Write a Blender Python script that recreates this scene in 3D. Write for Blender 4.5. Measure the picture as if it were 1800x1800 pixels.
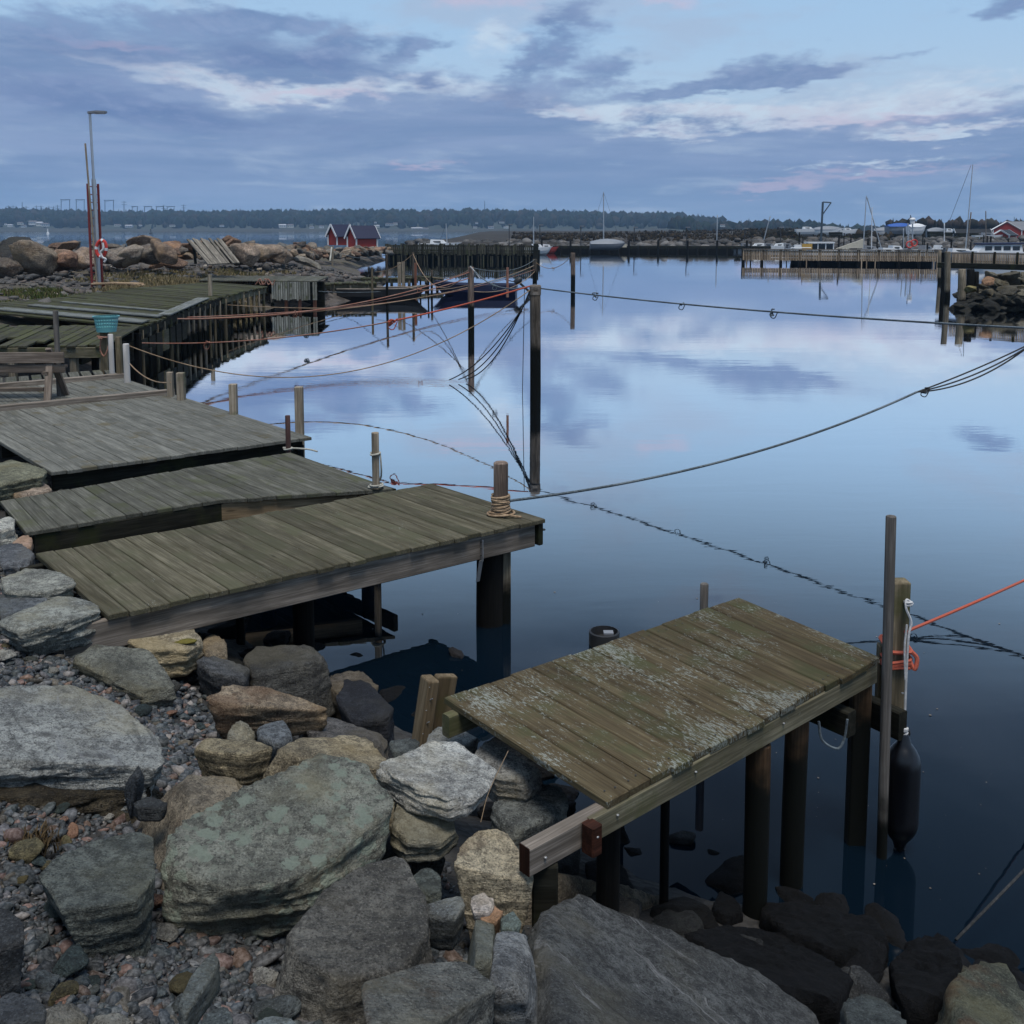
import bpy, bmesh, math, random
import numpy as np
from mathutils import Vector, Matrix
random.seed(7); np.random.seed(7)
for _o in list(bpy.data.objects): bpy.data.objects.remove(_o)
S = bpy.context.scene
COL = S.collection
# ------------------------------------------------------------------ camera
CAMZ, F, PX, PY, HOR = 3.0, 1800.0, 900.0, 600.0, 402.0
PITCH = math.atan((PY-HOR)/F)
cam = bpy.data.cameras.new('camera'); co = bpy.data.objects.new('camera', cam); COL.objects.link(co)
cam.sensor_width = 36; cam.sensor_fit = 'HORIZONTAL'; cam.lens = 36; cam.shift_y = -(900-PY)/1800
cam.clip_start = .05; cam.clip_end = 9000
co.location = (0, 0, CAMZ); co.rotation_euler = (math.radians(90)-PITCH, 0, 0)
S.camera = co
# ------------------------------------------------------------------ colour management
S.view_settings.view_transform = 'Standard'; S.view_settings.look = 'None'
S.view_settings.gamma = 1; S.view_settings.use_curve_mapping = False
S.view_settings.exposure = EXPOSURE = 1.0
S.cycles.max_bounces = 6; S.cycles.diffuse_bounces = 3; S.cycles.glossy_bounces = 3
S.cycles.volume_bounces = 1; S.cycles.transmission_bounces = 2
S.cycles.caustics_reflective = False; S.cycles.caustics_refractive = False
S.cycles.use_denoising = True
# ------------------------------------------------------------------ node helpers
class X:
    """a socket that can be used in arithmetic"""
    def __init__(s, nt, sock): s.nt, s.s = nt, sock
    def __add__(s, o): return mth(s.nt, 'ADD', s, o)
    __radd__ = __add__
    def __mul__(s, o): return mth(s.nt, 'MULTIPLY', s, o)
    __rmul__ = __mul__
    def __sub__(s, o): return mth(s.nt, 'SUBTRACT', s, o)
    def __rsub__(s, o): return mth(s.nt, 'SUBTRACT', o, s)
    def __truediv__(s, o): return mth(s.nt, 'DIVIDE', s, o)
def put(nt, inp, v):
    if isinstance(v, X): nt.links.new(v.s, inp)
    elif isinstance(v, bpy.types.NodeSocket): nt.links.new(v, inp)
    elif v is not None:
        if isinstance(v, (tuple, list)) and len(v) == 3 and inp.type == 'RGBA': v = (*v, 1)
        inp.default_value = v
def mth(nt, op, a, b=None, c=None, clamp=False):
    n = nt.nodes.new('ShaderNodeMath'); n.operation = op; n.use_clamp = clamp
    put(nt, n.inputs[0], a); put(nt, n.inputs[1], b)
    if c is not None: put(nt, n.inputs[2], c)
    return X(nt, n.outputs[0])
def mix(nt, f, a, b, mode='MIX'):
    n = nt.nodes.new('ShaderNodeMix'); n.data_type = 'RGBA'; n.blend_type = mode
    put(nt, n.inputs[0], f); put(nt, n.inputs[6], a); put(nt, n.inputs[7], b)
    return X(nt, n.outputs[2])
def xyz(nt, a, b, c):
    n = nt.nodes.new('ShaderNodeCombineXYZ')
    for i, v in enumerate((a, b, c)): put(nt, n.inputs[i], v)
    return X(nt, n.outputs[0])
def sep(nt, v):
    n = nt.nodes.new('ShaderNodeSeparateXYZ'); put(nt, n.inputs[0], v)
    return [X(nt, o) for o in n.outputs]
def noi(nt, vec, scale, detail=5, rough=.55, dist=0, out=0):
    n = nt.nodes.new('ShaderNodeTexNoise'); put(nt, n.inputs['Vector'], vec)
    n.inputs['Scale'].default_value = scale; n.inputs['Detail'].default_value = detail
    n.inputs['Roughness'].default_value = rough; n.inputs['Distortion'].default_value = dist
    return X(nt, n.outputs[out])
def voro(nt, vec, scale, feature='F1', out=0, rnd=1):
    n = nt.nodes.new('ShaderNodeTexVoronoi'); n.feature = feature; put(nt, n.inputs['Vector'], vec)
    n.inputs['Scale'].default_value = scale; n.inputs['Randomness'].default_value = rnd
    return X(nt, n.outputs[out])
def sst(nt, v, lo, hi, a=0., b=1.):
    n = nt.nodes.new('ShaderNodeMapRange'); n.interpolation_type = 'SMOOTHSTEP'
    put(nt, n.inputs[0], v)
    for i, q in enumerate((lo, hi, a, b)): put(nt, n.inputs[1+i], q)
    return X(nt, n.outputs[0])
def mapv(nt, vec, sc, loc=None):
    n = nt.nodes.new('ShaderNodeMapping'); put(nt, n.inputs[0], vec)
    n.inputs['Scale'].default_value = sc
    if loc is not None: put(nt, n.inputs[1], loc)
    return X(nt, n.outputs[0])
# ------------------------------------------------------------------ world: sky with broken dusk clouds
SUN_EL, SUN_AZ = 73.0, 165.0        # all light comes through the cloud sheet, strongest from high behind the viewer
wd = bpy.data.worlds.new('World'); S.world = wd; wd.use_nodes = True
nt = wd.node_tree; nt.nodes.clear()
sky = nt.nodes.new('ShaderNodeTexSky'); sky.sky_type = 'NISHITA'; sky.sun_disc = False
sky.sun_elevation = math.radians(SUN_EL); sky.sun_rotation = math.radians(SUN_AZ)
sky.air_density = 1.0; sky.dust_density = 1.0; sky.ozone_density = 2.5
tc = nt.nodes.new('ShaderNodeTexCoord')
dx, dy, dz0 = sep(nt, tc.outputs['Generated'])
dz = mth(nt, 'ABSOLUTE', dz0)
az = mth(nt, 'ARCTAN2', dx, dy)*57.2958
el = mth(nt, 'ARCSINE', mth(nt, 'MINIMUM', dz, 1.0))*57.2958
k = dz+.13
cp = xyz(nt, dx/k, dy/k, 0.)
wn = nt.nodes.new('ShaderNodeTexNoise'); put(nt, wn.inputs['Vector'], mapv(nt, cp, (.8, .8, 1))); wn.inputs['Scale'].default_value = 1.6
wn.inputs['Detail'].default_value = 5
wr, wg, wb = sep(nt, wn.outputs['Color'])
wn2 = nt.nodes.new('ShaderNodeTexNoise'); put(nt, wn2.inputs['Vector'], cp); wn2.inputs['Scale'].default_value = 9; wn2.inputs['Detail'].default_value = 6
w2r, w2g, w2b = sep(nt, wn2.outputs['Color'])
waz = az+(wr-.5)*8+(w2r-.5)*3.4; wel = el+(wg-.5)*2.6+(w2g-.5)*1.5
def deg(px, py):
    v = Vector(((px-PX)/F, math.cos(PITCH)+(PY-py)/F*math.sin(PITCH), -math.sin(PITCH)+(PY-py)/F*math.cos(PITCH))).normalized()
    return math.degrees(math.atan2(v.x, v.y)), math.degrees(math.asin(v.z))
def blob(px, py, sx, sy, rot=0):
    """soft oval in the sky, centre and size given as the photograph measures them, turned into degrees"""
    a, e = deg(px, py); sx *= 57.3/F; sy *= 57.3/F; r = math.radians(rot)
    A, B = waz-a, wel-e
    u = (A*math.cos(r)+B*math.sin(r))*(1/sx); v = (B*math.cos(r)-A*math.sin(r))*(1/sy)
    return mth(nt, 'EXPONENT', (u*u+v*v)*-1.0)
n_big = noi(nt, mapv(nt, cp, (.55, 1, 1)), 1.1, 7, .6)
n_fine = noi(nt, mapv(nt, cp, (1., .55, 1), (3.1, 7.7, 0)), 7.0, 12, .66, .15)
n_mid = noi(nt, mapv(nt, cp, (.7, .75, 1), (9.1, 1.7, 0)), 2.1, 9, .62, .3)
n_str = noi(nt, xyz(nt, az*.05, el*.5, 2.2), 1.0, 8, .6, .3)
clear = sky.outputs['Color']
C = lambda r, g, b, m=1.: tuple(10*m*((c/255+.055)/1.055)**2.4 if c > 10 else 0 for c in (r, g, b))
clear = mix(nt, .8, clear, mix(nt, sst(nt, el, 3, 12), C(196, 214, 232), C(172, 207, 240)))
# far layered cloud towards the horizon
base = mix(nt, sst(nt, n_str, .36, .66), C(116, 142, 182), C(142, 162, 198))
base = mix(nt, sst(nt, n_mid, .4, .66)*.5, base, C(127, 152, 190))
base = mix(nt, sst(nt, el, .2, 3.0)*.6+.4, C(134, 162, 198), base)
low = sst(nt, el+(n_mid-.5)*4.5+(n_fine-.5)*2.4+sst(nt, az, 8, -14)*-3.6, 6.9, 5.5)
col = mix(nt, low, clear, base)
# thin veil, in places
col = mix(nt, sst(nt, n_mid+blob(1150, 85, 190, 50, 12)*.16+blob(1500, 95, 150, 34, 6)*.16+blob(820, 25, 160, 40)*.2, .5, .68)*.62, col, C(168, 186, 212))
# pale lit edges and gaps
gap = blob(330, 130, 260, 22, -9)+blob(620, 158, 200, 20, 3)+blob(1250, 200, 330, 22, -4)+blob(1640, 170, 260, 34, 4)+blob(1000, 200, 150, 18, -12)+blob(620, 70, 120, 16, 10)*.7+blob(860, 75, 90, 30, 20)*.8+blob(1680, 222, 140, 9, 4)+blob(1200, 245, 120, 10, 5)*.8+blob(1540, 282, 150, 8, 4)*.9
gap = sst(nt, gap+(n_fine-.5)*1.9, .26, 1.2)
col = mix(nt, gap*.85, col, mix(nt, sst(nt, n_fine, .44, .6), C(204, 210, 226), C(204, 220, 236)))
pinks = blob(1560, 300, 260, 14, 4)+blob(770, 288, 90, 9, 2)+blob(1560, 205, 240, 16, 4)+blob(560, 165, 180, 12, -4)+blob(1160, 10, 70, 16, 0)+blob(880, 12, 130, 18)+blob(1340, 330, 110, 12)+blob(200, 70, 120, 12, -6)
col = mix(nt, sst(nt, pinks+(n_fine-.5)*1.3, .42, 1.2)*.5, col, C(212, 192, 212))
# darker cloud bodies
body = blob(1300, 122, 150, 22, 8)+blob(1240, 150, 170, 15, 4)+blob(1420, 133, 110, 15, 4)+blob(1000, 55, 38, 62, -52)*1.1+blob(925, 115, 46, 42, -40)+blob(1060, 120, 80, 28, 20)+blob(470, 28, 150, 24, -3)+blob(480, 100, 160, 24, -6)+blob(150, 30, 330, 30, 0)*.8+blob(180, 88, 160, 22, -5)*.8+blob(130, 160, 260, 36, -6)*.85+blob(720, 92, 66, 20, 20)+blob(620, 80, 70, 18, 5)+blob(765, 145, 36, 16, 10)+blob(1640, 205, 220, 14, 5)*.7+blob(900, 178, 90, 20, 0)*.9+blob(400, 215, 420, 30, -2)*.6+blob(1790, 12, 70, 16)+blob(1610, 90, 60, 10, 6)*.6
over = sst(nt, el, 12.5, 16)
body = sst(nt, body+(n_fine-.5)*2.1+over*((n_mid-.5)*3.4-.1), .26, 1.05)
bc = mix(nt, sst(nt, n_fine, .38, .66), C(98, 124, 170), C(128, 148, 188))
col = mix(nt, body*.8, col, bc)
# a heavier sheet of grey cloud overhead, mirrored in the near water
col = mix(nt, sst(nt, el+(n_big-.5)*9, 17, 25)*.85, col, mix(nt, sst(nt, n_mid, .35, .65), C(104, 126, 156), C(152, 174, 204)))
bg = nt.nodes.new('ShaderNodeBackground'); bg.inputs['Strength'].default_value = .0505
wo = nt.nodes.new('ShaderNodeOutputWorld')
put(nt, bg.inputs['Color'], col); nt.links.new(bg.outputs[0], wo.inputs[0])
# ------------------------------------------------------------------ sun (veiled)
sl = bpy.data.lights.new('sun', 'SUN'); so = bpy.data.objects.new('sun', sl); COL.objects.link(so)
sl.energy = 1.5; sl.angle = math.radians(22); sl.color = (1, .95, .88)
_e, _a = math.radians(SUN_EL), math.radians(SUN_AZ)
sd = Vector((math.sin(_a)*math.cos(_e), math.cos(_a)*math.cos(_e), math.sin(_e)))
so.rotation_euler = (-sd).to_track_quat('-Z', 'Y').to_euler(); so.location = (30, -60, 40)
# ------------------------------------------------------------------ pixel -> place
def ray(px, py):
    a, b = (px-PX)/F, (PY-py)/F
    return Vector((a, math.cos(PITCH)+b*math.sin(PITCH), -math.sin(PITCH)+b*math.cos(PITCH)))
def W(px, py, z=0.):
    d = ray(px, py); t = (z-CAMZ)/d.z
    return Vector((0, 0, CAMZ))+d*t
def Dp(px, py, d):
    r = ray(px, py); return Vector((0, 0, CAMZ))+r*(d/r.y)
def dwl(py): return W(900, py, 0).y     # distance of a waterline row
# ------------------------------------------------------------------ object helpers
WM = {}
def reg(o, M, parent):
    WM[o.name] = M.copy()
    if parent is not None:
        o.parent = parent; o.matrix_basis = WM[parent.name].inverted() @ M
    else: o.matrix_basis = M
    return o
def thing(name, label, cat, loc=(0, 0, 0), group=None):
    o = bpy.data.objects.new(name, None); o.empty_display_size = .1; COL.objects.link(o)
    reg(o, Matrix.Translation(Vector(loc)), None)
    return tag(o, label, cat, group)
def tag(o, label=None, cat=None, group=None, kind=None):
    if label: o['label'] = label
    if cat: o['category'] = cat
    if group: o['group'] = group
    if kind: o['kind'] = kind
    return o
def obj(name, me, mat=None, parent=None, M=None, kind=None, col=None):
    o = bpy.data.objects.new(name, me); COL.objects.link(o)
    if mat is not None and not me.materials: me.materials.append(mat)
    if kind: o['kind'] = kind
    if col: o.color = (*col, 1)
    return reg(o, M if M is not None else Matrix(), parent)
def copytree(o, M, label=None, group=None):
    """a thing, its parts and sub-parts, moved to M"""
    r = o.copy(); COL.objects.link(r); r.matrix_basis = M; WM[r.name] = M.copy()
    if label: r['label'] = label
    if group: r['group'] = group
    for c in list(o.children):
        d = c.copy(); COL.objects.link(d); d.parent = r; WM[d.name] = M @ c.matrix_basis
        for e in list(c.children):
            f = e.copy(); COL.objects.link(f); f.parent = d
    return r
class MB:
    def __init__(s): s.v, s.f = [], []
    def add(s, vs, fs):
        n = len(s.v); s.v += [tuple(v) for v in vs]; s.f += [tuple(i+n for i in f) for f in fs]
    def box(s, c, d, M=None):
        x, y, z = d[0]/2, d[1]/2, d[2]/2
        vs = [Vector((a*x, b*y, e*z))+Vector(c) for a in (-1, 1) for b in (-1, 1) for e in (-1, 1)]
        if M is not None: vs = [M @ v for v in vs]
        s.add(vs, [(0, 1, 3, 2), (4, 6, 7, 5), (0, 4, 5, 1), (2, 3, 7, 6), (0, 2, 6, 4), (1, 5, 7, 3)])
    def bar(s, a, b, w, h, up=Vector((0, 0, 1))):
        a, b = Vector(a), Vector(b); M = frame(a, b, up); L = (b-a).length
        s.box((0, 0, 0), (L, w, h), M)
    def tube(s, pts, r, n=6, cap=True, r2=None):
        pts = [Vector(p) for p in pts]; m = len(pts); rings = []
        rr = r if callable(r) else (lambda t: r if r2 is None else r+(r2-r)*t)
        prev = None
        for i, p in enumerate(pts):
            t = (pts[min(i+1, m-1)]-pts[max(i-1, 0)])
            if t.length < 1e-9: t = Vector((0, 0, 1))
            t.normalize()
            if prev is None:
                a = t.orthogonal().normalized()
            else:
                a = prev-t*prev.dot(t)
                a = a.normalized() if a.length > 1e-6 else t.orthogonal().normalized()
            prev = a; b = t.cross(a); q = rr(i/max(1, m-1))
            rings.append([p+(a*math.cos(2*math.pi*j/n)+b*math.sin(2*math.pi*j/n))*q for j in range(n)])
        vs = [v for R in rings for v in R]; fs = []
        for i in range(m-1):
            for j in range(n):
                fs.append((i*n+j, i*n+(j+1) % n, (i+1)*n+(j+1) % n, (i+1)*n+j))
        if cap: fs += [tuple(range(n))[::-1], tuple((m-1)*n+j for j in range(n))]
        s.add(vs, fs)
    def lathe(s, prof, c=(0, 0, 0), n=20, cap=True):
        c = Vector(c); vs = []; fs = []; m = len(prof)
        for r, z in prof:
            for j in range(n):
                a = 2*math.pi*j/n; vs.append(c+Vector((r*math.cos(a), r*math.sin(a), z)))
        for i in range(m-1):
            for j in range(n): fs.append((i*n+j, i*n+(j+1) % n, (i+1)*n+(j+1) % n, (i+1)*n+j))
        if cap: fs += [tuple(range(n))[::-1], tuple((m-1)*n+j for j in range(n))]
        s.add(vs, fs)
    def prism(s, poly, ext):
        """poly of points, extruded by vector ext"""
        n = len(poly); a = [Vector(p) for p in poly]; b = [p+Vector(ext) for p in a]
        s.add(a+b, [tuple(range(n))[::-1], tuple(range(n, 2*n))]+[(i, (i+1) % n, n+(i+1) % n, n+i) for i in range(n)])
    def mesh(s, name, smooth=False):
        me = bpy.data.meshes.new(name); me.from_pydata(s.v, [], s.f); me.update()
        bm = bmesh.new(); bm.from_mesh(me); bmesh.ops.recalc_face_normals(bm, faces=bm.faces); bm.to_mesh(me); bm.free()
        if smooth:
            for p in me.polygons: p.use_smooth = True
            try: me.set_sharp_from_angle(angle=math.radians(40))
            except Exception: pass
        return me
    def build(s, name, mat, parent=None, M=None, smooth=False, kind=None):
        return obj(name, s.mesh(name, smooth), mat, parent, M, kind)
def frame(a, b, up=Vector((0, 0, 1))):
    a, b = Vector(a), Vector(b); x = (b-a).normalized(); up = Vector(up)
    if abs(x.dot(up)) > .98: up = Vector((1, 0, 0)) if abs(x.x) < .9 else Vector((0, 1, 0))
    y = up.cross(x).normalized(); z = x.cross(y); c = (a+b)/2
    return Matrix(((x.x, y.x, z.x, c.x), (x.y, y.y, z.y, c.y), (x.z, y.z, z.z, c.z), (0, 0, 0, 1)))
def bar(name, a, b, w, h, mat, parent=None, up=(0, 0, 1), ch=.006):
    """timber: local x runs along the grain, edges chamfered"""
    L = (Vector(b)-Vector(a)).length; m = MB(); y, z = w/2, h/2; c = min(ch, y*.4, z*.4)
    prof = [(-y+c, -z), (y-c, -z), (y, -z+c), (y, z-c), (y-c, z), (-y+c, z), (-y, z-c), (-y, -z+c)]
    vs = [(q, p[0], p[1]) for q in (-L/2, L/2) for p in prof]
    m.add(vs, [tuple(range(8))[::-1], tuple(range(8, 16))]+[(i, (i+1) % 8, 8+(i+1) % 8, 8+i) for i in range(8)])
    return m.build(name, mat, parent, frame(a, b, up))
def pole(name, a, b, r, mat, parent=None, n=14, r2=None, wob=.012, rings=9):
    """round timber or pipe, slightly uneven; local z runs along it"""
    a, b = Vector(a), Vector(b); L = (b-a).length; m = MB(); r2 = r if r2 is None else r2
    sd = random.random()*50; vs = []; fs = []
    for i in range(rings):
        t = i/(rings-1); q = r+(r2-r)*t
        ox, oy = wob*math.sin(sd+t*4)*r*4, wob*math.cos(sd*1.3+t*3.2)*r*4
        zz = -L/2+L*t
        for j in range(n):
            th = 2*math.pi*j/n; e = 1+wob*2*math.sin(3*th+sd)+wob*2*math.sin(5*th+t*6+sd)
            vs.append((ox+q*e*math.cos(th), oy+q*e*math.sin(th), zz))
    last = (rings-1)*n
    for j in range(n): vs.append((vs[last+j][0]*.86, vs[last+j][1]*.86, L/2+r2*.16))
    for i in range(rings):
        for j in range(n): fs.append((i*n+j, i*n+(j+1) % n, (i+1)*n+(j+1) % n, (i+1)*n+j))
    fs += [tuple(range(n))[::-1], tuple(rings*n+j for j in range(n))]
    m.add(vs, fs)
    M = Matrix.Translation((a+b)/2) @ (b-a).to_track_quat('Z', 'Y').to_matrix().to_4x4()
    return m.build(name, mat, parent, M, smooth=True)
def plank(name, a, b, c, d, th, mat, parent, ch=.005):
    """plank whose top is the quad a-b-c-d (a-b and d-c are its long edges)"""
    M = frame((a+d)/2, (b+c)/2); I = M.inverted(); P = [I @ q for q in (a, b, c, d)]
    cen = sum(P, Vector())/4; vs = []
    for dz_, ins in ((-th, 0), (-ch, 0), (0, ch)):
        for q in P:
            e = Vector((math.copysign(ins, cen.x-q.x), math.copysign(ins, cen.y-q.y), dz_)); vs.append(q+e)
    m = MB(); m.add(vs, [(3, 2, 1, 0), (8, 9, 10, 11)]+[(i+4*k_, (i+1) % 4+4*k_, 4+4*k_+(i+1) % 4, 4+4*k_+i) for k_ in (0, 1) for i in range(4)])
    return m.build(name, mat, parent, M)
def plin(pts, t):
    ls = [(pts[i+1]-pts[i]).length for i in range(len(pts)-1)]; s_ = t*sum(ls)
    for i, l in enumerate(ls):
        if s_ <= l or i == len(ls)-1: return pts[i].lerp(pts[i+1], s_/l)
        s_ -= l
def deck(parent, Lp, Rp, n, mat, th=.032, gap=.007, jit=.012, skip=(), zj=.002, short={}):
    """planks laid side by side between two edge lines"""
    for i in range(n):
        if i in skip: continue
        t0, t1 = i/n, (i+1)/n
        a0, a1, b0, b1 = plin(Lp, t0), plin(Lp, t1), plin(Rp, t0), plin(Rp, t1)
        g = gap/2*random.uniform(.6, 1.6); d0 = (a1-a0).normalized()*g; d1 = (b1-b0).normalized()*g
        ax = (b0-a0).normalized(); e0, e1 = random.uniform(-jit, jit), random.uniform(-jit, jit)
        z = Vector((0, 0, random.uniform(-zj, zj))); z2 = Vector((0, 0, random.uniform(-zj, zj)))
        A, D_ = a0+d0-ax*e0+z, a1-d0-ax*e0+z; B, C_ = b0+d1+ax*e1+z2, b1-d1+ax*e1+z2
        if i in short:
            f0, f1 = short[i]; A, B = A.lerp(B, f0), A.lerp(B, f1); D_, C_ = D_.lerp(C_, f0+random.uniform(-.02, .02)), D_.lerp(C_, f1+random.uniform(-.02, .02))
        plank('plank', A, B, C_, D_, th, mat, parent)
def catmull(P, n=10):
    P = [Vector(p) for p in P]; Q = [P[0]*2-P[1]]+P+[P[-1]*2-P[-2]]; out = []
    for i in range(1, len(Q)-2):
        for j in range(n):
            t = j/n; a, b, c, d = Q[i-1:i+3]
            out.append(.5*((2*b)+(c-a)*t+(2*a-5*b+4*c-d)*t*t+(3*b-a-3*c+d)*t**3))
    return out+[P[-1]]
def rope(name, pts, r, mat, label=None, cat='rope', group=None, sag=0, n=None, parent=None, sides=6):
    pts = [Vector(p) for p in pts]
    if len(pts) == 2 and sag:
        a, b = pts; N = n or 24
        pts = [a.lerp(b, i/N)-Vector((0, 0, sag*4*(i/N)*(1-i/N))) for i in range(N+1)]
    elif len(pts) > 2: pts = catmull(pts, n or 8)
    m = MB(); m.tube(pts, r, sides)
    o = m.build(name, mat, parent, None, smooth=True)
    if label: tag(o, label, cat, group)
    return o
def coil(c, r, turns, pitch, jit=.1, n=22, ax=None):
    out = []; N = int(turns*n)
    for i in range(N+1):
        a = 2*math.pi*i/n; q = r*(1+jit*math.sin(i*.7)*.3)
        out.append(Vector(c)+Vector((q*math.cos(a), q*math.sin(a), pitch*i/n+.3*pitch*math.sin(i*.37))))
    return out
# ------------------------------------------------------------------ numpy noise
def _h(x, y, z, s):
    n = (x.astype(np.int64)*374761393+y.astype(np.int64)*668265263+z.astype(np.int64)*2147483647+s*1274126177) & 0x7fffffff
    n = ((n ^ (n >> 13))*1274126177) & 0x7fffffff
    return ((n ^ (n >> 16)) & 0xffff)/65535.0
def vn(p, s=0):
    i = np.floor(p); f = p-i; u = f*f*f*(f*(f*6-15)+10); x, y, z = i[:, 0], i[:, 1], i[:, 2]; r = 0
    for a in (0, 1):
        for b in (0, 1):
            for c in (0, 1):
                w = (u[:, 0] if a else 1-u[:, 0])*(u[:, 1] if b else 1-u[:, 1])*(u[:, 2] if c else 1-u[:, 2])
                r = r+w*_h(x+a, y+b, z+c, s)
    return r*2-1
def fbm(p, o=4, s=0, g=.5):
    r = 0; a = 1
    for i in range(o): r = r+a*vn(p*(2**i)+i*17.3, s+i); a *= g
    return r
_ico = {}
def ico(k):
    if k not in _ico:
        bm = bmesh.new(); bmesh.ops.create_icosphere(bm, subdivisions=k, radius=1)
        bm.verts.ensure_lookup_table()
        _ico[k] = (np.array([v.co[:] for v in bm.verts]), np.array([[v.index for v in f.verts] for f in bm.faces], dtype=np.int32)); bm.free()
    return _ico[k]
def npmesh(name, v, f, smooth=False, col=None, quad=False):
    me = bpy.data.meshes.new(name); k = f.shape[1]
    me.vertices.add(len(v)); me.vertices.foreach_set('co', np.ascontiguousarray(v, dtype=np.float32).ravel())
    me.loops.add(f.size); me.loops.foreach_set('vertex_index', f.astype(np.int32).ravel())
    me.polygons.add(len(f)); me.polygons.foreach_set('loop_start', np.arange(0, f.size, k, dtype=np.int32))
    me.polygons.foreach_set('loop_total', np.full(len(f), k, dtype=np.int32))
    if smooth: me.polygons.foreach_set('use_smooth', np.ones(len(f), dtype=bool))
    if col is not None:
        a = me.color_attributes.new('Col', 'FLOAT_COLOR', 'POINT')
        a.data.foreach_set('color', np.hstack([col, np.ones((len(col), 1))]).astype(np.float32).ravel())
    me.update(calc_edges=True); me.validate(); return me
def polytope(dirs, N, h, p=34, rmax=None):
    """radius along each direction of the solid cut by planes n.x = h, edges slightly worn"""
    d = dirs @ N.T; k = rmax or 1.25*h.max(); q = np.where(d > 1e-4, d/h, 0)*k
    return k/np.maximum(q.max(1), 1) if p >= 90 else ((q**p).sum(1)+1)**(-1/p)*k
def chips(dirs, r, N, h, rs, n, lo, hi, keep=None):
    """extra cutting planes that break the edges and corners"""
    P = dirs*r[:, None]; D = rs.normal(size=(n, 3)); D /= np.linalg.norm(D, axis=1)[:, None]
    if keep is not None: D = D[np.abs(D @ keep) < .8]
    s = (P @ D.T).max(0); return np.vstack([N, D]), np.concatenate([h, s*rs.uniform(lo, hi, len(D))])
def rock_mesh(name, dims, sub=4, seed=0, rough=.05, npl=11, p=110, strata=0., smooth=True, hlo=.6):
    rs = np.random.RandomState(seed); v, f = ico(sub); N = rs.normal(size=(npl, 3)); N /= np.linalg.norm(N, axis=1)[:, None]
    N = np.vstack([N, [[0, 0, 1], [0, 0, -1]]]); h = rs.uniform(hlo, hlo+.4, len(N)); h[-2] = .8; h[-1] = .7
    N, h = chips(v, polytope(v, N, h, p), N, h, rs, 5, .74, .9); r = polytope(v, N, h, p); P = v*r[:, None]*np.array(dims)/2
    s = max(dims); a = fbm(P/s*5+seed, 4, seed); b = fbm(P/s*np.array((3, 3, 22.)), 3, seed+9)
    P = P+v*(rough*s*.35*a+strata*s*.3*b)[:, None]
    return npmesh(name, P, f, smooth)
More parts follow.
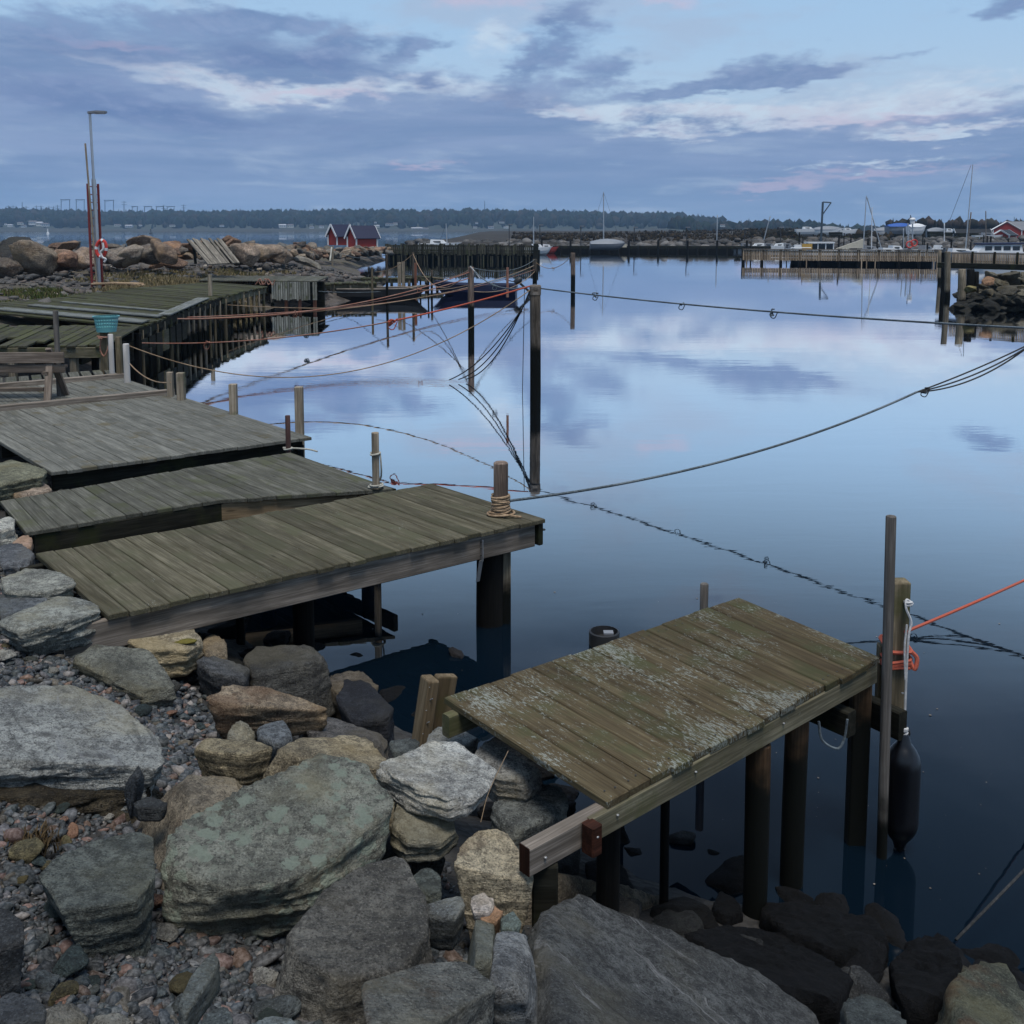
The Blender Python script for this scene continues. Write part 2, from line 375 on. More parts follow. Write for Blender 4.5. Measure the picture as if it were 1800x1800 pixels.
# ------------------------------------------------------------------ materials
def newmat(name):
    m = bpy.data.materials.new(name); m.use_nodes = True; nt = m.node_tree; nt.nodes.clear()
    o = nt.nodes.new('ShaderNodeOutputMaterial'); b = nt.nodes.new('ShaderNodeBsdfPrincipled')
    nt.links.new(b.outputs[0], o.inputs[0]); return m, nt, b
def bump(nt, b, h, st=.3, dist=.01):
    n = nt.nodes.new('ShaderNodeBump'); n.inputs['Strength'].default_value = st; n.inputs['Distance'].default_value = dist
    put(nt, n.inputs['Height'], h); nt.links.new(n.outputs[0], b.inputs['Normal'])
def coords(nt):
    t = nt.nodes.new('ShaderNodeTexCoord'); g = nt.nodes.new('ShaderNodeNewGeometry'); i = nt.nodes.new('ShaderNodeObjectInfo')
    return X(nt, t.outputs['Object']), X(nt, g.outputs['Position']), i
def wood(name, c1, c2, moss=None, mamt=.5, fleck=0., along='x', wet=None, var=.35, knots=True, fscale=1.):
    m, nt, b = newmat(name); ob, pos, inf = coords(nt)
    rnd = X(nt, inf.outputs['Random'])
    off = xyz(nt, rnd*37., rnd*91., rnd*53.)
    g = (1.1, 20, 20) if along == 'x' else (20, 20, 1.1); g2 = (3.5, 110, 110) if along == 'x' else (110, 110, 3.5)
    n1 = noi(nt, mapv(nt, ob, g, off), 1.0, 6, .6, .8); n2 = noi(nt, mapv(nt, ob, g2, off), 1.0, 3, .6)
    n3 = noi(nt, mapv(nt, pos, (1, 1, 1), off), 4.0, 4, .6)
    c = mix(nt, sst(nt, n1, .3, .7), c1, c2)
    c = mix(nt, sst(nt, n2, .35, .62)*.55, c, tuple(q*.45 for q in c1))
    c = mix(nt, sst(nt, n3, .35, .7)*.35, c, tuple(q*.6 for q in c1))
    if knots:
        kd = voro(nt, mapv(nt, ob, (1.6, 7, 7) if along == 'x' else (7, 7, 1.6), off), 1.0)
        c = mix(nt, sst(nt, kd, .1, .03)*.8, c, tuple(q*.3 for q in c1))
    if moss:
        mm = noi(nt, mapv(nt, pos, (1, 1, 1), off), 2.3, 6, .65)
        c = mix(nt, sst(nt, mm, .62-.3*mamt, .74-.2*mamt)*.8, c, moss)
    if fleck:
        fl = noi(nt, mapv(nt, ob, (34*fscale, 120*fscale, 60) if along == 'x' else (120, 120, 34), off), 1.0, 4, .7, .6); pa = noi(nt, pos, 2.6, 5, .6)
        fm = sst(nt, fl+(pa-.5)*.75, .72-fleck*.16, .80-fleck*.16)
        c = mix(nt, fm*.75, c, mix(nt, n3, (.17, .185, .165), (.29, .31, .28)))
    hv = nt.nodes.new('ShaderNodeHueSaturation'); put(nt, hv.inputs['Value'], rnd*var+(1-var*.5)); put(nt, hv.inputs['Color'], c)
    c = X(nt, hv.outputs[0]); rough = .82
    if wet is not None:   # weed and tar stain left by the tides
        z = sep(nt, pos)[2]; wn_ = noi(nt, pos, 7, 4, .6)
        w = sst(nt, z+(wn_-.5)*.35, wet+.12, wet-.1)
        c = mix(nt, w, c, (.006, .007, .006))
    put(nt, b.inputs['Base Color'], c); b.inputs['Roughness'].default_value = rough; b.inputs['Specular IOR Level'].default_value = .1
    bump(nt, b, n2*.6+n1*.6, .5, .004); return m
def paint(name, c, rough=.5, metal=0., dirt=.25, obcol=False):
    m, nt, b = newmat(name); ob, pos, inf = coords(nt)
    n = noi(nt, pos, 3.1, 6, .65)
    base = X(nt, inf.outputs['Color']) if obcol else c
    cc = mix(nt, sst(nt, n, .4, .75)*dirt, base, (.05, .045, .04))
    put(nt, b.inputs['Base Color'], cc); b.inputs['Roughness'].default_value = rough; b.inputs['Metallic'].default_value = metal
    bump(nt, b, n, .1, .004); return m
def rockmat(name, lichen=0., strata=1., rust=0., sc=1., light=0., vein=0.):
    m, nt, b = newmat(name); ob, pos, inf = coords(nt); rnd = X(nt, inf.outputs['Random'])
    off = xyz(nt, rnd*31., rnd*17., rnd*77.)
    oc = X(nt, inf.outputs['Color'])
    P = mapv(nt, pos, (sc, sc, sc), off)
    n1 = noi(nt, P, 3.0, 9, .66, .3); n2 = noi(nt, P, 26, 8, .75); n3 = noi(nt, P, 140, 3, .6)
    st = noi(nt, mapv(nt, P, (1.5, 3.5, 16)), 1.6, 6, .65, 1.2)
    oc = mix(nt, 1., oc, (2.5, 2.46, 2.36), 'MULTIPLY')
    c = mix(nt, sst(nt, n1, .3, .7), mix(nt, .6, oc, (0, 0, 0)), mix(nt, 1., oc, (1.25, 1.25, 1.22), 'MULTIPLY'))
    c = mix(nt, sst(nt, n2, .46, .58)*.75, c, mix(nt, .7, oc, (.02, .02, .022)))
    c = mix(nt, sst(nt, n2, .46, .36)*.35, c, mix(nt, 1., oc, (1.4, 1.4, 1.37), 'MULTIPLY'))
    c = mix(nt, sst(nt, n3, .56, .68)*.4, c, mix(nt, 1., oc, (1.9, 1.9, 1.9), 'MULTIPLY'))
    c = mix(nt, sst(nt, n3, .46, .34)*.6, c, (.02, .02, .02))
    c = mix(nt, sst(nt, st, .56, .66)*.5*strata, c, mix(nt, .75, oc, (.015, .015, .016)))
    c = mix(nt, sst(nt, noi(nt, P, 1.7, 5, .6), .48, .66)*.6, c, mix(nt, 1., oc, (1.0, .9, .68), 'MULTIPLY'))
    if vein:
        q = nt.nodes.new('ShaderNodeVectorRotate'); q.rotation_type = 'Z_AXIS'; put(nt, q.inputs['Vector'], pos); q.inputs['Angle'].default_value = .85
        vs = noi(nt, mapv(nt, X(nt, q.outputs[0]), (.9, 9, 9)), 1.3, 8, .68, 1.4)
        c = mix(nt, sst(nt, vs, .57, .66)*vein, c, mix(nt, n2, (.3, .31, .32), (.5, .5, .5))); c = mix(nt, sst(nt, vs, .44, .36)*.6*vein, c, (.02, .022, .025))
    if rust:
        c = mix(nt, sst(nt, noi(nt, P, 2.6, 5, .6), .5, .62)*rust, c, (.17, .085, .045))
    if lichen:
        pa = noi(nt, mapv(nt, pos, (1, 1, 1), (4.9, 1.2, 0)), 1.9, 4, .6)
        ed = noi(nt, pos, 38, 5, .7); vd = voro(nt, mix(nt, .04, pos, noi(nt, pos, 9, 4, .6, 0, 1)), 15)
        l = sst(nt, vd+(ed-.5)*.9, .42, .36)*sst(nt, pa+(ed-.5)*.3, .5-.06*lichen, .56-.06*lichen)
        c = mix(nt, l*.9, c, mix(nt, ed, (.30, .35, .28), (.44, .49, .40)))
        vd2 = voro(nt, mix(nt, .03, pos, noi(nt, pos, 14, 4, .6, 0, 1)), 34); l2 = sst(nt, vd2+(ed-.5)*.9, .36, .3)*sst(nt, pa+(ed-.5)*.3, .44, .56)
        c = mix(nt, l2*.8, c, mix(nt, ed, (.22, .25, .20), (.40, .43, .35)))
        yl = sst(nt, noi(nt, pos, 5.5, 6, .75), .64, .7)
        c = mix(nt, yl*.35, c, (.16, .15, .05))
    put(nt, b.inputs['Base Color'], c); b.inputs['Roughness'].default_value = .86; b.inputs['Specular IOR Level'].default_value = .12
    n5 = noi(nt, P, 62, 4, .7); bump(nt, b, n1*.8+n2*1.3+n5*.7+n3*.2+st*.8, 1.0, .045/sc); return m
M_ = {}
M_['deck_a'] = wood('mottled_deck_wood', (0.071, 0.053, 0.030), (0.135, 0.110, 0.064), (.06, .062, .03), .45, 1.0, var=.3)
M_['deck_b'] = wood('olive_deck_wood', (0.074, 0.066, 0.041), (0.168, 0.153, 0.110), (.075, .074, .045), .5, .15, var=.4)
M_['deck_c'] = wood('grey_olive_deck_wood', (0.073, 0.072, 0.057), (0.165, 0.162, 0.136), (.07, .074, .042), .4, .06, var=.35)
M_['deck_d'] = wood('blue_grey_deck_wood', (0.123, 0.124, 0.108), (0.238, 0.235, 0.208), (.10, .085, .05), .25, .05, var=.3)
M_['deck_e'] = wood('mossy_old_deck_wood', (0.045, 0.043, 0.029), (0.086, 0.082, 0.059), (.062, .066, .026), .7, .1, var=.5)
M_['deck_f'] = wood('silver_old_deck_wood', (0.123, 0.131, 0.123), (0.232, 0.246, 0.239), (.07, .074, .04), .4, 0, var=.5)
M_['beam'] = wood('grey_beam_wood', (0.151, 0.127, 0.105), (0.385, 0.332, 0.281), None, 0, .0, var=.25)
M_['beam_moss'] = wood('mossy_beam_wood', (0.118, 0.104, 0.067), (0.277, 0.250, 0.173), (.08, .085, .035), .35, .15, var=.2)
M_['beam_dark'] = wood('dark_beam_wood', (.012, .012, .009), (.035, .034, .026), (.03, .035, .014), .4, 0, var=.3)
M_['fresh'] = wood('fresh_beam_wood', (0.217, 0.152, 0.087), (0.392, 0.290, 0.181), None, 0, 0, var=.15)
M_['red_end'] = wood('red_stained_wood', (0.027, 0.011, 0.007), (0.072, 0.027, 0.017), None, 0, 0, along='z')
M_['pile'] = wood('pile_wood', (0.070, 0.041, 0.023), (0.152, 0.095, 0.054), None, 0, 0, along='z', wet=.68, var=.3)
M_['pile_low'] = wood('weathered_pile_wood', (0.162, 0.138, 0.098), (0.390, 0.325, 0.243), None, 0, 0, along='z', wet=.33, var=.3)
M_['pile_tar'] = wood('tarred_pile_wood', (.006, .006, .006), (.016, .015, .013), None, 0, 0, along='z', knots=False)
M_['post'] = wood('bleached_post_wood', (0.255, 0.208, 0.152), (0.510, 0.431, 0.334), (.14, .14, .08), .2, 0, along='z', wet=.25, var=.25)
M_['post_moor'] = wood('mooring_post_wood', (0.108, 0.082, 0.066), (0.348, 0.260, 0.209), None, 0, 0, along='z', wet=.75, var=.2)
M_['post_tall'] = wood('tall_mooring_post_wood', (0.047, 0.040, 0.032), (0.237, 0.197, 0.159), None, 0, 0, along='z', wet=.85, var=.2)
M_['post_green'] = wood('green_post_wood', (0.129, 0.102, 0.063), (0.292, 0.237, 0.159), (.075, .08, .035), .35, 0, along='z', var=.2)
M_['pole_grey'] = wood('grey_pole_wood', (0.109, 0.099, 0.090), (0.232, 0.210, 0.189), None, 0, 0, along='z', wet=.25, var=.1)
M_['board'] = wood('pier_board_wood', (.42, .30, .20), (.68, .53, .37), None, 0, 0, along='z', var=.75)
#(0.232, 0.181, 0.131), (0.478, 0.392, 0.290), None, 0, 0, along='z', var=.75)
M_['board_dark'] = wood('dark_pier_board_wood', (0.030, 0.030, 0.022), (0.132, 0.122, 0.086), (.06, .07, .03), .3, 0, along='z', var=1.1)
M_['board_grey'] = wood('grey_fence_board_wood', (0.227, 0.227, 0.192), (0.487, 0.487, 0.434), (.1, .11, .06), .3, 0, along='z', var=.7)
M_['plank_x'] = wood('weathered_plank_wood', (0.145, 0.131, 0.109), (0.319, 0.290, 0.246), None, 0, 0, var=.6)
M_['bench'] = wood('bench_wood', (0.122, 0.096, 0.078), (0.295, 0.244, 0.200), None, 0, 0, var=.4)
M_['stub'] = wood('stub_post_wood', (0.120, 0.088, 0.052), (0.288, 0.224, 0.144), (.08, .075, .03), .25, 0, along='z', var=.15)
M_['rust_pipe'] = paint('rusty_pipe_metal', (.075, .035, .03), .8, .2, .3)
M_['rust_pile'] = paint('rust_red_pile_metal', (.20, .075, .04), .8, .0, .3)
M_['pipe'] = paint('pale_pipe_plastic', (.5, .47, .44), .5, 0, .15)
M_['galv'] = paint('galvanised_metal', (.45, .46, .47), .4, .75, .2)
M_['white'] = paint('white_paint', (.72, .73, .74), .45, 0, .12)
M_['cream'] = paint('cream_paint', (.55, .5, .4), .5, 0, .15)
M_['grey_paint'] = paint('grey_paint', (.2, .21, .23), .55, 0, .2)
M_['black'] = paint('black_rubber', (.012, .012, .013), .5, 0, .1)
M_['darkmetal'] = paint('dark_metal', (.03, .032, .036), .55, .4, .2)
M_['red'] = paint('red_paint', (.17, .018, .016), .55, 0, .2)
M_['barn'] = paint('barn_red_paint', (.34, .03, .02), .7, 0, .25)
M_['buoyred'] = paint('lifebuoy_red', (.55, .045, .03), .45, 0, .05)
M_['navy'] = paint('navy_paint', (.012, .016, .055), .45, 0, .08)
M_['roofnavy'] = paint('navy_roof_metal', (.010, .013, .045), .6, 0, .05)
M_['bluetarp'] = paint('blue_tarpaulin', (.02, .09, .36), .5, 0, .1)
M_['greytarp'] = paint('grey_tarpaulin', (.20, .22, .25), .6, 0, .15)
M_['yellow'] = paint('ochre_paint', (.5, .3, .06), .5, 0, .15)
M_['glass'] = paint('dark_window_glass', (.02, .025, .03), .08, 0, .0)
M_['turq'] = paint('turquoise_plastic', (.16, .42, .43), .45, 0, .12)
M_['sign'] = paint('far_building_paint', (1, 1, 1), .7, 0, .15, obcol=True)
M_['fender'] = paint('navy_fender_rubber', (.002, .0022, .004), .33, 0, .05)
M_['steel_blue'] = paint('blue_grey_steel', (.05, .075, .10), .6, .3, .1)
def ropemat(name, c1, c2):
    m, nt, b = newmat(name); ob, pos, inf = coords(nt)
    n = noi(nt, pos, 60, 3, .6); n2 = noi(nt, pos, 2.2, 3)
    put(nt, b.inputs['Base Color'], mix(nt, sst(nt, n*.5+n2*.5, .4, .6), c1, c2)); b.inputs['Roughness'].default_value = .9
    bump(nt, b, n, .6, .004); return m
M_['r_orange'] = ropemat('faded_orange_rope', (.27, .10, .06), (.34, .2, .15))
M_['r_red'] = ropemat('red_orange_rope', (.46, .075, .035), (.38, .09, .055))
M_['r_tan'] = ropemat('tan_rope', (.20, .13, .075), (.38, .27, .17))
M_['r_grey'] = ropemat('blue_grey_rope', (.05, .065, .075), (.14, .17, .19))
M_['r_dark'] = ropemat('dark_rope', (.012, .013, .014), (.05, .05, .05))
M_['r_white'] = ropemat('white_rope', (.62, .62, .62), (.4, .4, .4))
M_['r_pale'] = ropemat('pale_rope', (.3, .29, .25), (.45, .44, .38))
M_['rock'] = rockmat('grey_rock'); M_['rock_l'] = rockmat('lichen_rock', 1.0); M_['rock_v'] = rockmat('veined_rock', 0, 1, 0, 1., 0., .65); M_['rock_r'] = rockmat('rusty_rock', 0, .8, .5)
M_['rock_far'] = rockmat('far_rock', 0, .6, .25, .5)
# water: dark, mirror-like, clearer the steeper one looks into it
m, nt, b = newmat('water'); M_['water'] = m
nt.nodes.remove(b); out = [n for n in nt.nodes if n.type == 'OUTPUT_MATERIAL'][0]
ob, pos, inf = coords(nt)
gl = nt.nodes.new('ShaderNodeBsdfGlossy'); gl.inputs['Roughness'].default_value = .012; gl.inputs['Color'].default_value = (.97, .98, 1, 1)
df = nt.nodes.new('ShaderNodeBsdfDiffuse')
put(nt, df.inputs['Color'], mix(nt, noi(nt, pos, .9, 5, .6), (.0012, .0045, .009), (.003, .008, .015)))
lw = nt.nodes.new('ShaderNodeFresnel'); lw.inputs['IOR'].default_value = 1.33
f0 = X(nt, lw.outputs[0]); fr = 1.-mth(nt, 'EXPONENT', mth(nt, 'POWER', f0*4.7, 2.3)*-1.)
mx = nt.nodes.new('ShaderNodeMixShader'); put(nt, mx.inputs[0], fr); nt.links.new(df.outputs[0], mx.inputs[1]); nt.links.new(gl.outputs[0], mx.inputs[2])
px_, py_, pz_ = sep(nt, pos)
w1 = noi(nt, mapv(nt, pos, (.35, 1.1, 1)), 1.3, 4, .5, .4); w2 = noi(nt, mapv(nt, pos, (1, 2.2, 1)), 4.2, 3, .5)
w3 = noi(nt, mapv(nt, pos, (.03, .09, 1)), 1, 3, .6)
w4 = noi(nt, mapv(nt, pos, (.5, 1.2, 1)), 1, 4, .6)
hgt = w1*.003+w2*sst(nt, w3, .42, .62)*(sst(nt, py_, 9, 26)*.0016+.0006)+w4*sst(nt, py_, 170, 420)*.05
bp = nt.nodes.new('ShaderNodeBump'); bp.inputs['Strength'].default_value = .5; bp.inputs['Distance'].default_value = 1.0
put(nt, bp.inputs['Height'], hgt)
for n in (gl, lw): nt.links.new(bp.outputs[0], n.inputs['Normal'])
nt.links.new(mx.outputs[0], out.inputs[0])
# pebbles coloured one by one
m, nt, b = newmat('pebble'); M_['pebble'] = m; ob, pos, inf = coords(nt)
va = nt.nodes.new('ShaderNodeVertexColor'); va.layer_name = 'Col'
n = noi(nt, pos, 70, 4, .7); c = mix(nt, sst(nt, n, .38, .68), mix(nt, .42, va.outputs[0], (0, 0, 0)), mix(nt, .12, va.outputs[0], (.5, .5, .5)))
put(nt, b.inputs['Base Color'], c); b.inputs['Roughness'].default_value = .7; b.inputs['Specular IOR Level'].default_value = .35; bump(nt, b, n, .5, .004)
# ground
m, nt, b = newmat('gravel_ground'); M_['ground'] = m; ob, pos, inf = coords(nt)
n = noi(nt, pos, 1.2, 6, .65); n2 = voro(nt, pos, 28, out=1); n3 = voro(nt, pos, 28); n4 = noi(nt, pos, .25, 5, .6); n5 = voro(nt, pos, 3.2); n6 = voro(nt, pos, 3.2, out=1)
c = mix(nt, n, (.006, .006, .007), (.026, .025, .023)); c = mix(nt, .25, c, mix(nt, sep(nt, n2)[0], (.02, .02, .021), (.10, .095, .09)))
yy = sep(nt, pos)[1]
far = sst(nt, yy, 18, 26)
cf = mix(nt, sep(nt, n6)[0], (.035, .03, .027), (.10, .085, .075)); cf = mix(nt, sst(nt, n4, .45, .6)*.7, cf, mix(nt, n, (.06, .052, .03), (.10, .085, .05)))
c = mix(nt, far, c, cf)
put(nt, b.inputs['Base Color'], c); b.inputs['Roughness'].default_value = .95; bump(nt, b, n3*.8+n*.5+n5*6*1.0, .6, .02)
def landmat(name, c1, c2, c3, s):
    m, nt, b = newmat(name); ob, pos, inf = coords(nt)
    n = noi(nt, pos, s, 7, .65); n2 = noi(nt, pos, s*6, 5, .6)
    c = mix(nt, sst(nt, n, .35, .65), c1, c2); c = mix(nt, sst(nt, n2, .5, .7)*.6, c, c3)
    put(nt, b.inputs['Base Color'], c); b.inputs['Roughness'].default_value = 1; bump(nt, b, n2, .8, .15/s*.1); return m
M_['heath'] = landmat('heath', (.014, .011, .008), (.032, .024, .016), (.018, .018, .012), .25)
M_['hill'] = landmat('wooded_hill', (.02, .028, .018), (.035, .042, .026), (.05, .045, .03), .02)
M_['meadow'] = landmat('shore_meadow', (.022, .024, .015), (.04, .034, .022), (.018, .018, .014), .03)
m, nt, b = newmat('tree_foliage'); M_['tree'] = m; va = nt.nodes.new('ShaderNodeVertexColor'); va.layer_name = 'Col'
nt.links.new(va.outputs[0], b.inputs['Base Color']); b.inputs['Roughness'].default_value = 1; b.inputs['Specular IOR Level'].default_value = .1
M_['grass'] = m
# ------------------------------------------------------------------ ground shape
SH = [(14, -9), (4, 2.2), (1.99, 3.98), (.75, 4.75), (-.1, 5.75), (-.75, 6.4), (-1.9, 7.5), (-3.1, 10), (-5.2, 13), (-7.4, 17), (-8.4, 21), (-9.4, 30), (-9.6, 38), (-6.4, 43), (-5.2, 47),
      (-7, 54), (-9, 62), (-12, 80), (-12, 100), (-15, 112), (-32, 116), (-70, 92), (-140, 70)]
POLY = np.array(SH+[(-140, -40), (14, -40)], float)
def shore_dist(x, y):
    d = np.full(x.shape, 1e9)
    for (ax, ay), (bx, by) in zip(SH[:-1], SH[1:]):
        ex, ey = bx-ax, by-ay; t = np.clip(((x-ax)*ex+(y-ay)*ey)/(ex*ex+ey*ey), 0, 1)
        d = np.minimum(d, np.hypot(x-ax-t*ex, y-ay-t*ey))
    ins = np.zeros(x.shape, bool); n = len(POLY)
    for i in range(n):
        (ax, ay), (bx, by) = POLY[i], POLY[(i+1) % n]
        if ay == by: continue
        c = ((ay > y) != (by > y)) & (x < (bx-ax)*(y-ay)/(by-ay)+ax); ins ^= c
    return np.where(ins, -d, d)
def Hn(x, y):
    x = np.atleast_1d(np.asarray(x, float)); y = np.atleast_1d(np.asarray(y, float)); s = shore_dist(x, y)
    zn = np.interp(s, [-8, -4.3, -3.4, -2.3, -1.75, -1.2, -.6, 0, 1, 3, 8], [1.5, 1.35, 1.14, .75, .52, .30, .10, -.06, -.5, -1.2, -2])
    zf = np.interp(s, [-30, -6, -2.5, -1, 0, 1, 6], [1.22, .95, .72, .4, -.05, -.5, -2])
    w = np.clip((y-10)/6, 0, 1); w = w*w*(3-2*w); z = zn*(1-w)+zf*w
    p = np.stack([x, y, 0*x], 1)
    return z+fbm(p*1.3, 3, 5)*.03*(1+2*w)+fbm(p*5, 2, 8)*.012
def H(x, y): return float(Hn(x, y)[0])
def gridmesh(name, x0, x1, y0, y1, st, fn, mat, kind='structure', smooth=True):
    xs = np.arange(x0, x1+st*.5, st); ys = np.arange(y0, y1+st*.5, st); gx, gy = np.meshgrid(xs, ys)
    z = fn(gx.ravel(), gy.ravel()); nx, ny = len(xs), len(ys)
    i = (np.arange(ny-1)[:, None]*nx+np.arange(nx-1)[None]).ravel()
    f = np.stack([i, i+1, i+nx+1, i+nx], 1)
    return obj(name, npmesh(name, np.stack([gx.ravel(), gy.ravel(), z], 1), f, smooth), mat, None, None, kind)
gridmesh('gravel_shore', -15, 6, -5, 16, .12, Hn, M_['ground'])
gridmesh('stony_foreland', -120, 0, 16, 118, .9, Hn, M_['ground'])
wm = MB(); wm.add([(-3500, -60, 0), (3500, -60, 0), (3500, 2600, 0), (-3500, 2600, 0)], [(0, 1, 2, 3)])
wm.build('water', M_['water'], kind='structure')
# ------------------------------------------------------------------ shore rocks, shaped one by one
def hull2(pts):
    P = sorted(pts, key=lambda p: (p[0], p[1])); 
    def half(Q):
        h = []
        for p in Q:
            while len(h) >= 2 and (h[-1][0]-h[-2][0])*(p[1]-h[-2][1])-(h[-1][1]-h[-2][1])*(p[0]-h[-2][0]) <= 0: h.pop()
            h.append(p)
        return h[:-1]
    return half(P)+half(P[::-1])
rk = [0]
def slab(label, pts, z, th, col, mat='rock', sub=5, rough=.05, slope=-7, strata=.05, p=90, group=None, cham=.3):
    """angular rock: outline of its top face (z one height, or one per corner), thickness, colour"""
    lu = sum(col)/3; col = tuple(q*.68+lu*.32 for q in col); rk[0] += 1; rs = np.random.RandomState(rk[0]*13+5)
    zs = z if isinstance(z, (list, tuple)) else [z]*len(pts)
    P = np.array([W(x, y, q)[:] for (x, y), q in zip(pts, zs)])
    c2 = P.mean(0); A = np.c_[P[:, 0]-c2[0], P[:, 1]-c2[1], np.ones(len(P))]
    if isinstance(z, (list, tuple)): sol = np.linalg.lstsq(A, P[:, 2], rcond=None)[0]
    else: sol = np.array([0, 0, z])
    nt_ = np.array([-sol[0], -sol[1], 1]); nt_ /= np.linalg.norm(nt_)
    top = np.array([c2[0], c2[1], sol[2]]); c = top-np.array([0, 0, th*.5])
    N = [nt_, [0, 0, -1]]; h = [(top-c) @ nt_, th*.5]
    hl = hull2([tuple(q[:2]) for q in P])
    for i in range(len(hl)):
        a, b = np.array(hl[i]), np.array(hl[(i+1) % len(hl)]); e = b-a; L = np.linalg.norm(e)
        if L < 1e-3: continue
        nh = np.array([e[1], -e[0]])/L; t = math.radians(slope+rs.uniform(-14, 14))
        n = np.array([nh[0]*math.cos(t), nh[1]*math.cos(t), math.sin(t)]); a3 = np.array([a[0], a[1], top[2]-(a-c2[:2]) @ (-nt_[:2]/nt_[2])*-1 if False else top[2]+sol[0]*(a[0]-c2[0])+sol[1]*(a[1]-c2[1])])
        N.append(n); h.append(max(.02, (a3-c) @ n))
        if rs.rand() < cham:
            m = n*rs.uniform(.5, 1.1)+nt_; m /= np.linalg.norm(m); N.append(m); h.append(max(.02, (a3-c) @ m-rs.uniform(.004, .03)*min(1, L*2)))
    N = np.array(N); h = np.array(h); v, f = ico(sub)
    ex = np.abs(P[:, :2]-c2[:2]).max(0); sc = np.array([ex[0], ex[1], max(th*.6, .25*max(ex))]); d = v*sc; d /= np.linalg.norm(d, axis=1)[:, None]
    rm = 1.6*float(np.hypot(*ex))+th
    N, h = chips(d, polytope(d, N, h, p, rm), N, h, rs, 7, .88, .97, nt_)
    r = polytope(d, N, h, p, rm); Q = d*r[:, None]; s = max(ex)*2; sd = rk[0]*7.1
    A1 = fbm(Q*4/max(s, .4)*.8+sd, 4, rk[0]); A2 = fbm(Q*13+sd, 6, rk[0]+3, .66); B = fbm(Q*np.array((4, 4, 30.))+sd, 3, rk[0]+9)
    side = 1-np.clip(Q @ nt_/max(h[0], .01), 0, 1)**6
    side = np.where(Q @ nt_ > .93*h[0], 0, side)
    lay = np.floor(Q @ nt_/(.012+.03*s*.3)+A1*.9+sd); led = ((np.sin(lay*12.9898)*43758.5453) % 1)-.6
    Q = Q+d*(np.minimum(.02, .016*s)*led*side*np.clip(strata*9, .25, 1.3))[:, None]
    Q = Q+d*(rough*s*.2*A1+rough*min(s, .8)*.2*A2+strata*s*.25*B*side)[:, None]
    o = obj('rock', npmesh('rock', Q, f, False), M_[mat], None, Matrix.Translation(Vector(c)), col=col)
    return tag(o, label, 'rock', group)
G1, G2, G3, BR, TAN, DK, BL = (.16, .17, .165), (.20, .205, .205), (.115, .12, .125), (.17, .135, .095), (.25, .20, .13), (.045, .048, .055), (.09, .105, .125)
GO = (.15, .155, .13)
slab('huge flat grey-green slab spotted with pale green lichen', [(283, 1530), (292, 1480), (330, 1440), (420, 1372), (560, 1312), (650, 1322), (688, 1395), (690, 1440), (600, 1505), (500, 1545), (400, 1552), (330, 1545)], [1.0, 1.01, 1.04, 1.08, 1.09, 1.05, .98, .96, .96, .97, .98, .99], .4, GO, 'rock_l', 6, .045)
slab('long pale grey slab half buried in gravel, brown earth under its front edge', [(-140, 1230), (0, 1208), (120, 1200), (210, 1232), (275, 1290), (292, 1345), (270, 1362), (180, 1315), (0, 1312), (-140, 1320)], [1.1, 1.09, 1.07, 1.04, 1.0, .97, .97, 1.03, 1.09, 1.11], .22, (.2, .21, .21), 'rock_v', 6, .05, -12)
slab('bank of brown earth and rootlets under the front of the long pale slab', [(-140, 1335), (0, 1322), (180, 1326), (256, 1362), (250, 1384), (120, 1392), (-140, 1398)], [.99, .98, .95, .91, .9, .94, .97], .2, (.05, .04, .025), 'rock', 5, .1, 20)
slab('dark grey-green flat stone with rounded right end, set in gravel left of the lichen slab', [(62, 1532), (150, 1482), (252, 1452), (270, 1468), (272, 1540), (238, 1585), (105, 1600), (85, 1560)], [1.09, 1.08, 1.07, 1.06, 1.07, 1.08, 1.1, 1.1], .22, (.08, .092, .085), 'rock', 6, .04)
slab('brownish grey dome shaped boulder in front of the lichen slab', [(500, 1660), (560, 1572), (640, 1508), (690, 1494), (715, 1510), (748, 1590), (752, 1650), (700, 1692), (600, 1705), (530, 1690)], [.98, 1., 1.02, 1.0, .98, .95, .96, 1., 1.02, 1.], .34, (.105, .10, .09), 'rock', 6, .06, 8, .03)
slab('flat two-toned slab with a rusty corner at the bottom of the picture', [(632, 1735), (735, 1690), (825, 1682), (872, 1740), (800, 1775), (735, 1812), (650, 1812)], [1.12, 1.09, 1.06, 1.05, 1.1, 1.14, 1.15], .24, (.105, .11, .105), 'rock_r', 6, .035)
slab('light grey square slab balanced on top of the others beside the lichen slab', [(660, 1345), (762, 1298), (805, 1303), (866, 1352), (835, 1396), (790, 1406), (700, 1366)], [1.02, 1.0, .98, .96, .97, .99, 1.01], .085, (.30, .30, .29), 'rock', 6, .05, 5, .12)
slab('thin layered olive-grey slab under the light grey square one', [(692, 1440), (698, 1380), (765, 1395), (812, 1455), (775, 1482), (720, 1474)], [.9, .92, .9, .86, .86, .88], .1, (.17, .165, .135), 'rock', 5, .05, 0, .15)
slab('mid grey wedge slab tucked under the near jetty boards', [(828, 1322), (868, 1294), (905, 1310), (957, 1352), (922, 1372), (870, 1366)], .80, .16, (.19, .19, .185), 'rock', 5, .05, 0, .12)
slab('smooth blue-grey slab lying below the cut end of the near jetty', [(860, 1412), (930, 1372), (985, 1380), (1003, 1408), (960, 1440), (905, 1462)], .70, .22, (.125, .14, .14), 'rock', 5, .04, 0, .06)
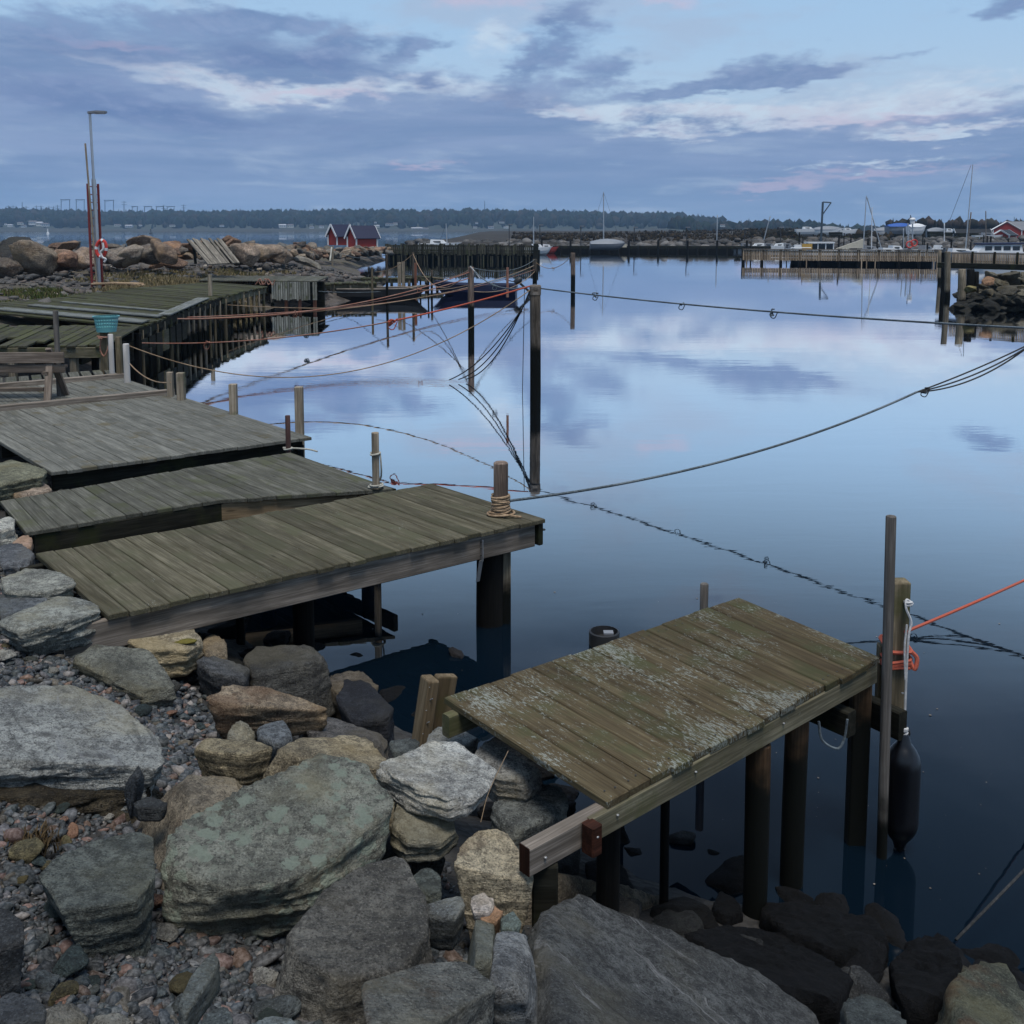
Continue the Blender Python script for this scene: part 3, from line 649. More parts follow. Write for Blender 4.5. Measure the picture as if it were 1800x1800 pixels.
slab('cream and rust split boulder under the sawn beam end', [(796, 1520), (806, 1490), (842, 1448), (893, 1462), (930, 1515), (942, 1552), (860, 1535)], [.84, .85, .86, .83, .8, .78, .82], .42, (.33, .275, .18), 'rock_r', 6, .05, -4, .05)
slab('massive dark grey sloping rock with pale veins at the bottom right', [(925, 1640), (975, 1556), (1020, 1560), (1150, 1618), (1330, 1700), (1440, 1800), (1380, 1880), (1150, 1880), (1000, 1860), (940, 1760)], [.83, .74, .72, .6, .46, .4, .55, .82, .95, .95], .55, (.062, .068, .075), 'rock_v', 6, .06, 10, .06)
slab('brown grooved slab sliding into the water under the near jetty', [(955, 1535), (1000, 1458), (1042, 1468), (1165, 1562), (1135, 1596), (1040, 1590)], [.50, .5, .46, .08, .08, .3], .4, (.12, .098, .07), 'rock', 5, .07, 10, .12, 22)
slab('long brown block with a rust red end face lying across the gravel', [(348, 1226), (402, 1202), (482, 1204), (578, 1242), (540, 1252), (400, 1240)], [.76, .74, .7, .62, .64, .72], .2, (.23, .17, .11), 'rock_r', 5, .05, -3, .06)
slab('squat brown stone with a mossy left face between the two largest slabs', [(318, 1362), (350, 1356), (412, 1366), (418, 1388), (372, 1420), (345, 1420)], [1., .99, .96, .95, .97, .99], .24, (.17, .14, .10), 'rock_r', 5, .06, 22, .04)
slab('dark grey flat-topped boulder in the shade of the long jetty', [(428, 1156), (455, 1132), (540, 1130), (572, 1152), (545, 1166), (445, 1184)], .48, .35, (.06, .06, .058), 'rock', 5, .05, 8)
slab('pale tan stone with a patch of yellow moss beneath the long beam', [(218, 1122), (268, 1100), (330, 1095), (362, 1128), (330, 1142), (255, 1140)], [.62, .62, .6, .56, .57, .6], .2, (.27, .23, .155), 'rock', 5, .06, -6, .08)
slab('flat triangular grey slab under the iron bracket', [(122, 1152), (180, 1128), (262, 1140), (292, 1188), (312, 1212), (236, 1216)], [.72, .7, .66, .62, .6, .64], .15, (.13, .135, .115), 'rock', 5, .04)
slab('long flat grey slab against the landward end of the long jetty', [(-10, 1090), (90, 1042), (168, 1058), (178, 1072), (100, 1098), (30, 1108)], [.88, .86, .82, .82, .84, .87], .2, (.19, .2, .185), 'rock', 5, .05, -8, .14)
slab('pale oval flat stone, second from the top in the pile left of the long jetty', [(0, 1016), (48, 997), (108, 1004), (136, 1026), (70, 1042), (10, 1040)], .84, .16, (.22, .225, .2), 'rock', 5, .06, 0, .1)
slab('blue-grey angular stone below the pale oval one', [(-10, 1046), (50, 1034), (86, 1050), (60, 1074), (0, 1082)], .8, .2, BL, 'rock', 5, .06)
slab('dark blue-grey stone at the landward corner of the long jetty', [(-10, 962), (30, 950), (62, 970), (50, 988), (0, 992)], .8, .2, (.1, .11, .13), 'rock', 5, .07)
slab('pink granite stone behind the dark corner stone', [(20, 952), (40, 938), (58, 944), (54, 962), (28, 964)], .72, .2, (.27, .17, .13), 'rock', 4, .07)
slab('white layered stone beside the bent jetty', [(-10, 918), (15, 903), (26, 910), (24, 926), (-8, 934)], .74, .3, (.34, .34, .31), 'rock', 4, .05, 0, .25)
slab('broad mossy slab abutting the widest jetty', [(-60, 830), (20, 806), (84, 824), (78, 836), (0, 850), (-60, 860)], .78, .16, (.15, .15, .095), 'rock', 5, .05, -5)
slab('rounded pinkish stone between the widest jetty and the bent jetty', [(20, 866), (35, 848), (75, 844), (92, 858), (70, 870)], .68, .35, (.26, .19, .14), 'rock', 4, .06)
slab('low dark stone left of the pinkish one', [(-20, 864), (8, 850), (22, 862), (12, 882), (-20, 884)], .6, .3, DK, 'rock', 4, .06)
slab('flat grey stone peeping out below the widest jetty', [(88, 846), (120, 836), (165, 842), (140, 856), (100, 858)], .55, .2, G3, 'rock', 4, .06)
slab('tan knobbly slab behind the lichen slab', [(478, 1318), (540, 1290), (640, 1296), (680, 1336), (660, 1352), (560, 1330)], [.92, .88, .84, .84, .88, .92], .25, (.23, .185, .11), 'rock', 5, .08, 12)
slab('low tan stone sunk in gravel in front of the pointed grey stone', [(335, 1312), (360, 1296), (440, 1298), (485, 1314), (440, 1326), (380, 1322)], .86, .2, (.22, .18, .105), 'rock', 5, .07)
slab('pointed grey stone standing below the brown block', [(395, 1296), (418, 1256), (432, 1262), (450, 1298), (425, 1306)], [.84, .9, .88, .8, .84], .2, (.17, .16, .13), 'rock', 4, .06)
slab('dark slate stone under the right end of the brown block', [(450, 1272), (500, 1264), (520, 1290), (490, 1310), (455, 1296)], .66, .25, BL, 'rock', 4, .06)
slab('blue-black boulder in the shadow below the long jetty', [(590, 1230), (605, 1195), (650, 1196), (692, 1240), (680, 1266), (620, 1268)], .34, .5, (.028, .032, .045), 'rock', 5, .06)
slab('long dark slab between the brown block and the weathered stub post', [(520, 1258), (560, 1250), (680, 1296), (676, 1310), (620, 1306), (540, 1284)], [.5, .48, .42, .46, .5, .52], .25, (.085, .082, .085), 'rock', 5, .05, 0, .1)
slab('grey stone with a white fleck behind the square slab', [(742, 1302), (770, 1276), (812, 1274), (845, 1296), (820, 1312), (770, 1316)], .72, .3, (.16, .17, .175), 'rock', 5, .07)
slab('dark teal stone left of the stub post foot', [(680, 1300), (710, 1292), (740, 1300), (735, 1322), (690, 1324)], .58, .3, (.075, .09, .095), 'rock', 4, .06)
slab('brown-grey boulder behind the dark flat-topped one', [(570, 1196), (600, 1176), (640, 1180), (668, 1208), (640, 1222), (590, 1218)], .3, .45, (.095, .08, .065), 'rock', 5, .06)
slab('tan stone in shadow right of the moss-patched stone', [(352, 1128), (372, 1106), (398, 1126), (402, 1150), (366, 1156)], .5, .3, (.2, .155, .1), 'rock', 4, .06)
slab('slanting dark striped slab behind the brown block', [(340, 1160), (375, 1146), (440, 1176), (428, 1192), (370, 1182)], [.56, .56, .48, .5, .54], .2, (.07, .075, .085), 'rock', 4, .05, 0, .1)
slab('long low wet black rock at the waterline below the fender', [(1335, 1604), (1352, 1582), (1450, 1590), (1540, 1612), (1562, 1650), (1480, 1672), (1390, 1640)], [.1, .1, .09, .08, .12, .2, .18], .5, (.003, .0035, .005), 'rock', 5, .08)
slab('sloping black rock beside the massive grey one', [(1215, 1650), (1270, 1618), (1400, 1640), (1500, 1720), (1470, 1760), (1380, 1740)], [.3, .16, .14, .24, .35, .42], .6, (.003, .0035, .005), 'rock', 5, .07)
slab('black wet rock right of the fender reflection', [(1560, 1690), (1610, 1650), (1660, 1634), (1688, 1660), (1690, 1740), (1600, 1770)], [.2, .14, .16, .16, .3, .34], .6, (.003, .0035, .005), 'rock', 5, .09)
slab('greenish boulder with an ochre crest in the bottom right corner', [(1672, 1720), (1730, 1678), (1765, 1680), (1800, 1740), (1812, 1800), (1720, 1840), (1672, 1790)], [.36, .3, .28, .26, .34, .5, .48], .7, (.09, .10, .075), 'rock_r', 5, .08, 15)
slab('dark teal stone at the bottom edge right of the massive grey rock', [(1478, 1758), (1520, 1740), (1590, 1780), (1600, 1830), (1500, 1840)], [.5, .45, .42, .55, .62], .5, (.06, .075, .08), 'rock', 5, .06)
slab('black rock standing out of the water by the thin leaning post', [(1248, 1590), (1262, 1560), (1290, 1572), (1310, 1600), (1280, 1616)], .1, .4, (.003, .0035, .005), 'rock', 4, .08)
slab('small dark rock awash beside the brown grooved slab', [(1140, 1610), (1180, 1580), (1240, 1612), (1225, 1640), (1160, 1640)], .14, .4, (.02, .022, .024), 'rock', 4, .08)
slab('dark stone wedged between the grooved slab and the massive rock', [(1030, 1570), (1080, 1556), (1130, 1590), (1100, 1618), (1040, 1604)], .4, .4, (.03, .03, .03), 'rock', 4, .08)
slab('tiny rock awash in open water right of the sawn beam', [(1172, 1466), (1200, 1459), (1226, 1464), (1220, 1474), (1185, 1472)], .035, .12, (.025, .027, .03), 'rock', 4, .1)
slab('tall upright slate slab left of its twin below the cream boulder', [(836, 1612), (866, 1612), (864, 1690), (830, 1680)], [.94, .92, .98, 1.0], .16, (.11, .13, .135), 'rock', 4, .03, 0)
slab('wide upright slate slab with vertical grain below the cream boulder', [(868, 1636), (920, 1630), (926, 1650), (922, 1736), (862, 1728)], [.96, .93, .93, 1.0, 1.02], .16, (.13, .14, .155), 'rock', 4, .03, 0)
slab('oblong grey stone left of the twin slate slabs', [(746, 1584), (812, 1570), (818, 1590), (800, 1612), (748, 1610)], .95, .14, (.14, .155, .165), 'rock', 4, .05)
slab('dark green-grey stone above the oblong grey one', [(725, 1540), (750, 1518), (775, 1540), (778, 1568), (750, 1576)], .88, .2, (.075, .09, .085), 'rock', 4, .06)
slab('black stone in the gap right of the olive layered slab', [(722, 1500), (760, 1488), (785, 1505), (770, 1522), (735, 1520)], .74, .2, (.05, .052, .05), 'rock', 4, .06)
slab('white and pink speckled cobble at the foot of the cream boulder', [(822, 1578), (850, 1566), (872, 1584), (862, 1602), (832, 1604)], .96, .1, (.36, .31, .29), 'rock', 4, .07)
slab('orange-brown cobble next to the speckled one', [(840, 1598), (868, 1590), (886, 1600), (872, 1618), (846, 1616)], .94, .1, (.3, .16, .09), 'rock', 4, .07)
slab('teal angular cobble left of the massive rock', [(880, 1612), (905, 1600), (914, 1622), (900, 1636), (882, 1632)], .93, .1, (.1, .14, .14), 'rock', 4, .06)
slab('long slate blade lying in the pebbles at the lower left', [(312, 1760), (345, 1700), (375, 1672), (386, 1690), (350, 1750), (325, 1785)], 1.33, .07, (.1, .12, .13), 'rock', 4, .05)
slab('dark block stone at the left edge below the dark grey-green stone', [(-20, 1600), (20, 1590), (42, 1620), (44, 1650), (0, 1668), (-20, 1660)], 1.26, .15, (.055, .06, .068), 'rock', 4, .06)
slab('blue-black flat stone in the bottom left corner', [(-10, 1752), (30, 1742), (80, 1765), (85, 1795), (20, 1800), (-20, 1790)], 1.36, .1, (.055, .062, .075), 'rock', 4, .06)
slab('smooth grey stone at the bottom edge among the pebbles', [(360, 1782), (395, 1764), (410, 1790), (400, 1812), (362, 1812)], 1.35, .08, (.09, .11, .115), 'rock', 4, .05)
slab('white-veined blue stone at the bottom edge, left of the two-toned slab', [(440, 1800), (470, 1786), (520, 1792), (530, 1815), (450, 1825)], 1.33, .1, (.12, .15, .175), 'rock', 4, .06)
slab('dark shale flake by the squat brown stone', [(232, 1410), (262, 1398), (300, 1412), (290, 1420), (240, 1420)], 1.0, .05, (.045, .05, .055), 'rock', 4, .05)
slab('small black upright stone at the front of the long pale slab', [(222, 1376), (232, 1356), (244, 1374), (240, 1388), (224, 1388)], [1.0, 1.06, 1., .98, .98], .14, (.05, .06, .075), 'rock', 4, .05)
# ------------------------------------------------------------------ smaller shore rocks and cobbles
VAR = [rock_mesh('rock', (1, rn*.8, rn*.62), 4, 40+i, .07, 15, 110, .02, False) for i, rn in enumerate((.9, .8, 1., .75, .85, .95, .7, .88))]
for v_ in VAR: v_.materials.append(M_['rock'])
def drop(name, label, cat, grp, x, y, z, s, col, rs, variants=VAR, flat=1., mat=None):
    me = rs.choice(len(variants)); me = variants[me]
    o = bpy.data.objects.new(name, me); COL.objects.link(o); o.color = (*col, 1)
    from mathutils import Euler
    M = Matrix.Translation((x, y, z)) @ Euler((rs.uniform(-.4, .4), rs.uniform(-.4, .4), rs.uniform(0, 6.3))).to_matrix().to_4x4() @ Matrix.Diagonal((s, s, s*flat, 1))
    reg(o, M, None); return tag(o, label, cat, grp)
rs = np.random.RandomState(3)
sh_ = []
for i in range(len(SH)-1):
    a, b = Vector(SH[i]), Vector(SH[i+1])
    if max(a.y, b.y) > 17 or b.y < 1: continue
    n = int((b-a).length/.1)
    for j in range(n): sh_.append(a.lerp(b, (j+rs.rand())/n))
LM = [(1.9, 3.6, 'in the lower right corner'), (.9, 4.5, 'beneath the near jetty'), (.2, 4.6, 'beside the sawn beam end'), (-.35, 5.3, 'around the stub post'), (-1.2, 6.3, 'beyond the brown block'), (-2.1, 6.6, 'beneath the long jetty'), (-3.2, 7.6, 'between the long and the bent jetty'), (-4., 9., 'beneath the widest jetty'), (-5.5, 12, 'beneath the bench deck'), (-7, 15.5, 'beneath the collapsing deck')]
LG = [(-.8, 3.4, 'around the lichen slab'), (-1.25, 2.9, 'around the dark grey-green stone'), (-.5, 2.75, 'before the dome shaped boulder'), (-1.2, 2.25, 'at the bottom left'), (-.45, 2.3, 'at the bottom edge'), (.1, 2.5, 'by the massive dark rock'), (-1.9, 4.1, 'by the long pale slab'), (-1.3, 4.9, 'by the brown block'), (-2.2, 5.3, 'by the long jetty foot'), (-1.75, 3.4, 'at the left edge')]
def nearby(x, y, base, noun, L=LM):
    p = min(L, key=lambda q: (q[0]-x)**2+(q[1]-y)**2)[2]; return base+' '+p, noun, base+' '+p
nr = 0
for q in sh_:
    if nr >= 150: break
    for s0 in (-.15, -.55, -1.0, -1.5):
        if rs.rand() < .6: continue
        s0 += rs.uniform(-.25, .25)
        x = q.x+(.668*s0); y = q.y+.744*s0; s = rs.uniform(.16, .42)*(1 if q.y < 9 else 1.4)
        if abs(x/max(y, .1)) > .62 and y < 9: continue
        z = H(x, y); nr += 1
        wet = s0 > -.6
        c = (np.array([.006, .0065, .008]) if wet else np.array([.035, .037, .04]))*rs.uniform(.7, 1.3)
        drop('shore_rock', *nearby(x, y, 'wet dark rock at the water edge' if wet else 'dark broken rock on the shore bank', 'rock'), x, y, z+.02, s, tuple(c), rs, flat=.8)
# cobbles lying on the gravel
CV = [rock_mesh('cobble', (1, .8, .6), 3, 80+i, .06, 14, 110, 0, False) for i in range(8)]
for v_ in CV: v_.materials.append(M_['rock'])
cob = [('pinkish granite cobble lying on the gravel', (.27, .165, .13)), ('slate grey angular cobble lying on the gravel', (.10, .115, .125)), ('dark blue-green cobble lying on the gravel', (.055, .075, .08)), ('pale grey cobble lying on the gravel', (.27, .265, .25)), ('olive brown cobble lying on the gravel', (.13, .115, .07))]
def picks(rs, N, y0, y1, pw):
    out = []
    while sum(map(len, out)) < N:
        y = y0+(y1-y0)*rs.rand(4000)**pw; x = rs.uniform(-.62, .22, 4000)*y; s = shore_dist(x, y)
        k_ = (s > -5.2) & (s < -1.2-.6*rs.rand(4000)); out.append(np.stack([x[k_], y[k_]], 1))
    return np.vstack(out)[:N]
nc = 0
for x, y in picks(rs, 330, 1.6, 6.2, 1.3):
    lab, c = cob[rs.choice(5, p=(.16, .34, .26, .14, .10))]; q = rs.gamma(3., .012)+.045
    drop('cobble', *nearby(x, y, lab, 'cobble', LG), x, y, H(x, y)+q*.27, q, tuple(np.array(c)*rs.uniform(.4, .85)), rs, CV, .8)
# gravel: one mass of pebbles
def pebbles(name, N, gen, size, pal, seed, k=2, lift=.3):
    rs = np.random.RandomState(seed); iv, jf = ico(k); T = []
    for i in range(10):
        Nn = rs.normal(size=(8, 3)); Nn /= np.linalg.norm(Nn, axis=1)[:, None]
        T.append(iv*polytope(iv, Nn, rs.uniform(.55, 1, 8), 90)[:, None])
    V_, F_, C_ = [], [], []; nv = len(iv); ps = []
    ps = gen(rs); zz = Hn(ps[:, 0], ps[:, 1])
    for i in range(N):
        s = size(rs, ps[i]); a, b, c = rs.uniform(0, 6.28, 3); ca, sa, cb, sb = math.cos(a), math.sin(a), math.cos(b*.15), math.sin(b*.15)
        R = np.array([[ca, -sa, 0], [sa, ca, 0], [0, 0, 1]]) @ np.array([[1, 0, 0], [0, cb, -sb], [0, sb, cb]])
        P = T[i % 10]*(s*rs.uniform(.8, 1.35), s*rs.uniform(.6, 1.), s*rs.uniform(.35, .7)); P = P @ R.T+(ps[i, 0], ps[i, 1], zz[i]+s*lift*rs.uniform(-.2, 1.6))
        V_.append(P); F_.append(jf+i*nv); C_.append(np.tile(np.array(pal[rs.choice(len(pal))])*rs.uniform(.45, 1.45), (nv, 1)))
    o = obj(name, npmesh(name, np.vstack(V_), np.vstack(F_), False, np.vstack(C_)), M_['pebble'], None, None, 'stuff'); return o
PAL = [(.075, .09, .105), (.05, .065, .075), (.12, .125, .135), (.2, .2, .2), (.03, .04, .045), (.06, .075, .075), (.26, .155, .125), (.09, .1, .11), (.12, .1, .07), (.3, .27, .25), (.018, .023, .03), (.04, .06, .07), (.15, .14, .145), (.055, .06, .07), (.2, .12, .08), (.1, .115, .12)]
PAL = [tuple(np.array(c)*.6) for c in PAL+PAL[:6]]
o = pebbles('gravel', 6500, lambda r: picks(r, 6500, 1.55, 4.2, 1.15), lambda r, p: min(.05, .012+r.gamma(1.6, .0055)), PAL, 11)
tag(o, 'coarser pebbles scattered on top of the beach gravel', 'gravel')
o = pebbles('gravel', 26000, lambda r: picks(r, 26000, 1.55, 4.4, 1.1), lambda r, p: .0065+r.gamma(1.6, .0032), PAL, 13, 1, .3)
tag(o, 'mixed grey and pink pebbles covering the beach', 'gravel')
o = pebbles('gravel', 16000, lambda r: picks(r, 16000, 4.0, 8.5, 1.1), lambda r, p: min(.05, .013+r.gamma(2.2, .004)), [tuple(np.array(c)*1.3) for c in PAL], 12, 1, .4)
tag(o, 'finer pebbles of the beach towards the long jetty', 'gravel')
# dry weeds by the long jetty
def tuft(name, label, cx, cy, z, n, r, h, cols, seed, cat='plant'):
    rs = np.random.RandomState(seed); V_, F_, C_ = [], [], []
    for i in range(n):
        a = rs.uniform(0, 6.28); q = r*rs.rand()**.6; bx, by = cx+q*math.cos(a), cy+q*math.sin(a); L = h*rs.uniform(.4, 1.2); la = rs.uniform(0, 6.28); le = L*rs.uniform(.2, .9); w = L*.035+.002
        p0 = np.array([bx, by, z]); p1 = p0+(le*.4*math.cos(la), le*.4*math.sin(la), L*.6); p2 = p0+(le*math.cos(la), le*math.sin(la), L); sdv = np.array([-math.sin(la), math.cos(la), 0])*w
        k_ = len(V_)*5; V_.append([p0-sdv, p0+sdv, p1-sdv*.8, p1+sdv*.8, p2]); F_ += [(k_, k_+1, k_+3), (k_, k_+3, k_+2), (k_+2, k_+3, k_+4)]; C_ += [np.array(cols[rs.choice(len(cols))])*rs.uniform(.6, 1.3)]*5
    o = obj(name, npmesh(name, np.array(V_).reshape(-1, 3), np.array(F_), False, np.array(C_)), M_['grass'])
    return tag(o, label, cat) if label else o
for px, py, z, lab in ((30, 1115, .66, 'dry brown weed tuft by the landward end of the long jetty'), (150, 1394, .88, 'small rusty weed growing in the gravel below the long pale slab'), (58, 1456, 1.0, 'faded grass tuft in the gravel at the left edge')):
    p = W(px, py, z); tuft('weed', lab, p.x, p.y, H(p.x, p.y)+.01, 260, .09, .045, [(.10, .07, .035), (.07, .05, .028)], px)
p = W(845, 1445, .86); rope('grass_stalk', [p, p+Vector((.03, .03, .1)), p+Vector((.1, .06, .24))], .0014, M_['r_tan'], 'single dry grass stalk leaning in front of the cream boulder', 'grass stalk')
# ------------------------------------------------------------------ jetties
def wz(px, py, z): return W(px, py, z)
def nail_bolt(parent, p, r=.008, mat='galv', name='bolt'):
    m = MB(); m.lathe([(r*.4, -r*.5), (r, -r*.3), (r, r*.3), (r*.5, r*.6)], (0, 0, 0), 8)
    return m.build(name, M_[mat], parent, Matrix.Translation(p), smooth=True)
# near jetty (right)
ZA = .95
A = {k_: W(*v_, ZA) for k_, v_ in dict(nl=(1070, 1410), nr=(1548, 1154), fr=(1300, 1050), fl=(781, 1226)).items()}
JA = thing('jetty', 'small near jetty of mottled boards with pale lichen, on the right', 'jetty', ((A['nl']+A['fr'])/2).to_tuple()[:2]+(0,))
deck(JA, [A['nl'], A['nr']], [A['fl'], A['fr']], 16, M_['deck_a'], .03, .004, .012)
ux = (A['nr']-A['nl']).normalized(); uy = (A['fl']-A['nl']).normalized(); dn = Vector((0, 0, -1))
def ja(u, v, z): return A['nl']+ux*u+uy*v+Vector((0, 0, z))
LA = (A['nr']-A['nl']).length; WA = (A['fl']-A['nl']).length
bar('beam', ja(-.37, .045, -.085), ja(.0, .045, -.085), .055, .105, M_['beam'], JA)
bar('beam', ja(-.09, .03, -.083), ja(LA-.02, .03, -.083), .05, .1, M_['beam_moss'], JA)
bar('beam', ja(-.05, WA-.08, -.083), ja(LA-.02, WA-.08, -.083), .05, .1, M_['beam_moss'], JA)
m = MB(); m.box((0, 0, 0), (.004, .05, .1)); tag(m.build('beam_end', M_['red_end'], JA, frame(ja(-.374, .045, -.085), ja(-.366, .045, -.085))), 'red stained sawn end of the beam')
bar('joint_block', ja(-.1, -.015, -.14), ja(-.1, -.015, -.035), .06, .05, M_['red_end'], JA, up=ux)
for u in (-.3, -.1, .05, .5, 1.1): nail_bolt(JA, ja(u, .014 if u < -.2 else (.002 if u > 0 else -.043), -.09+.02*(u > -.2)), .006)
bar('crossbeam', ja(LA-.28, -.02, -.24), ja(LA-.3, WA, -.24), .07, .12, M_['beam_dark'], JA)
def pile(parent, px, py, r, ztop, mat='pile', shape='pole', zb=-.9, name='pile', lean=(0, 0), pw=None, n=14):
    """px, py: where its axis meets the water"""
    p = W(px, py, 0)
    a, b = Vector((p.x-lean[0]*.9, p.y-lean[1]*.9, zb)), Vector((p.x+lean[0]*ztop, p.y+lean[1]*ztop, ztop))
    if shape == 'pole': return pole(name, a, b, r, M_[mat], parent, n)
    return bar2(name, a, b, r*2, (pw or r)*2, M_[mat], parent)
def bar2(name, a, b, w, h, mat, parent=None):
    """square post whose local z runs along it"""
    a, b = Vector(a), Vector(b); L = (b-a).length; c = .006; m = MB(); y, z = w/2, h/2
    prof = [(-y+c, -z), (y-c, -z), (y, -z+c), (y, z-c), (y-c, z), (-y+c, z), (-y, z-c), (-y, -z+c)]
    vs = [(p[0]*k_, p[1]*k_, q) for q, k_ in ((-L/2, 1), (L/2-.006, 1), (L/2, .93)) for p in prof]
    m.add(vs, [tuple(range(8))[::-1], tuple(range(16, 24))]+[(i+8*j, (i+1) % 8+8*j, 8+(i+1) % 8+8*j, 8+i+8*j) for j in (0, 1) for i in range(8)])
    return m.build(name, mat, parent, Matrix.Translation((a+b)/2) @ (b-a).to_track_quat('Z', 'Y').to_matrix().to_4x4())
for u, v, r, mt in ((1.0, .06, .053, 'pile'), (1.32, .08, .053, 'pile'), (.66, .3, .02, 'pile_tar'), (.95, WA-.15, .05, 'pile_tar'), (.12, .12, .045, 'pile_tar')):
    q = ja(u, v, 0); pole('pile', (q.x, q.y, -.9), (q.x, q.y, .8), r, M_[mt], JA)
q = ja(LA-.07, .06, 0); bar2('pile', (q.x, q.y, -.9), (q.x, q.y, .88), .09, .07, M_['pile'], JA)
q = ja(-.27, .05, 0); bar2('stub_post', (q.x, q.y, .2), (q.x, q.y, .812), .09, .06, M_['beam_dark'], JA)
bar('crossbeam', ja(LA+.02, -.12, -.31), ja(LA+.05, .25, -.31), .06, .14, M_['beam_dark'], JA)
# tall thin pole, square end post of the near jetty
q = ja(LA-.015, -.075, 0)
pt = Dp(1562, 905, q.y-.0); pole('corner_pole', (q.x-.03, q.y-.06, -.6), (pt.x, pt.y-.03, pt.z), .024, M_['pole_grey'], JA, 12, None, .006)
for dz_ in (-.16, -.155): nail_bolt(JA, ja(LA-.05+.12*(dz_ > -.158), -.085, dz_-.02), .007)
ep = ja(LA+.06, .05, 0); pt = Dp(1581, 1020, ep.y)
b0 = Vector((pt.x+.0, ep.y, .64)); EP = bar2('end_post', b0, Vector((pt.x, ep.y, pt.z)), .085, .085, M_['post_green'], JA)
bar2('end_post_batten', b0+Vector((-.02, .07, 0)), Vector((pt.x-.02, ep.y+.07, .95)), .09, .05, M_['post_green'], JA)
nail_bolt(JA, Vector((pt.x+.015, ep.y-.05, pt.z-.09)), .012); endp = Vector((pt.x, ep.y, pt.z))
# weathered stub post at the landward end
p = W(768, 1290, .62); SPT = thing('stub_post', 'leaning square stub post with bent nails at the landward end of the near jetty', 'post', (p.x, p.y, .3))
tp = W(752, 1210, 1.02)
a_, b_ = Dp(738, 1318, 4.75), Dp(756, 1192, 4.78); bar2('post_half', a_, b_, .098, .06, M_['stub'], SPT); bar2('post_half', a_+Vector((.073, .04, .05)), b_+Vector((.076, .04, -.004)), .05, .11, M_['stub'], SPT)
a_, b_ = a_+Vector((.01, .03, 0)), b_+Vector((.01, .03, 0))
for i in range(5):
    t = .9-.16*i; q = a_.lerp(b_, t)+Vector((-.015+.012*(i % 2), -.063, 0)); rope('nail', [q, q+Vector((.006, -.012, .004)), q+Vector((.012+.01*(i % 2), -.02, .016))], .0026, M_['galv'], parent=SPT, n=3)
# square dark post behind the near jetty
p = W(1240, 1130, .5); q = Dp(1238, 1027, 6.15); tag(pole('post', (q.x, q.y, -.8), (q.x, q.y, q.z), .026, M_['pole_grey'], None, 12), 'short grey round post just behind the far edge of the near jetty', 'post')
q = W(1062, 1132, 0); m = MB(); m.lathe([(.105, -.3), (.112, .02), (.112, .10), (.098, .105), (.09, .06), (.085, .045)], (0, 0, 0), 18)
TK = thing('mooring_tub', 'black tub of a sunken mooring sticking out of the water behind the near jetty', 'tub', (q.x, q.y, 0)); m.build('tub', M_['black'], TK, Matrix.Translation((q.x, q.y, -.005)), smooth=True)
m = MB(); m.box((.03, 0, .085), (.07, .06, .015)); m.build('concrete_block', M_['grey_paint'], TK, Matrix.Translation((q.x, q.y, 0)))
rk_ = drop('shore_rock', 'small dark rock breaking the surface between the two jetties', 'rock', None, W(803, 1152, 0).x, W(803, 1152, 0).y, .0, .14, (.02, .02, .024), rs, VAR)
rk_.pop('group', None) if 'group' in rk_ else None
# long jetty
ZB = .80
B = {k_: W(*v_, ZB) for k_, v_ in dict(nl=(190, 1082), nr=(957, 911), fr=(760, 850), fl=(62, 973)).items()}
JB = thing('jetty', 'long olive-grey jetty with a rope-wound post at its outer corner', 'jetty', ((B['nl']+B['fr'])/2).to_tuple()[:2]+(0,))
deck(JB, [B['nl'], B['nr']], [B['fl'], B['fr']], 27, M_['deck_b'], .032, .0035, .012)
ub = (B['nr']-B['nl']).normalized(); vb = (B['fr']-B['nr']).normalized(); LB = (B['nr']-B['nl']).length; WB = (B['fr']-B['nr']).length; nb = ub.cross(Vector((0, 0, 1)))
def jb(u, v, z): return B['nl']+ub*u+vb*v+Vector((0, 0, z))
bar('beam', jb(-.43, .05, -.125), jb(LB-.07, .05, -.125), .05, .18, M_['beam'], JB)
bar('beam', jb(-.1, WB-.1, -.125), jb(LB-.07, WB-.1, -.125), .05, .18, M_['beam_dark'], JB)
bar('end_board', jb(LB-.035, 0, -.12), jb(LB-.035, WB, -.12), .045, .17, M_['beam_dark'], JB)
nail_bolt(JB, jb(LB+.02, .03, -.1), .014, 'darkmetal')
# iron strap brackets
def strap(u, foot):
    m = MB(); p = jb(u, .05, -.05)+nb*.028
    m.bar(p+Vector((0, 0, -.01)), p+Vector((0, 0, -.17)), .004, .05, up=nb) ; 
    if foot: m.bar(p+Vector((0, 0, -.17)), p+nb*.06+ub*.05+Vector((0, 0, -.235)), .045, .004)
    else: m.bar(p+Vector((0, 0, -.17)), p+Vector((0, 0, -.34))+vb*.04, .035, .005)
    o = m.build('bracket', M_['galv'], JB)
    for i in range(3): nail_bolt(JB, p+nb*.004+Vector((0, 0, -.03-.05*i)), .008, 'darkmetal')
strap(-.24, True); strap(LB-.58, False)
pile(JB, 862, 1096, .105, .62, 'pile_tar'); q = W(886, 1094, 0)
bar2('pile', (q.x, q.y, -.9), (q.x, q.y, .72), .105, .075, M_['pile_low'], JB)
q = jb(LB-1.75, .5, 0); pole('pile', (q.x, q.y, -.9), (q.x, q.y, .72), .075, M_['pile_tar'], JB)
q = jb(LB-2.0, .95, 0); pole('pile', (q.x, q.y, -.9), (q.x, q.y, .72), .032, M_['pile_tar'], JB)
q = jb(LB-3.4, .8, 0); pole('pile', (q.x, q.y, -.9), (q.x, q.y, .72), .06, M_['pile_tar'], JB)
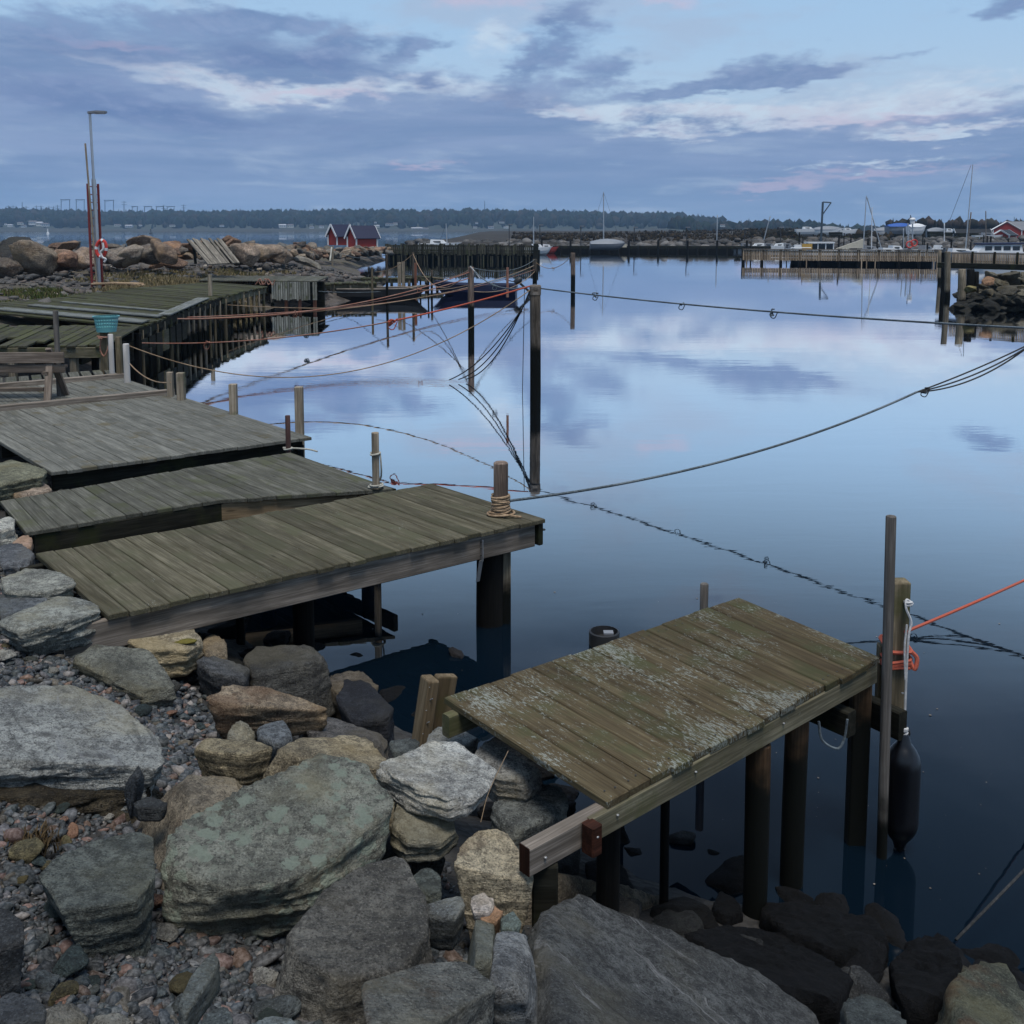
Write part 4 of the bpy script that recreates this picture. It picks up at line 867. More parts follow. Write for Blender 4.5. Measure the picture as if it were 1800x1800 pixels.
p = W(880, 906, ZB); t = Dp(880, 814, p.y); CP = pole('corner_post', (p.x, p.y, -.2), (p.x, p.y, t.z), .056, M_['post_moor'], JB, 16)
mpB = Vector((p.x, p.y, ZB))
rope('coiled_rope', coil((p.x, p.y, ZB+.02), .066, 8.5, .017), .010, M_['r_tan'], 'tan mooring rope wound round the post of the long jetty', 'rope')
rope('rope', coil((p.x+.005, p.y, ZB+.012), .095, 1.6, .012, .4)+[Vector((p.x+.16, p.y-.09, ZB+.012))], .009, M_['r_tan'], 'loose tan rope end lying round the foot of the rope-wound post', 'rope', n=2)
# bent jetty
ZC = .70
c1, c2, c3 = W(45, 935, ZC), W(380, 879, ZC), W(650, 868, ZC)
f1, f2, f3 = W(0, 881, ZC), W(330, 823, ZC), W(510, 795, ZC)
JC = thing('jetty', 'grey-olive jetty with a bend, second behind the near one, thin roped post at its end', 'jetty', (c2.x, c2.y, 0))
e3 = W(712, 853, ZC)
NC = 24; nl_ = [c1, c2, e3+(c3-e3)*.35]
deck(JC, nl_, [f1+(c1-f1)*0, f2, f3], NC, M_['deck_c'], .032, .0035, .012)
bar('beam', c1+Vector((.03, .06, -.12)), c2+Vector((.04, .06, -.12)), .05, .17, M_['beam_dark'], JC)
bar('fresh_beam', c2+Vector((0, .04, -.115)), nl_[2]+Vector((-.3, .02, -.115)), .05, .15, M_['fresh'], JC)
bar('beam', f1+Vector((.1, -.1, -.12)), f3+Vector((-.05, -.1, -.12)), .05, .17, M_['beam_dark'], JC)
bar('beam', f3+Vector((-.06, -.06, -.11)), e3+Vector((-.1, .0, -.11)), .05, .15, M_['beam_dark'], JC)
for q, r in ((c2+Vector((.3, .5, 0)), .07), (c3+Vector((-.1, .5, 0)), .06), (f3+Vector((-.15, -.3, 0)), .06), (f2+Vector((.2, -.3, 0)), .06)):
    pole('pile', (q.x, q.y, -.9), (q.x, q.y, .6), r, M_['pile_tar'], JC)
p = W(661, 858, ZC); t = Dp(661, 761, p.y); pole('thin_post', (p.x, p.y, -.5), (p.x, p.y, t.z), .033, M_['post'], JC, 12)
rp = p
rope('rope', coil((p.x, p.y, ZC+.01), .058, 2.4, .012, .5)+[Vector((p.x+.03, p.y+.05, ZC+.06)), Vector((p.x+.05, p.y, ZC+.16)), Vector((p.x+.045, p.y-.01, ZC+.28))]+coil((p.x, p.y, ZC+.30), .041, 1.5, .016), .009, M_['r_pale'], 'pale rope looped round the thin post of the bent jetty', 'rope', n=2)
p = W(507, 792, ZC); t = Dp(507, 731, p.y); tag(pole('pipe_post', (p.x, p.y, -.7), (p.x, p.y, t.z), .027, M_['rust_pipe'], None, 12, None, .002), 'rusty steel pipe post at the far corner of the bent jetty', 'post')
rope('rope', coil((p.x, p.y, ZC+.012), .04, 1.5, .012, .3)+[Vector((p.x+.2, p.y-.02, ZC+.02)), Vector((p.x+.32, p.y-.1, ZC+.012))], .009, M_['r_pale'], 'thin pale rope at the foot of the rusty pipe post', 'rope', n=3)
# widest jetty in two levels of boards
ZD = .75
d_nr, d_fr, d_nl = W(547, 768, ZD), W(303, 692, ZD), W(90, 830, ZD)
d_fl = d_nl+(d_fr-d_nr)
JD = thing('jetty', 'widest jetty of blue-grey boards with low square posts on its edge', 'jetty', (d_nl.x, d_nl.y, 0))
deck(JD, [d_nl, d_nr], [d_fl, d_fr], 19, M_['deck_d'], .034, .004, .012)
for v in (.03, .5, .97):
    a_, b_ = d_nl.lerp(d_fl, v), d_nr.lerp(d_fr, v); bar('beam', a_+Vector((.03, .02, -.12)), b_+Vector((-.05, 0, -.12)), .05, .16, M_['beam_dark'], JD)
e_ = (d_fr-d_nr).normalized(); g_ = (d_nr-d_nl).normalized()
for u, v, mt in ((.55, .5, 'pile_tar'), (.75, .5, 'rust_pile'), (.95, .5, 'pile_tar'), (.4, .5, 'pile_tar'), (.97, .04, 'pile'), (.6, .95, 'pile_tar'), (.8, .95, 'rust_pile'), (.97, .95, 'pile_low'), (.3, .95, 'pile_tar'), (.45, .95, 'pile_tar')):
    q = d_nl.lerp(d_nr, u)+(d_fr-d_nr)*v; pole('pile', (q.x, q.y, -.9), (q.x, q.y, .64), .065, M_[mt], JD, 10)
# back kerb of the wide deck and the narrower deck behind it
k0 = d_fl-g_*1.2; bar('kerb_beam', k0+Vector((0, 0, .03)), d_fr+Vector((.02, .0, .03)), .09, .075, M_['beam'], JD)
s_fr = W(216, 664, ZD); s_len = (s_fr-d_fr).length; s_dir = (s_fr-d_fr).normalized(); s_nl = d_fl+e_*.05-g_*1.3
JE = thing('jetty', 'narrower blue-grey deck with a bench between two kerb beams', 'jetty', (s_fr.x, s_fr.y, 0))
deck(JE, [s_nl, d_fr+e_*.05], [s_nl+s_dir*s_len, s_fr], 26, M_['deck_d'], .034, .008, .012)
bar('kerb_beam', s_nl+s_dir*(s_len+.03)+Vector((0, 0, .03)), s_fr+s_dir*.03+Vector((.02, 0, .03)), .09, .075, M_['beam'], JE)
t_fr = W(205, 651, ZD); JF = [s_nl+s_dir*(s_len+.09), s_fr+s_dir*.09]
deck(JE, JF, [JF[0]+(t_fr-s_fr)*1.15, JF[1]+(t_fr-s_fr)*1.15], 22, M_['deck_c'], .034, .03, .02)
for u in (.2, .5, .75, .95):
    for v in (.1, .9):
        q = s_nl.lerp(d_fr, u)+s_dir*s_len*v; pole('pile', (q.x, q.y, -.9), (q.x, q.y, .66), .06, M_['pile_tar'], JE, 10)
# posts on the edge of the wide jetty
def edge_post(px, ybase, ytop, w, label, mat='post', round_=False, z=ZD, cat='post'):
    p = W(px, ybase, z); t = Dp(px, ytop, p.y); r = w*p.y/F/2
    o = pole('post', (p.x, p.y, -.8), (p.x, p.y, t.z), r, M_[mat], None, 12, None, .004) if round_ else bar2('post', (p.x, p.y, -.8), (p.x, p.y, t.z), r*2, r*2, M_[mat], None)
    return tag(o, label, cat), Vector((p.x, p.y, t.z))
edge_post(527, 759, 680, 14, 'tallest square post, at the outer corner of the widest jetty')
edge_post(411, 728, 675, 13, 'square post alone midway along the end edge of the widest jetty')
edge_post(319, 703, 655, 13, 'square post at the inner end of the widest jetty, right one of a close pair')
edge_post(300, 697, 654, 10, 'square post at the inner end of the widest jetty, left one of a close pair')
edge_post(224, 672, 605, 11, 'whitish plastic pipe post nearest the basket', 'pipe', True)
edge_post(211, 664, 592, 9, 'weathered square post between the whitish pipes', 'post_green')
edge_post(197, 656, 588, 9, 'thin whitish pipe standing left of the weathered square post', 'pipe', True)
_, bp_ = edge_post(186, 650, 583, 12, 'weathered post carrying the turquoise basket', 'post_green')
# basket
bk = thing('basket', 'turquoise plastic laundry basket upturned rim, set on a weathered post', 'basket', (bp_.x+.04, bp_.y, bp_.z))
bk['label'] = 'turquoise plastic basket with pierced sides, set on a weathered post'
d0 = bp_.y; rt, rb_, hb = 21*d0/F, 16.5*d0/F, 28*d0/F; c0 = Vector((bp_.x+.04, bp_.y, bp_.z+.0))
m = MB(); nS = 26
for ring in range(5):
    t0 = ring/5; z0, z1 = hb*(t0+.02), hb*(t0+(.10 if ring else .2)); r0 = rb_+(rt-rb_)*t0
    m.lathe([(r0, z0), (r0+(rt-rb_)*.1, z1), (r0-.004, z1), (r0-.008, z0)], c0, 24, False)
for j in range(nS):
    a = 2*math.pi*j/nS; d_ = Vector((math.cos(a), math.sin(a), 0)); m.bar(c0+d_*(rb_-.004), c0+d_*(rt-.004)+Vector((0, 0, hb*.96)), .016, .005, up=d_)
m.build('basket_wall', M_['turq'], bk)
m = MB(); m.lathe([(rb_-.003, 0), (rb_-.003, .008)], c0, 24); m.build('basket_bottom', M_['turq'], bk)
m = MB(); m.lathe([(rt-.006, hb*.9), (rt+.012, hb*.9), (rt+.018, hb), (rt-.006, hb)], c0, 28, False); m.build('rim', M_['turq'], bk)
rope('rope', coil(c0+Vector((-.03, -.08, -.06)), .07, 1.8, -.015, .6)+[c0+Vector((-.06, -.12, -.16)), c0+Vector((-.07, -.1, -.3)), c0+Vector((-.01, -.12, -.38)), c0+Vector((.05, -.12, -.28)), c0+Vector((.09, -.1, -.1))], .013, M_['r_orange'], 'orange rope bundle hanging on the post under the turquoise basket', 'rope', n=2)
# bench, seen from behind at the left edge
ft = W(92, 708, ZD); yb = ft.y+.25
bn = thing('bench', 'grey wooden bench seen from behind at the left edge, on the narrower deck', 'bench', (ft.x-.8, yb, ZD))
bx = W(113, 640, ZD+.5).x if False else Dp(113, 640, yb).x
bdir = Vector((1, .05, 0)).normalized()
def bz(py): return Dp(60, py, yb).z
for y0, y1, off in ((619, 638, -.0), (641, 655, .02)):
    zc = (bz(y0)+bz(y1))/2; hh = abs(bz(y0)-bz(y1)); e = Vector((bx, yb+off, zc)); bar('back_board', e-bdir*2.1, e, .03, hh, M_['bench'], bn, ch=.004)
for i in range(2):
    e = Vector((bx-.12, yb+.16+.16*i, ZD+.40)); bar('seat_board', e-bdir*1.95, e, .13, .03, M_['bench'], bn, ch=.004)
for xo in (-.2, -1.8):
    e = Vector((bx, yb, 0))+bdir*xo
    bar('leg', (e.x+.05, yb-.22, ZD), (e.x-.02, yb+.1, ZD+.62), .045, .09, M_['bench'], bn, up=(1, 0, 0)); bar('leg', (e.x+.05, yb+.36, ZD), (e.x+.0, yb+.0, ZD+.68), .045, .08, M_['bench'], bn, up=(1, 0, 0))
    bar('seat_rail', (e.x-.03, yb-.08, ZD+.36), (e.x-.03, yb+.36, ZD+.36), .04, .08, M_['bench'], bn, up=(1, 0, 0))
e = Vector((bx-.22, yb-.14, ZD+.16)); bar('foot_rail', e-bdir*1.7, e, .05, .05, M_['bench'], bn)
p = Dp(102, 640, yb+.3); t = Dp(102, 546, yb+.3); tag(bar2('post', (p.x, p.y, ZD), (p.x, p.y, t.z), .06, .05, M_['pole_grey'], None), 'slim grey square post standing behind the bench', 'post')

mp = W(330, 1128, .585); me = VAR[2].copy(); me.materials.clear(); ym = landmat('yellow_moss', (.085, .075, .015), (.13, .11, .02), (.05, .05, .012), 30); me.materials.append(ym)
hr = [o for o in bpy.data.objects if str(o.get('label', '')).startswith('pale tan stone with a patch')][0]
obj('moss', me, None, hr, Matrix.Translation(mp) @ Matrix.Diagonal((.13, .08, .05, 1)))

# nail heads in the boards, and flecks drifting on the near water
def nails(J, Lp, Rp, n, z, v):
    m = MB()
    for i in range(n):
        for w in v:
            for o_ in (.3, .7):
                t = (i+o_)/n; q = plin(Lp, t).lerp(plin(Rp, t), w+random.uniform(-.006, .006)); r = .0042
                m.add([q+Vector((r*math.cos(k_*1.047), r*math.sin(k_*1.047), .0035)) for k_ in range(6)]+[q+Vector((0, 0, .0046))], [(k_, (k_+1) % 6, 6) for k_ in range(6)])
    m.build('nails', M_['darkmetal'], J, kind='stuff')
nails(JA, [A['nl'], A['nr']], [A['fl'], A['fr']], 16, ZA, (.05, .93)); nails(JB, [B['nl'], B['nr']], [B['fl'], B['fr']], 27, ZB, (.05, .5, .93)); nails(JC, nl_, [f1, f2, f3], NC, ZC, (.06, .93))
rs = np.random.RandomState(88); m = MB()
for i in range(130):
    u, w = rs.rand(), rs.rand(); q = W(620+1150*u, 1040+560*w, 0)
    if shore_dist(np.array([q.x]), np.array([q.y]))[0] < .15: continue
    r = .002+.008*rs.rand()**3; a = rs.uniform(0, 6.28); m.add([q+Vector((r*math.cos(a+k_*1.25)*rs.uniform(.5, 1.2), r*math.sin(a+k_*1.25)*rs.uniform(.5, 1.2), .004)) for k_ in range(5)], [(0, 1, 2, 3, 4)])
tag(m.build('flotsam', M_['beam'], None, kind='stuff'), 'pale specks of scum drifting on the dark near water', 'flotsam')
# ------------------------------------------------------------------ old quay along the left shore
ZE = 1.0
e_n0, e_n1 = Vector((-11.6, 17.3, ZE)), W(184, 607, ZE); e_f1 = W(247, 573, ZE); e_f0 = e_n0+(e_f1-e_n1)*1.15+Vector((-.6, .2, 0))
JG = thing('jetty', 'collapsing mossy deck with missing and broken planks behind the bench', 'jetty', (e_n1.x, e_n1.y, 0))
deck(JG, [e_n0, e_n1], [e_f0, e_f1], 28, M_['deck_e'], .035, .012, .05, (), .012, {7: (.0, .55), 9: (.22, 1), 12: (.45, 1), 13: (.12, .9), 16: (.35, 1), 18: (0, .78), 20: (.18, 1), 21: (.3, 1), 23: (.0, .86), 26: (.08, 1), 4: (0, .6), 2: (.2, 1)})
bar('beam', e_n0+Vector((0, .05, -.13)), e_n1+Vector((0, .05, -.13)), .08, .18, M_['beam_moss'], JG)
for v in (.4, .75, .98): bar('beam', e_n0.lerp(e_f0, v)+Vector((0, 0, -.12)), e_n1.lerp(e_f1, v)+Vector((0, 0, -.12)), .1, .16, M_['beam_dark'], JG)
for u in (.15, .4, .65, .88, .99):
    for v in (.03, .5, .95):
        q = e_n0.lerp(e_n1, u)+(e_f1-e_n1)*v; pole('pile', (q.x, q.y, -.9), (q.x, q.y, .86), .08, M_['pile_low' if v < .1 else 'pile_tar'], JG, 8)
# strip of silvery planks laid across
st0, st1 = W(0, 543, ZE), W(330, 577, ZE)
qf = [W(247, 573, ZE), W(340, 538, ZE), W(392, 521, ZE), W(470, 503, ZE)]
qi = [W(0, 541, ZE)+Vector((-1.5, 0, 0)), W(100, 525, ZE), W(215, 509, ZE), W(372, 497, ZE)]
JQ = thing('quay', 'long old plank quay following the left shore, mossy with silvery boards', 'quay', (qf[1].x, qf[1].y, 0))
rs = np.random.RandomState(21)
deck(JQ, [q+Vector((0, 0, .03)) for q in qi], [q+Vector((0, 0, .0)) for q in qf], 72, M_['deck_e'], .04, .012, .10, (), .014, {5: (.3, 1), 11: (.0, .9), 23: (.2, 1), 37: (.15, 1)})
for i in (1, 2, 3, 8, 9, 15):
    a_, b_ = plin(qi, (i+.2)/72)+Vector((0, 0, .06)), plin(qf, (i+.4)/72)+Vector((0, 0, .05)); w_ = Vector((.0, .2, 0))
    plank('plank', a_.lerp(b_, .25), a_.lerp(b_, .99), a_.lerp(b_, .99)+w_, a_.lerp(b_, .25)+w_, .03, M_['deck_f'], JQ)
for t_ in (.42, .7, .95):
    pass
a_ = W(300, 552, ZE+.06); b_ = W(368, 523, ZE+.06); plank('plank', a_, b_, b_+Vector((-.35, 0, 0)), a_+Vector((-.3, 0, 0)), .03, M_['deck_f'], JQ)
for i in range(len(qf)-1):
    bar('edge_beam', qf[i]+Vector((-.1, 0, -.13)), qf[i+1]+Vector((-.1, 0, -.13)), .12, .2, M_['beam_dark' if i < 2 else 'beam_moss'], JQ)
NB = 22
for i in range(NB):
    q = plin(qf, (i+.5)/NB); ty = rs.rand(); zt = ZE-.12; zb = -.6 if ty < .55 else rs.uniform(.1, .5); r = rs.uniform(.03, .055)
    pole('pile', (q.x-.06, q.y, -.7), (q.x-.06, q.y, zt), r, M_['post' if ty > .8 else ('pile_low' if ty > .35 else 'post_green')], JQ, 8, None, .01, 5)
for i in range(7):
    t0 = i/22; q0, q1 = plin(qf, t0+.004), plin(qf, t0+.04); zb = rs.uniform(.15, .55)
    bar('fascia_board', q0+Vector((-.02, 0, -.3-zb/2)), q1+Vector((-.02, 0, -.3-zb/2)), .03, zb, M_['beam_dark' if rs.rand() < .6 else 'beam_moss'], JQ)
# dark sheet added behind the piles, standing in for shade under the quay
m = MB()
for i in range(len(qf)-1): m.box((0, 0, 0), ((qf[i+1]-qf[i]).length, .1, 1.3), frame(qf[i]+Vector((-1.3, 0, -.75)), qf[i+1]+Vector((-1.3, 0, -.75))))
m.build('shade_backing', M_['beam_dark'], JQ)
p, _ = edge_post(370, 520, 483, 6, 'pale square post standing on the plank quay at its bend', 'post', False, ZE)
# second platform with vertical board screen
g0, g1 = Dp(478, 527, 38.9), Dp(558, 523, 38.6); zt, zb = .98, .32
JP = thing('platform', 'low platform faced with a screen of pale vertical boards', 'platform', (g0.x, g0.y, 0))
pa, pb = Vector((g0.x, g0.y, zt)), Vector((g1.x, g1.y, zt)); back = Vector((-1.2, 4.5, .05))
deck(JP, [pa+Vector((-2.9, .4, .06)), pb+Vector((0, .05, .06))], [pa+back+Vector((-2.4, 0, 0)), pb+Vector((-.3, 4.2, .05))], 24, M_['deck_c'], .04, .01, .03)
for i in range(20):
    if i in (17,): continue
    t0 = i/20; a_ = pa.lerp(pb, (i+.5)/20); w_ = (pb-pa).length/20-.02
    bar2('board', (a_.x, a_.y-.04, zb+rs.uniform(-.04, .04)), (a_.x, a_.y-.04, zt+.02), w_, .03, M_['board_grey'], JP)
for z in (zb+.2, zt-.12): bar('rail', pa+Vector((0, .03, z-zt)), pb+Vector((0, .03, z-zt)), .06, .08, M_['beam_dark'], JP)
for i, u in enumerate((0., .3, .6, .93)):
    q = pa.lerp(pb, u); pole('pile', (q.x, q.y+.1, -.7), (q.x, q.y+.1, .5), .07, M_['rust_pile' if i else 'post'], JP, 8)
m = MB(); m.box((0, 0, 0), ((pb-pa).length+3, .1, 1.5), frame(pa+Vector((-3, 2.0, -.8)), pb+Vector((-.2, 2.0, -.8)))); m.build('shade_backing', M_['beam_dark'], JP)  # added dark sheet behind the screen, deepens the shade under the platform
for i in range(3):
    q = pa+Vector((rs.uniform(-.5, -.1), -.1, 0)); rope('rope', [q+Vector((.1*j, -.02*j, .02+.12*math.sin(j*2+i))) for j in range(-2, 4)], .022, M_['r_orange'], 'tangle of orange rope at the left end of the board screen', 'rope', 'orange rope tangle by the board screen')
# plank walkways beyond
def walkway(name, label, A_, B_, w, z, n, mat, dark='beam_dark', piles=4):
    T = thing('walkway', label, 'walkway', (A_.x, A_.y, 0)); d_ = (B_-A_).normalized(); s_ = Vector((-d_.y, d_.x, 0))*w
    deck(T, [A_, B_], [A_+s_, B_+s_], n, M_[mat], .05, .015, .05, (), .02)
    for v in (.1, .9): bar('beam', A_+s_*v+Vector((0, 0, -.14)), B_+s_*v+Vector((0, 0, -.14)), .08, .18, M_['beam_moss' if v < .5 else dark], T)
    for i in range(piles):
        q = A_.lerp(B_, (i+.5)/piles)+s_*.1; pole('pile', (q.x, q.y, -.7), (q.x, q.y, z-.1), .07, M_['pile_low'], T, 8)
    return T
walkway('w', 'mossy plank walkway right of the board screen', Dp(540, 500, 43).xyz*1, Dp(662, 497, 43.5), 1.6, .72, 18, 'deck_e')
walkway('w', 'low walkway on piles ending at the pair of thick square posts', Dp(610, 489, 48.5), Dp(735, 489, 49), 1.2, .7, 18, 'deck_e')
walkway('w', 'dark green landing stage behind the blue boat bow', Dp(700, 484, 52), Dp(778, 489, 52), .9, .62, 14, 'deck_e')
# ------------------------------------------------------------------ mooring posts in the water
def wpost(px, ytop, ybot, w, label, mat='post_tall', sq=False, lean=0., group=None):
    """ybot: where the mirrored top ends"""
    a, b = ytop-HOR, ybot-HOR; H_ = CAMZ*(b-a)/(b+a); p = W(px, (ytop+ybot)/2, 0); y = p.y
    d = CAMZ*F/((a+b)/2); t = Dp(px, ytop, y); r = w*y/F/2
    o = bar2('post', (p.x, y, -1.), (t.x+lean, y, t.z), r*2, r*2, M_[mat], None) if sq else pole('post', (p.x, y, -1.), (t.x+lean, y, t.z), r, M_[mat], None, 14)
    tag(o, label, 'post', group); wpost.last = o; return Vector((t.x+lean, y, t.z)), Vector((p.x, y, 0)), r
T1, T1b, T1r = wpost(941, 505, 868, 19, 'thickest tall mooring post, dark with a pale cap, in the middle of the water')
T1o = wpost.last
T2, T2b, T2r = wpost(828, 470, 692, 11, 'slender brown mooring post left of the thickest one, rope tied over its top', 'post_moor')
T3, T3b, T3r = wpost(1007, 445, 578, 8, 'brown mooring post standing alone right of the thickest one', 'post_moor')
T4, T4b, T4r = wpost(940, 456, 560, 8, 'mooring post seen just above the cap of the thickest post')
m = MB(); m.lathe([(T1r*1.06, -.16), (T1r*1.08, 0), (T1r*.9, .025)], (0, 0, 0), 16)
m.build('post_cap', M_['beam'], T1o, Matrix.Translation(T1+Vector((0, 0, .02))))
for px, yt, yb_, w, lab, mt in ((654, 470, 588, 4, 'thin dark pole left of the group of poles by the blue boat', 'post_green'), (680, 447, 612, 4.5, 'black pole with an orange rope knot, left of the thick square pair', 'post_tall'), (726, 444, 601, 4.5, 'tallest black pole standing between the thick square posts', 'post_tall'), (739, 488, 560, 3, 'thin short black pole at the blue boat bow, left one', 'post_tall'), (753, 488, 560, 3, 'thin short black pole at the blue boat bow, middle one', 'post_tall'), (759, 475, 564, 4, 'black pole touching the blue boat bow', 'post_tall'), (893, 600, 636, 3, 'short thin dark stake standing alone in open water', 'post_tall'), (655, 540, 590, 3.5, 'stake in front of the board screen', 'post_tall')):
    if px in (893, 655): continue
    wpost(px, yt, yb_, w, lab, mt)
for px, yt, yb_, w, lab, mt in ((702, 461, 580, 6, 'thick pale square post, left one of the pair by the low walkway', 'post'), (709, 460, 581, 5, 'thick pale square post, right one of the pair by the low walkway', 'post'), (730, 462, 573, 5, 'rust stained square post at the end of the low walkway', 'rust_pile')):
    wpost(px, yt, yb_, w, lab, mt, True)
p = W(374, 635, 0); tag(bar2('post', (p.x, p.y, -.5), (p.x, p.y, .08), .05, .05, M_['post']), 'stub of a pale post barely above the water left of the rope reflections', 'post')
# ------------------------------------------------------------------ boats
def hull_mesh(L, B, H_, sheer=.3, keel=-.25, rake=.5, stern=.85, wall=.05, n=12):
    """open hull, bow towards +x; origin amidships on the waterline"""
    m = MB(); sec = []
    for i in range(n+1):
        t = i/n; x = -L/2+L*t; k_ = max(0, (t-.35)/.65)
        b = B/2*(1-k_**2.4)*(stern+(1-stern)*min(1, t/.35)); zg = H_+sheer*H_*max(0, t-.3)**1.6*1.8; zk = keel+(zg-keel)*(k_**5)*.9
        xr = x+rake*L*.12*k_**2
        P = [(x, 0, zk), (x+(xr-x)*.3, b*.72, zk+(zg-zk)*.28), (x+(xr-x)*.6, b*.93, zk+(zg-zk)*.6), (xr, b, zg)]
        In = [(xr-.02, max(0, b-wall), zg), (x, max(0, b*.8-wall), zk+(zg-zk)*.35+.05)]
        sec.append(P+In)
    for i in range(n):
        a, b = sec[i], sec[i+1]
        for j in range(5):
            for s_ in (1, -1):
                q = [Vector((v[0], v[1]*s_, v[2])) for v in (a[j], b[j], b[j+1], a[j+1])]; m.add(q, [(0, 1, 2, 3)])
        q = [Vector((a[5][0], a[5][1], a[5][2])), Vector((b[5][0], b[5][1], b[5][2])), Vector((b[5][0], -b[5][1], b[5][2])), Vector((a[5][0], -a[5][1], a[5][2]))]; m.add(q, [(0, 1, 2, 3)])
    a = sec[0]; m.add([Vector((v[0], v[1], v[2])) for v in a[:4]]+[Vector((v[0], -v[1], v[2])) for v in a[3::-1]], [tuple(range(8))])
    return m
def xf(loc, rz, sc=1.): return Matrix.Translation(Vector(loc)) @ Matrix.Rotation(rz, 4, 'Z') @ Matrix.Scale(sc, 4)
def part(m, name, mat, parent, loc, rz, smooth=False): return m.build(name, M_[mat], parent, xf(loc, rz), smooth)
# blue workboat with a tilted outboard
pb0, pb1 = W(765, 520, 0), W(905, 520, 0); Lb = (pb1-pb0).length*1.04; cb = (pb0+pb1)/2+Vector((0, .3, 0)); rz = math.pi-.08
bt = thing('rowing_boat', 'dark blue open boat with a tilted black outboard motor, moored by the poles', 'boat', cb)
part(hull_mesh(Lb, 1.5, .48, .25), 'hull', 'navy', bt, cb, rz)
m = MB()
for s_ in (-1, 1): m.tube([(-Lb/2, s_*.63, .5), (0, s_*.76, .5), (Lb*.25, s_*.6, .53), (Lb*.5, s_*.05, .66)], .03, 6)
part(m, 'gunwale', 'roofnavy', bt, cb, rz)
for x in (-.9, .1):
    m = MB(); m.box((x, 0, .36), (.28, 1.25, .04)); part(m, 'thwart', 'navy', bt, cb, rz)
OM = bt; oc = Vector((-Lb/2-.08, 0, .55))
m = MB(); m.lathe([(.05, -.16), (.13, -.14), (.15, 0), (.13, .16), (.07, .22)], (0, 0, 0), 12)
mo = m.build('outboard_motor', M_['black'], bt, xf(cb, rz) @ Matrix.Translation(oc+Vector((.02, 0, .1))) @ Matrix.Rotation(-.9, 4, 'Y'), smooth=True)
m = MB(); m.box((0, 0, -.5), (.1, .06, .75)); m.box((.05, 0, -.85), (.3, .05, .12)); m.tube([(-.12, 0, -.9), (.2, 0, -.9)], .05, 8)
m.build('outboard_leg', M_['black'], mo, xf(cb, rz) @ Matrix.Translation(oc+Vector((.02, 0, .1))) @ Matrix.Rotation(-.9+1.75, 4, 'Y'))
m = MB()
for a in range(3): m.box((0, math.cos(a*2.09)*.08, math.sin(a*2.09)*.08), (.02, .06, .06))
m.build('propeller', M_['darkmetal'], mo, xf(cb, rz) @ Matrix.Translation(oc+Vector((-.72, 0, -.3))) )
m = MB(); m.tube([(-Lb/2+.1, .0, .62), (-Lb/2+.5, .05, .72)], .02, 6); m.build('tiller', M_['black'], bt, xf(cb, rz))
# dark old boat left of it
cd = Dp(672, 515, 43.5); cd.z = 0
b2 = thing('rowing_boat', 'dark weathered open boat lying under the walkway, left of the poles', 'boat', cd)
part(hull_mesh(3.7, 1.5, .46, .2), 'hull', 'black', b2, cd, .05)
m = MB()
for s_ in (-1, 1): m.tube([(-1.85, s_*.63, .48), (0, s_*.76, .48), (1.1, s_*.55, .5), (1.85, s_*.05, .6)], .04, 6)
part(m, 'gunwale', 'beam', b2, cd, .05)
m = MB(); m.box((-.4, 0, .34), (.25, 1.2, .04)); part(m, 'thwart', 'beam', b2, cd, .05)
# ------------------------------------------------------------------ ropes
far_anchor = Vector((5.95, 11.2, 1.9)); fp = pole('post', (6.35, 11.2, -1), (6.02, 11.2, 2.05), .1, M_['post_tall']); tag(fp, 'mooring post just outside the right edge that holds the long lines', 'post')
t1 = T1+Vector((T1r, -.02, -.02))
def knot(p, r, mat, label, seed, parent=None):
    q = random.Random(seed); pts = [p+Vector((q.uniform(-1, 1)*r, q.uniform(-.4, .4)*r, q.uniform(-1, .7)*r)) for _ in range(7)]
    return pts
def line(label, a, b, sag, r, mat, knots=(), group=None, kr=.07):
    a, b = Vector(a), Vector(b); m = MB(); N = 36
    P = [a.lerp(b, i/N)-Vector((0, 0, sag*4*(i/N)*(1-i/N))) for i in range(N+1)]; m.tube(P, r, 6)
    for i, k_ in enumerate(knots):
        c = P[int(k_*N)]; m.tube(catmull(knot(c, kr, mat, '', i+int(a.x*10)), 4), r*.8, 5); m.tube(catmull([c+Vector((kr, 0, 0)), c+Vector((kr*.2, 0, -kr*1.6)), c+Vector((-kr*.8, 0, -kr*1.2)), c+Vector((-kr*.4, 0, 0))], 4), r*.6, 5)
    o = m.build('rope', M_[mat], None, None, True); return tag(o, label, 'rope', group)
line('blue-grey mooring line with small loops, from the thickest post to the right edge', t1, far_anchor, .07, .013, 'r_grey', (.18, .4, .61), kr=.055)
ra = mpB+Vector((.06, -.02, .12)); rj = W(1610, 690, 0)
tj = .78; rjp = ra.lerp(far_anchor, tj)
rj3 = Dp(1612, 689, rjp.y)
line('single dark mooring line rising from the rope-wound post to the splice', ra, rj3, .16, .012, 'r_grey')
for o_, k_ in ((Vector((0, 0, -.03)), .03), (Vector((0, 0, 0)), .1), (Vector((0, 0, .05)), .17)):
    line('one of three dark strands from the splice to the right edge', rj3, far_anchor+o_, k_, .009, 'r_dark', (.08,) if k_ < .05 else (), 'spliced strands at the right edge', .05)
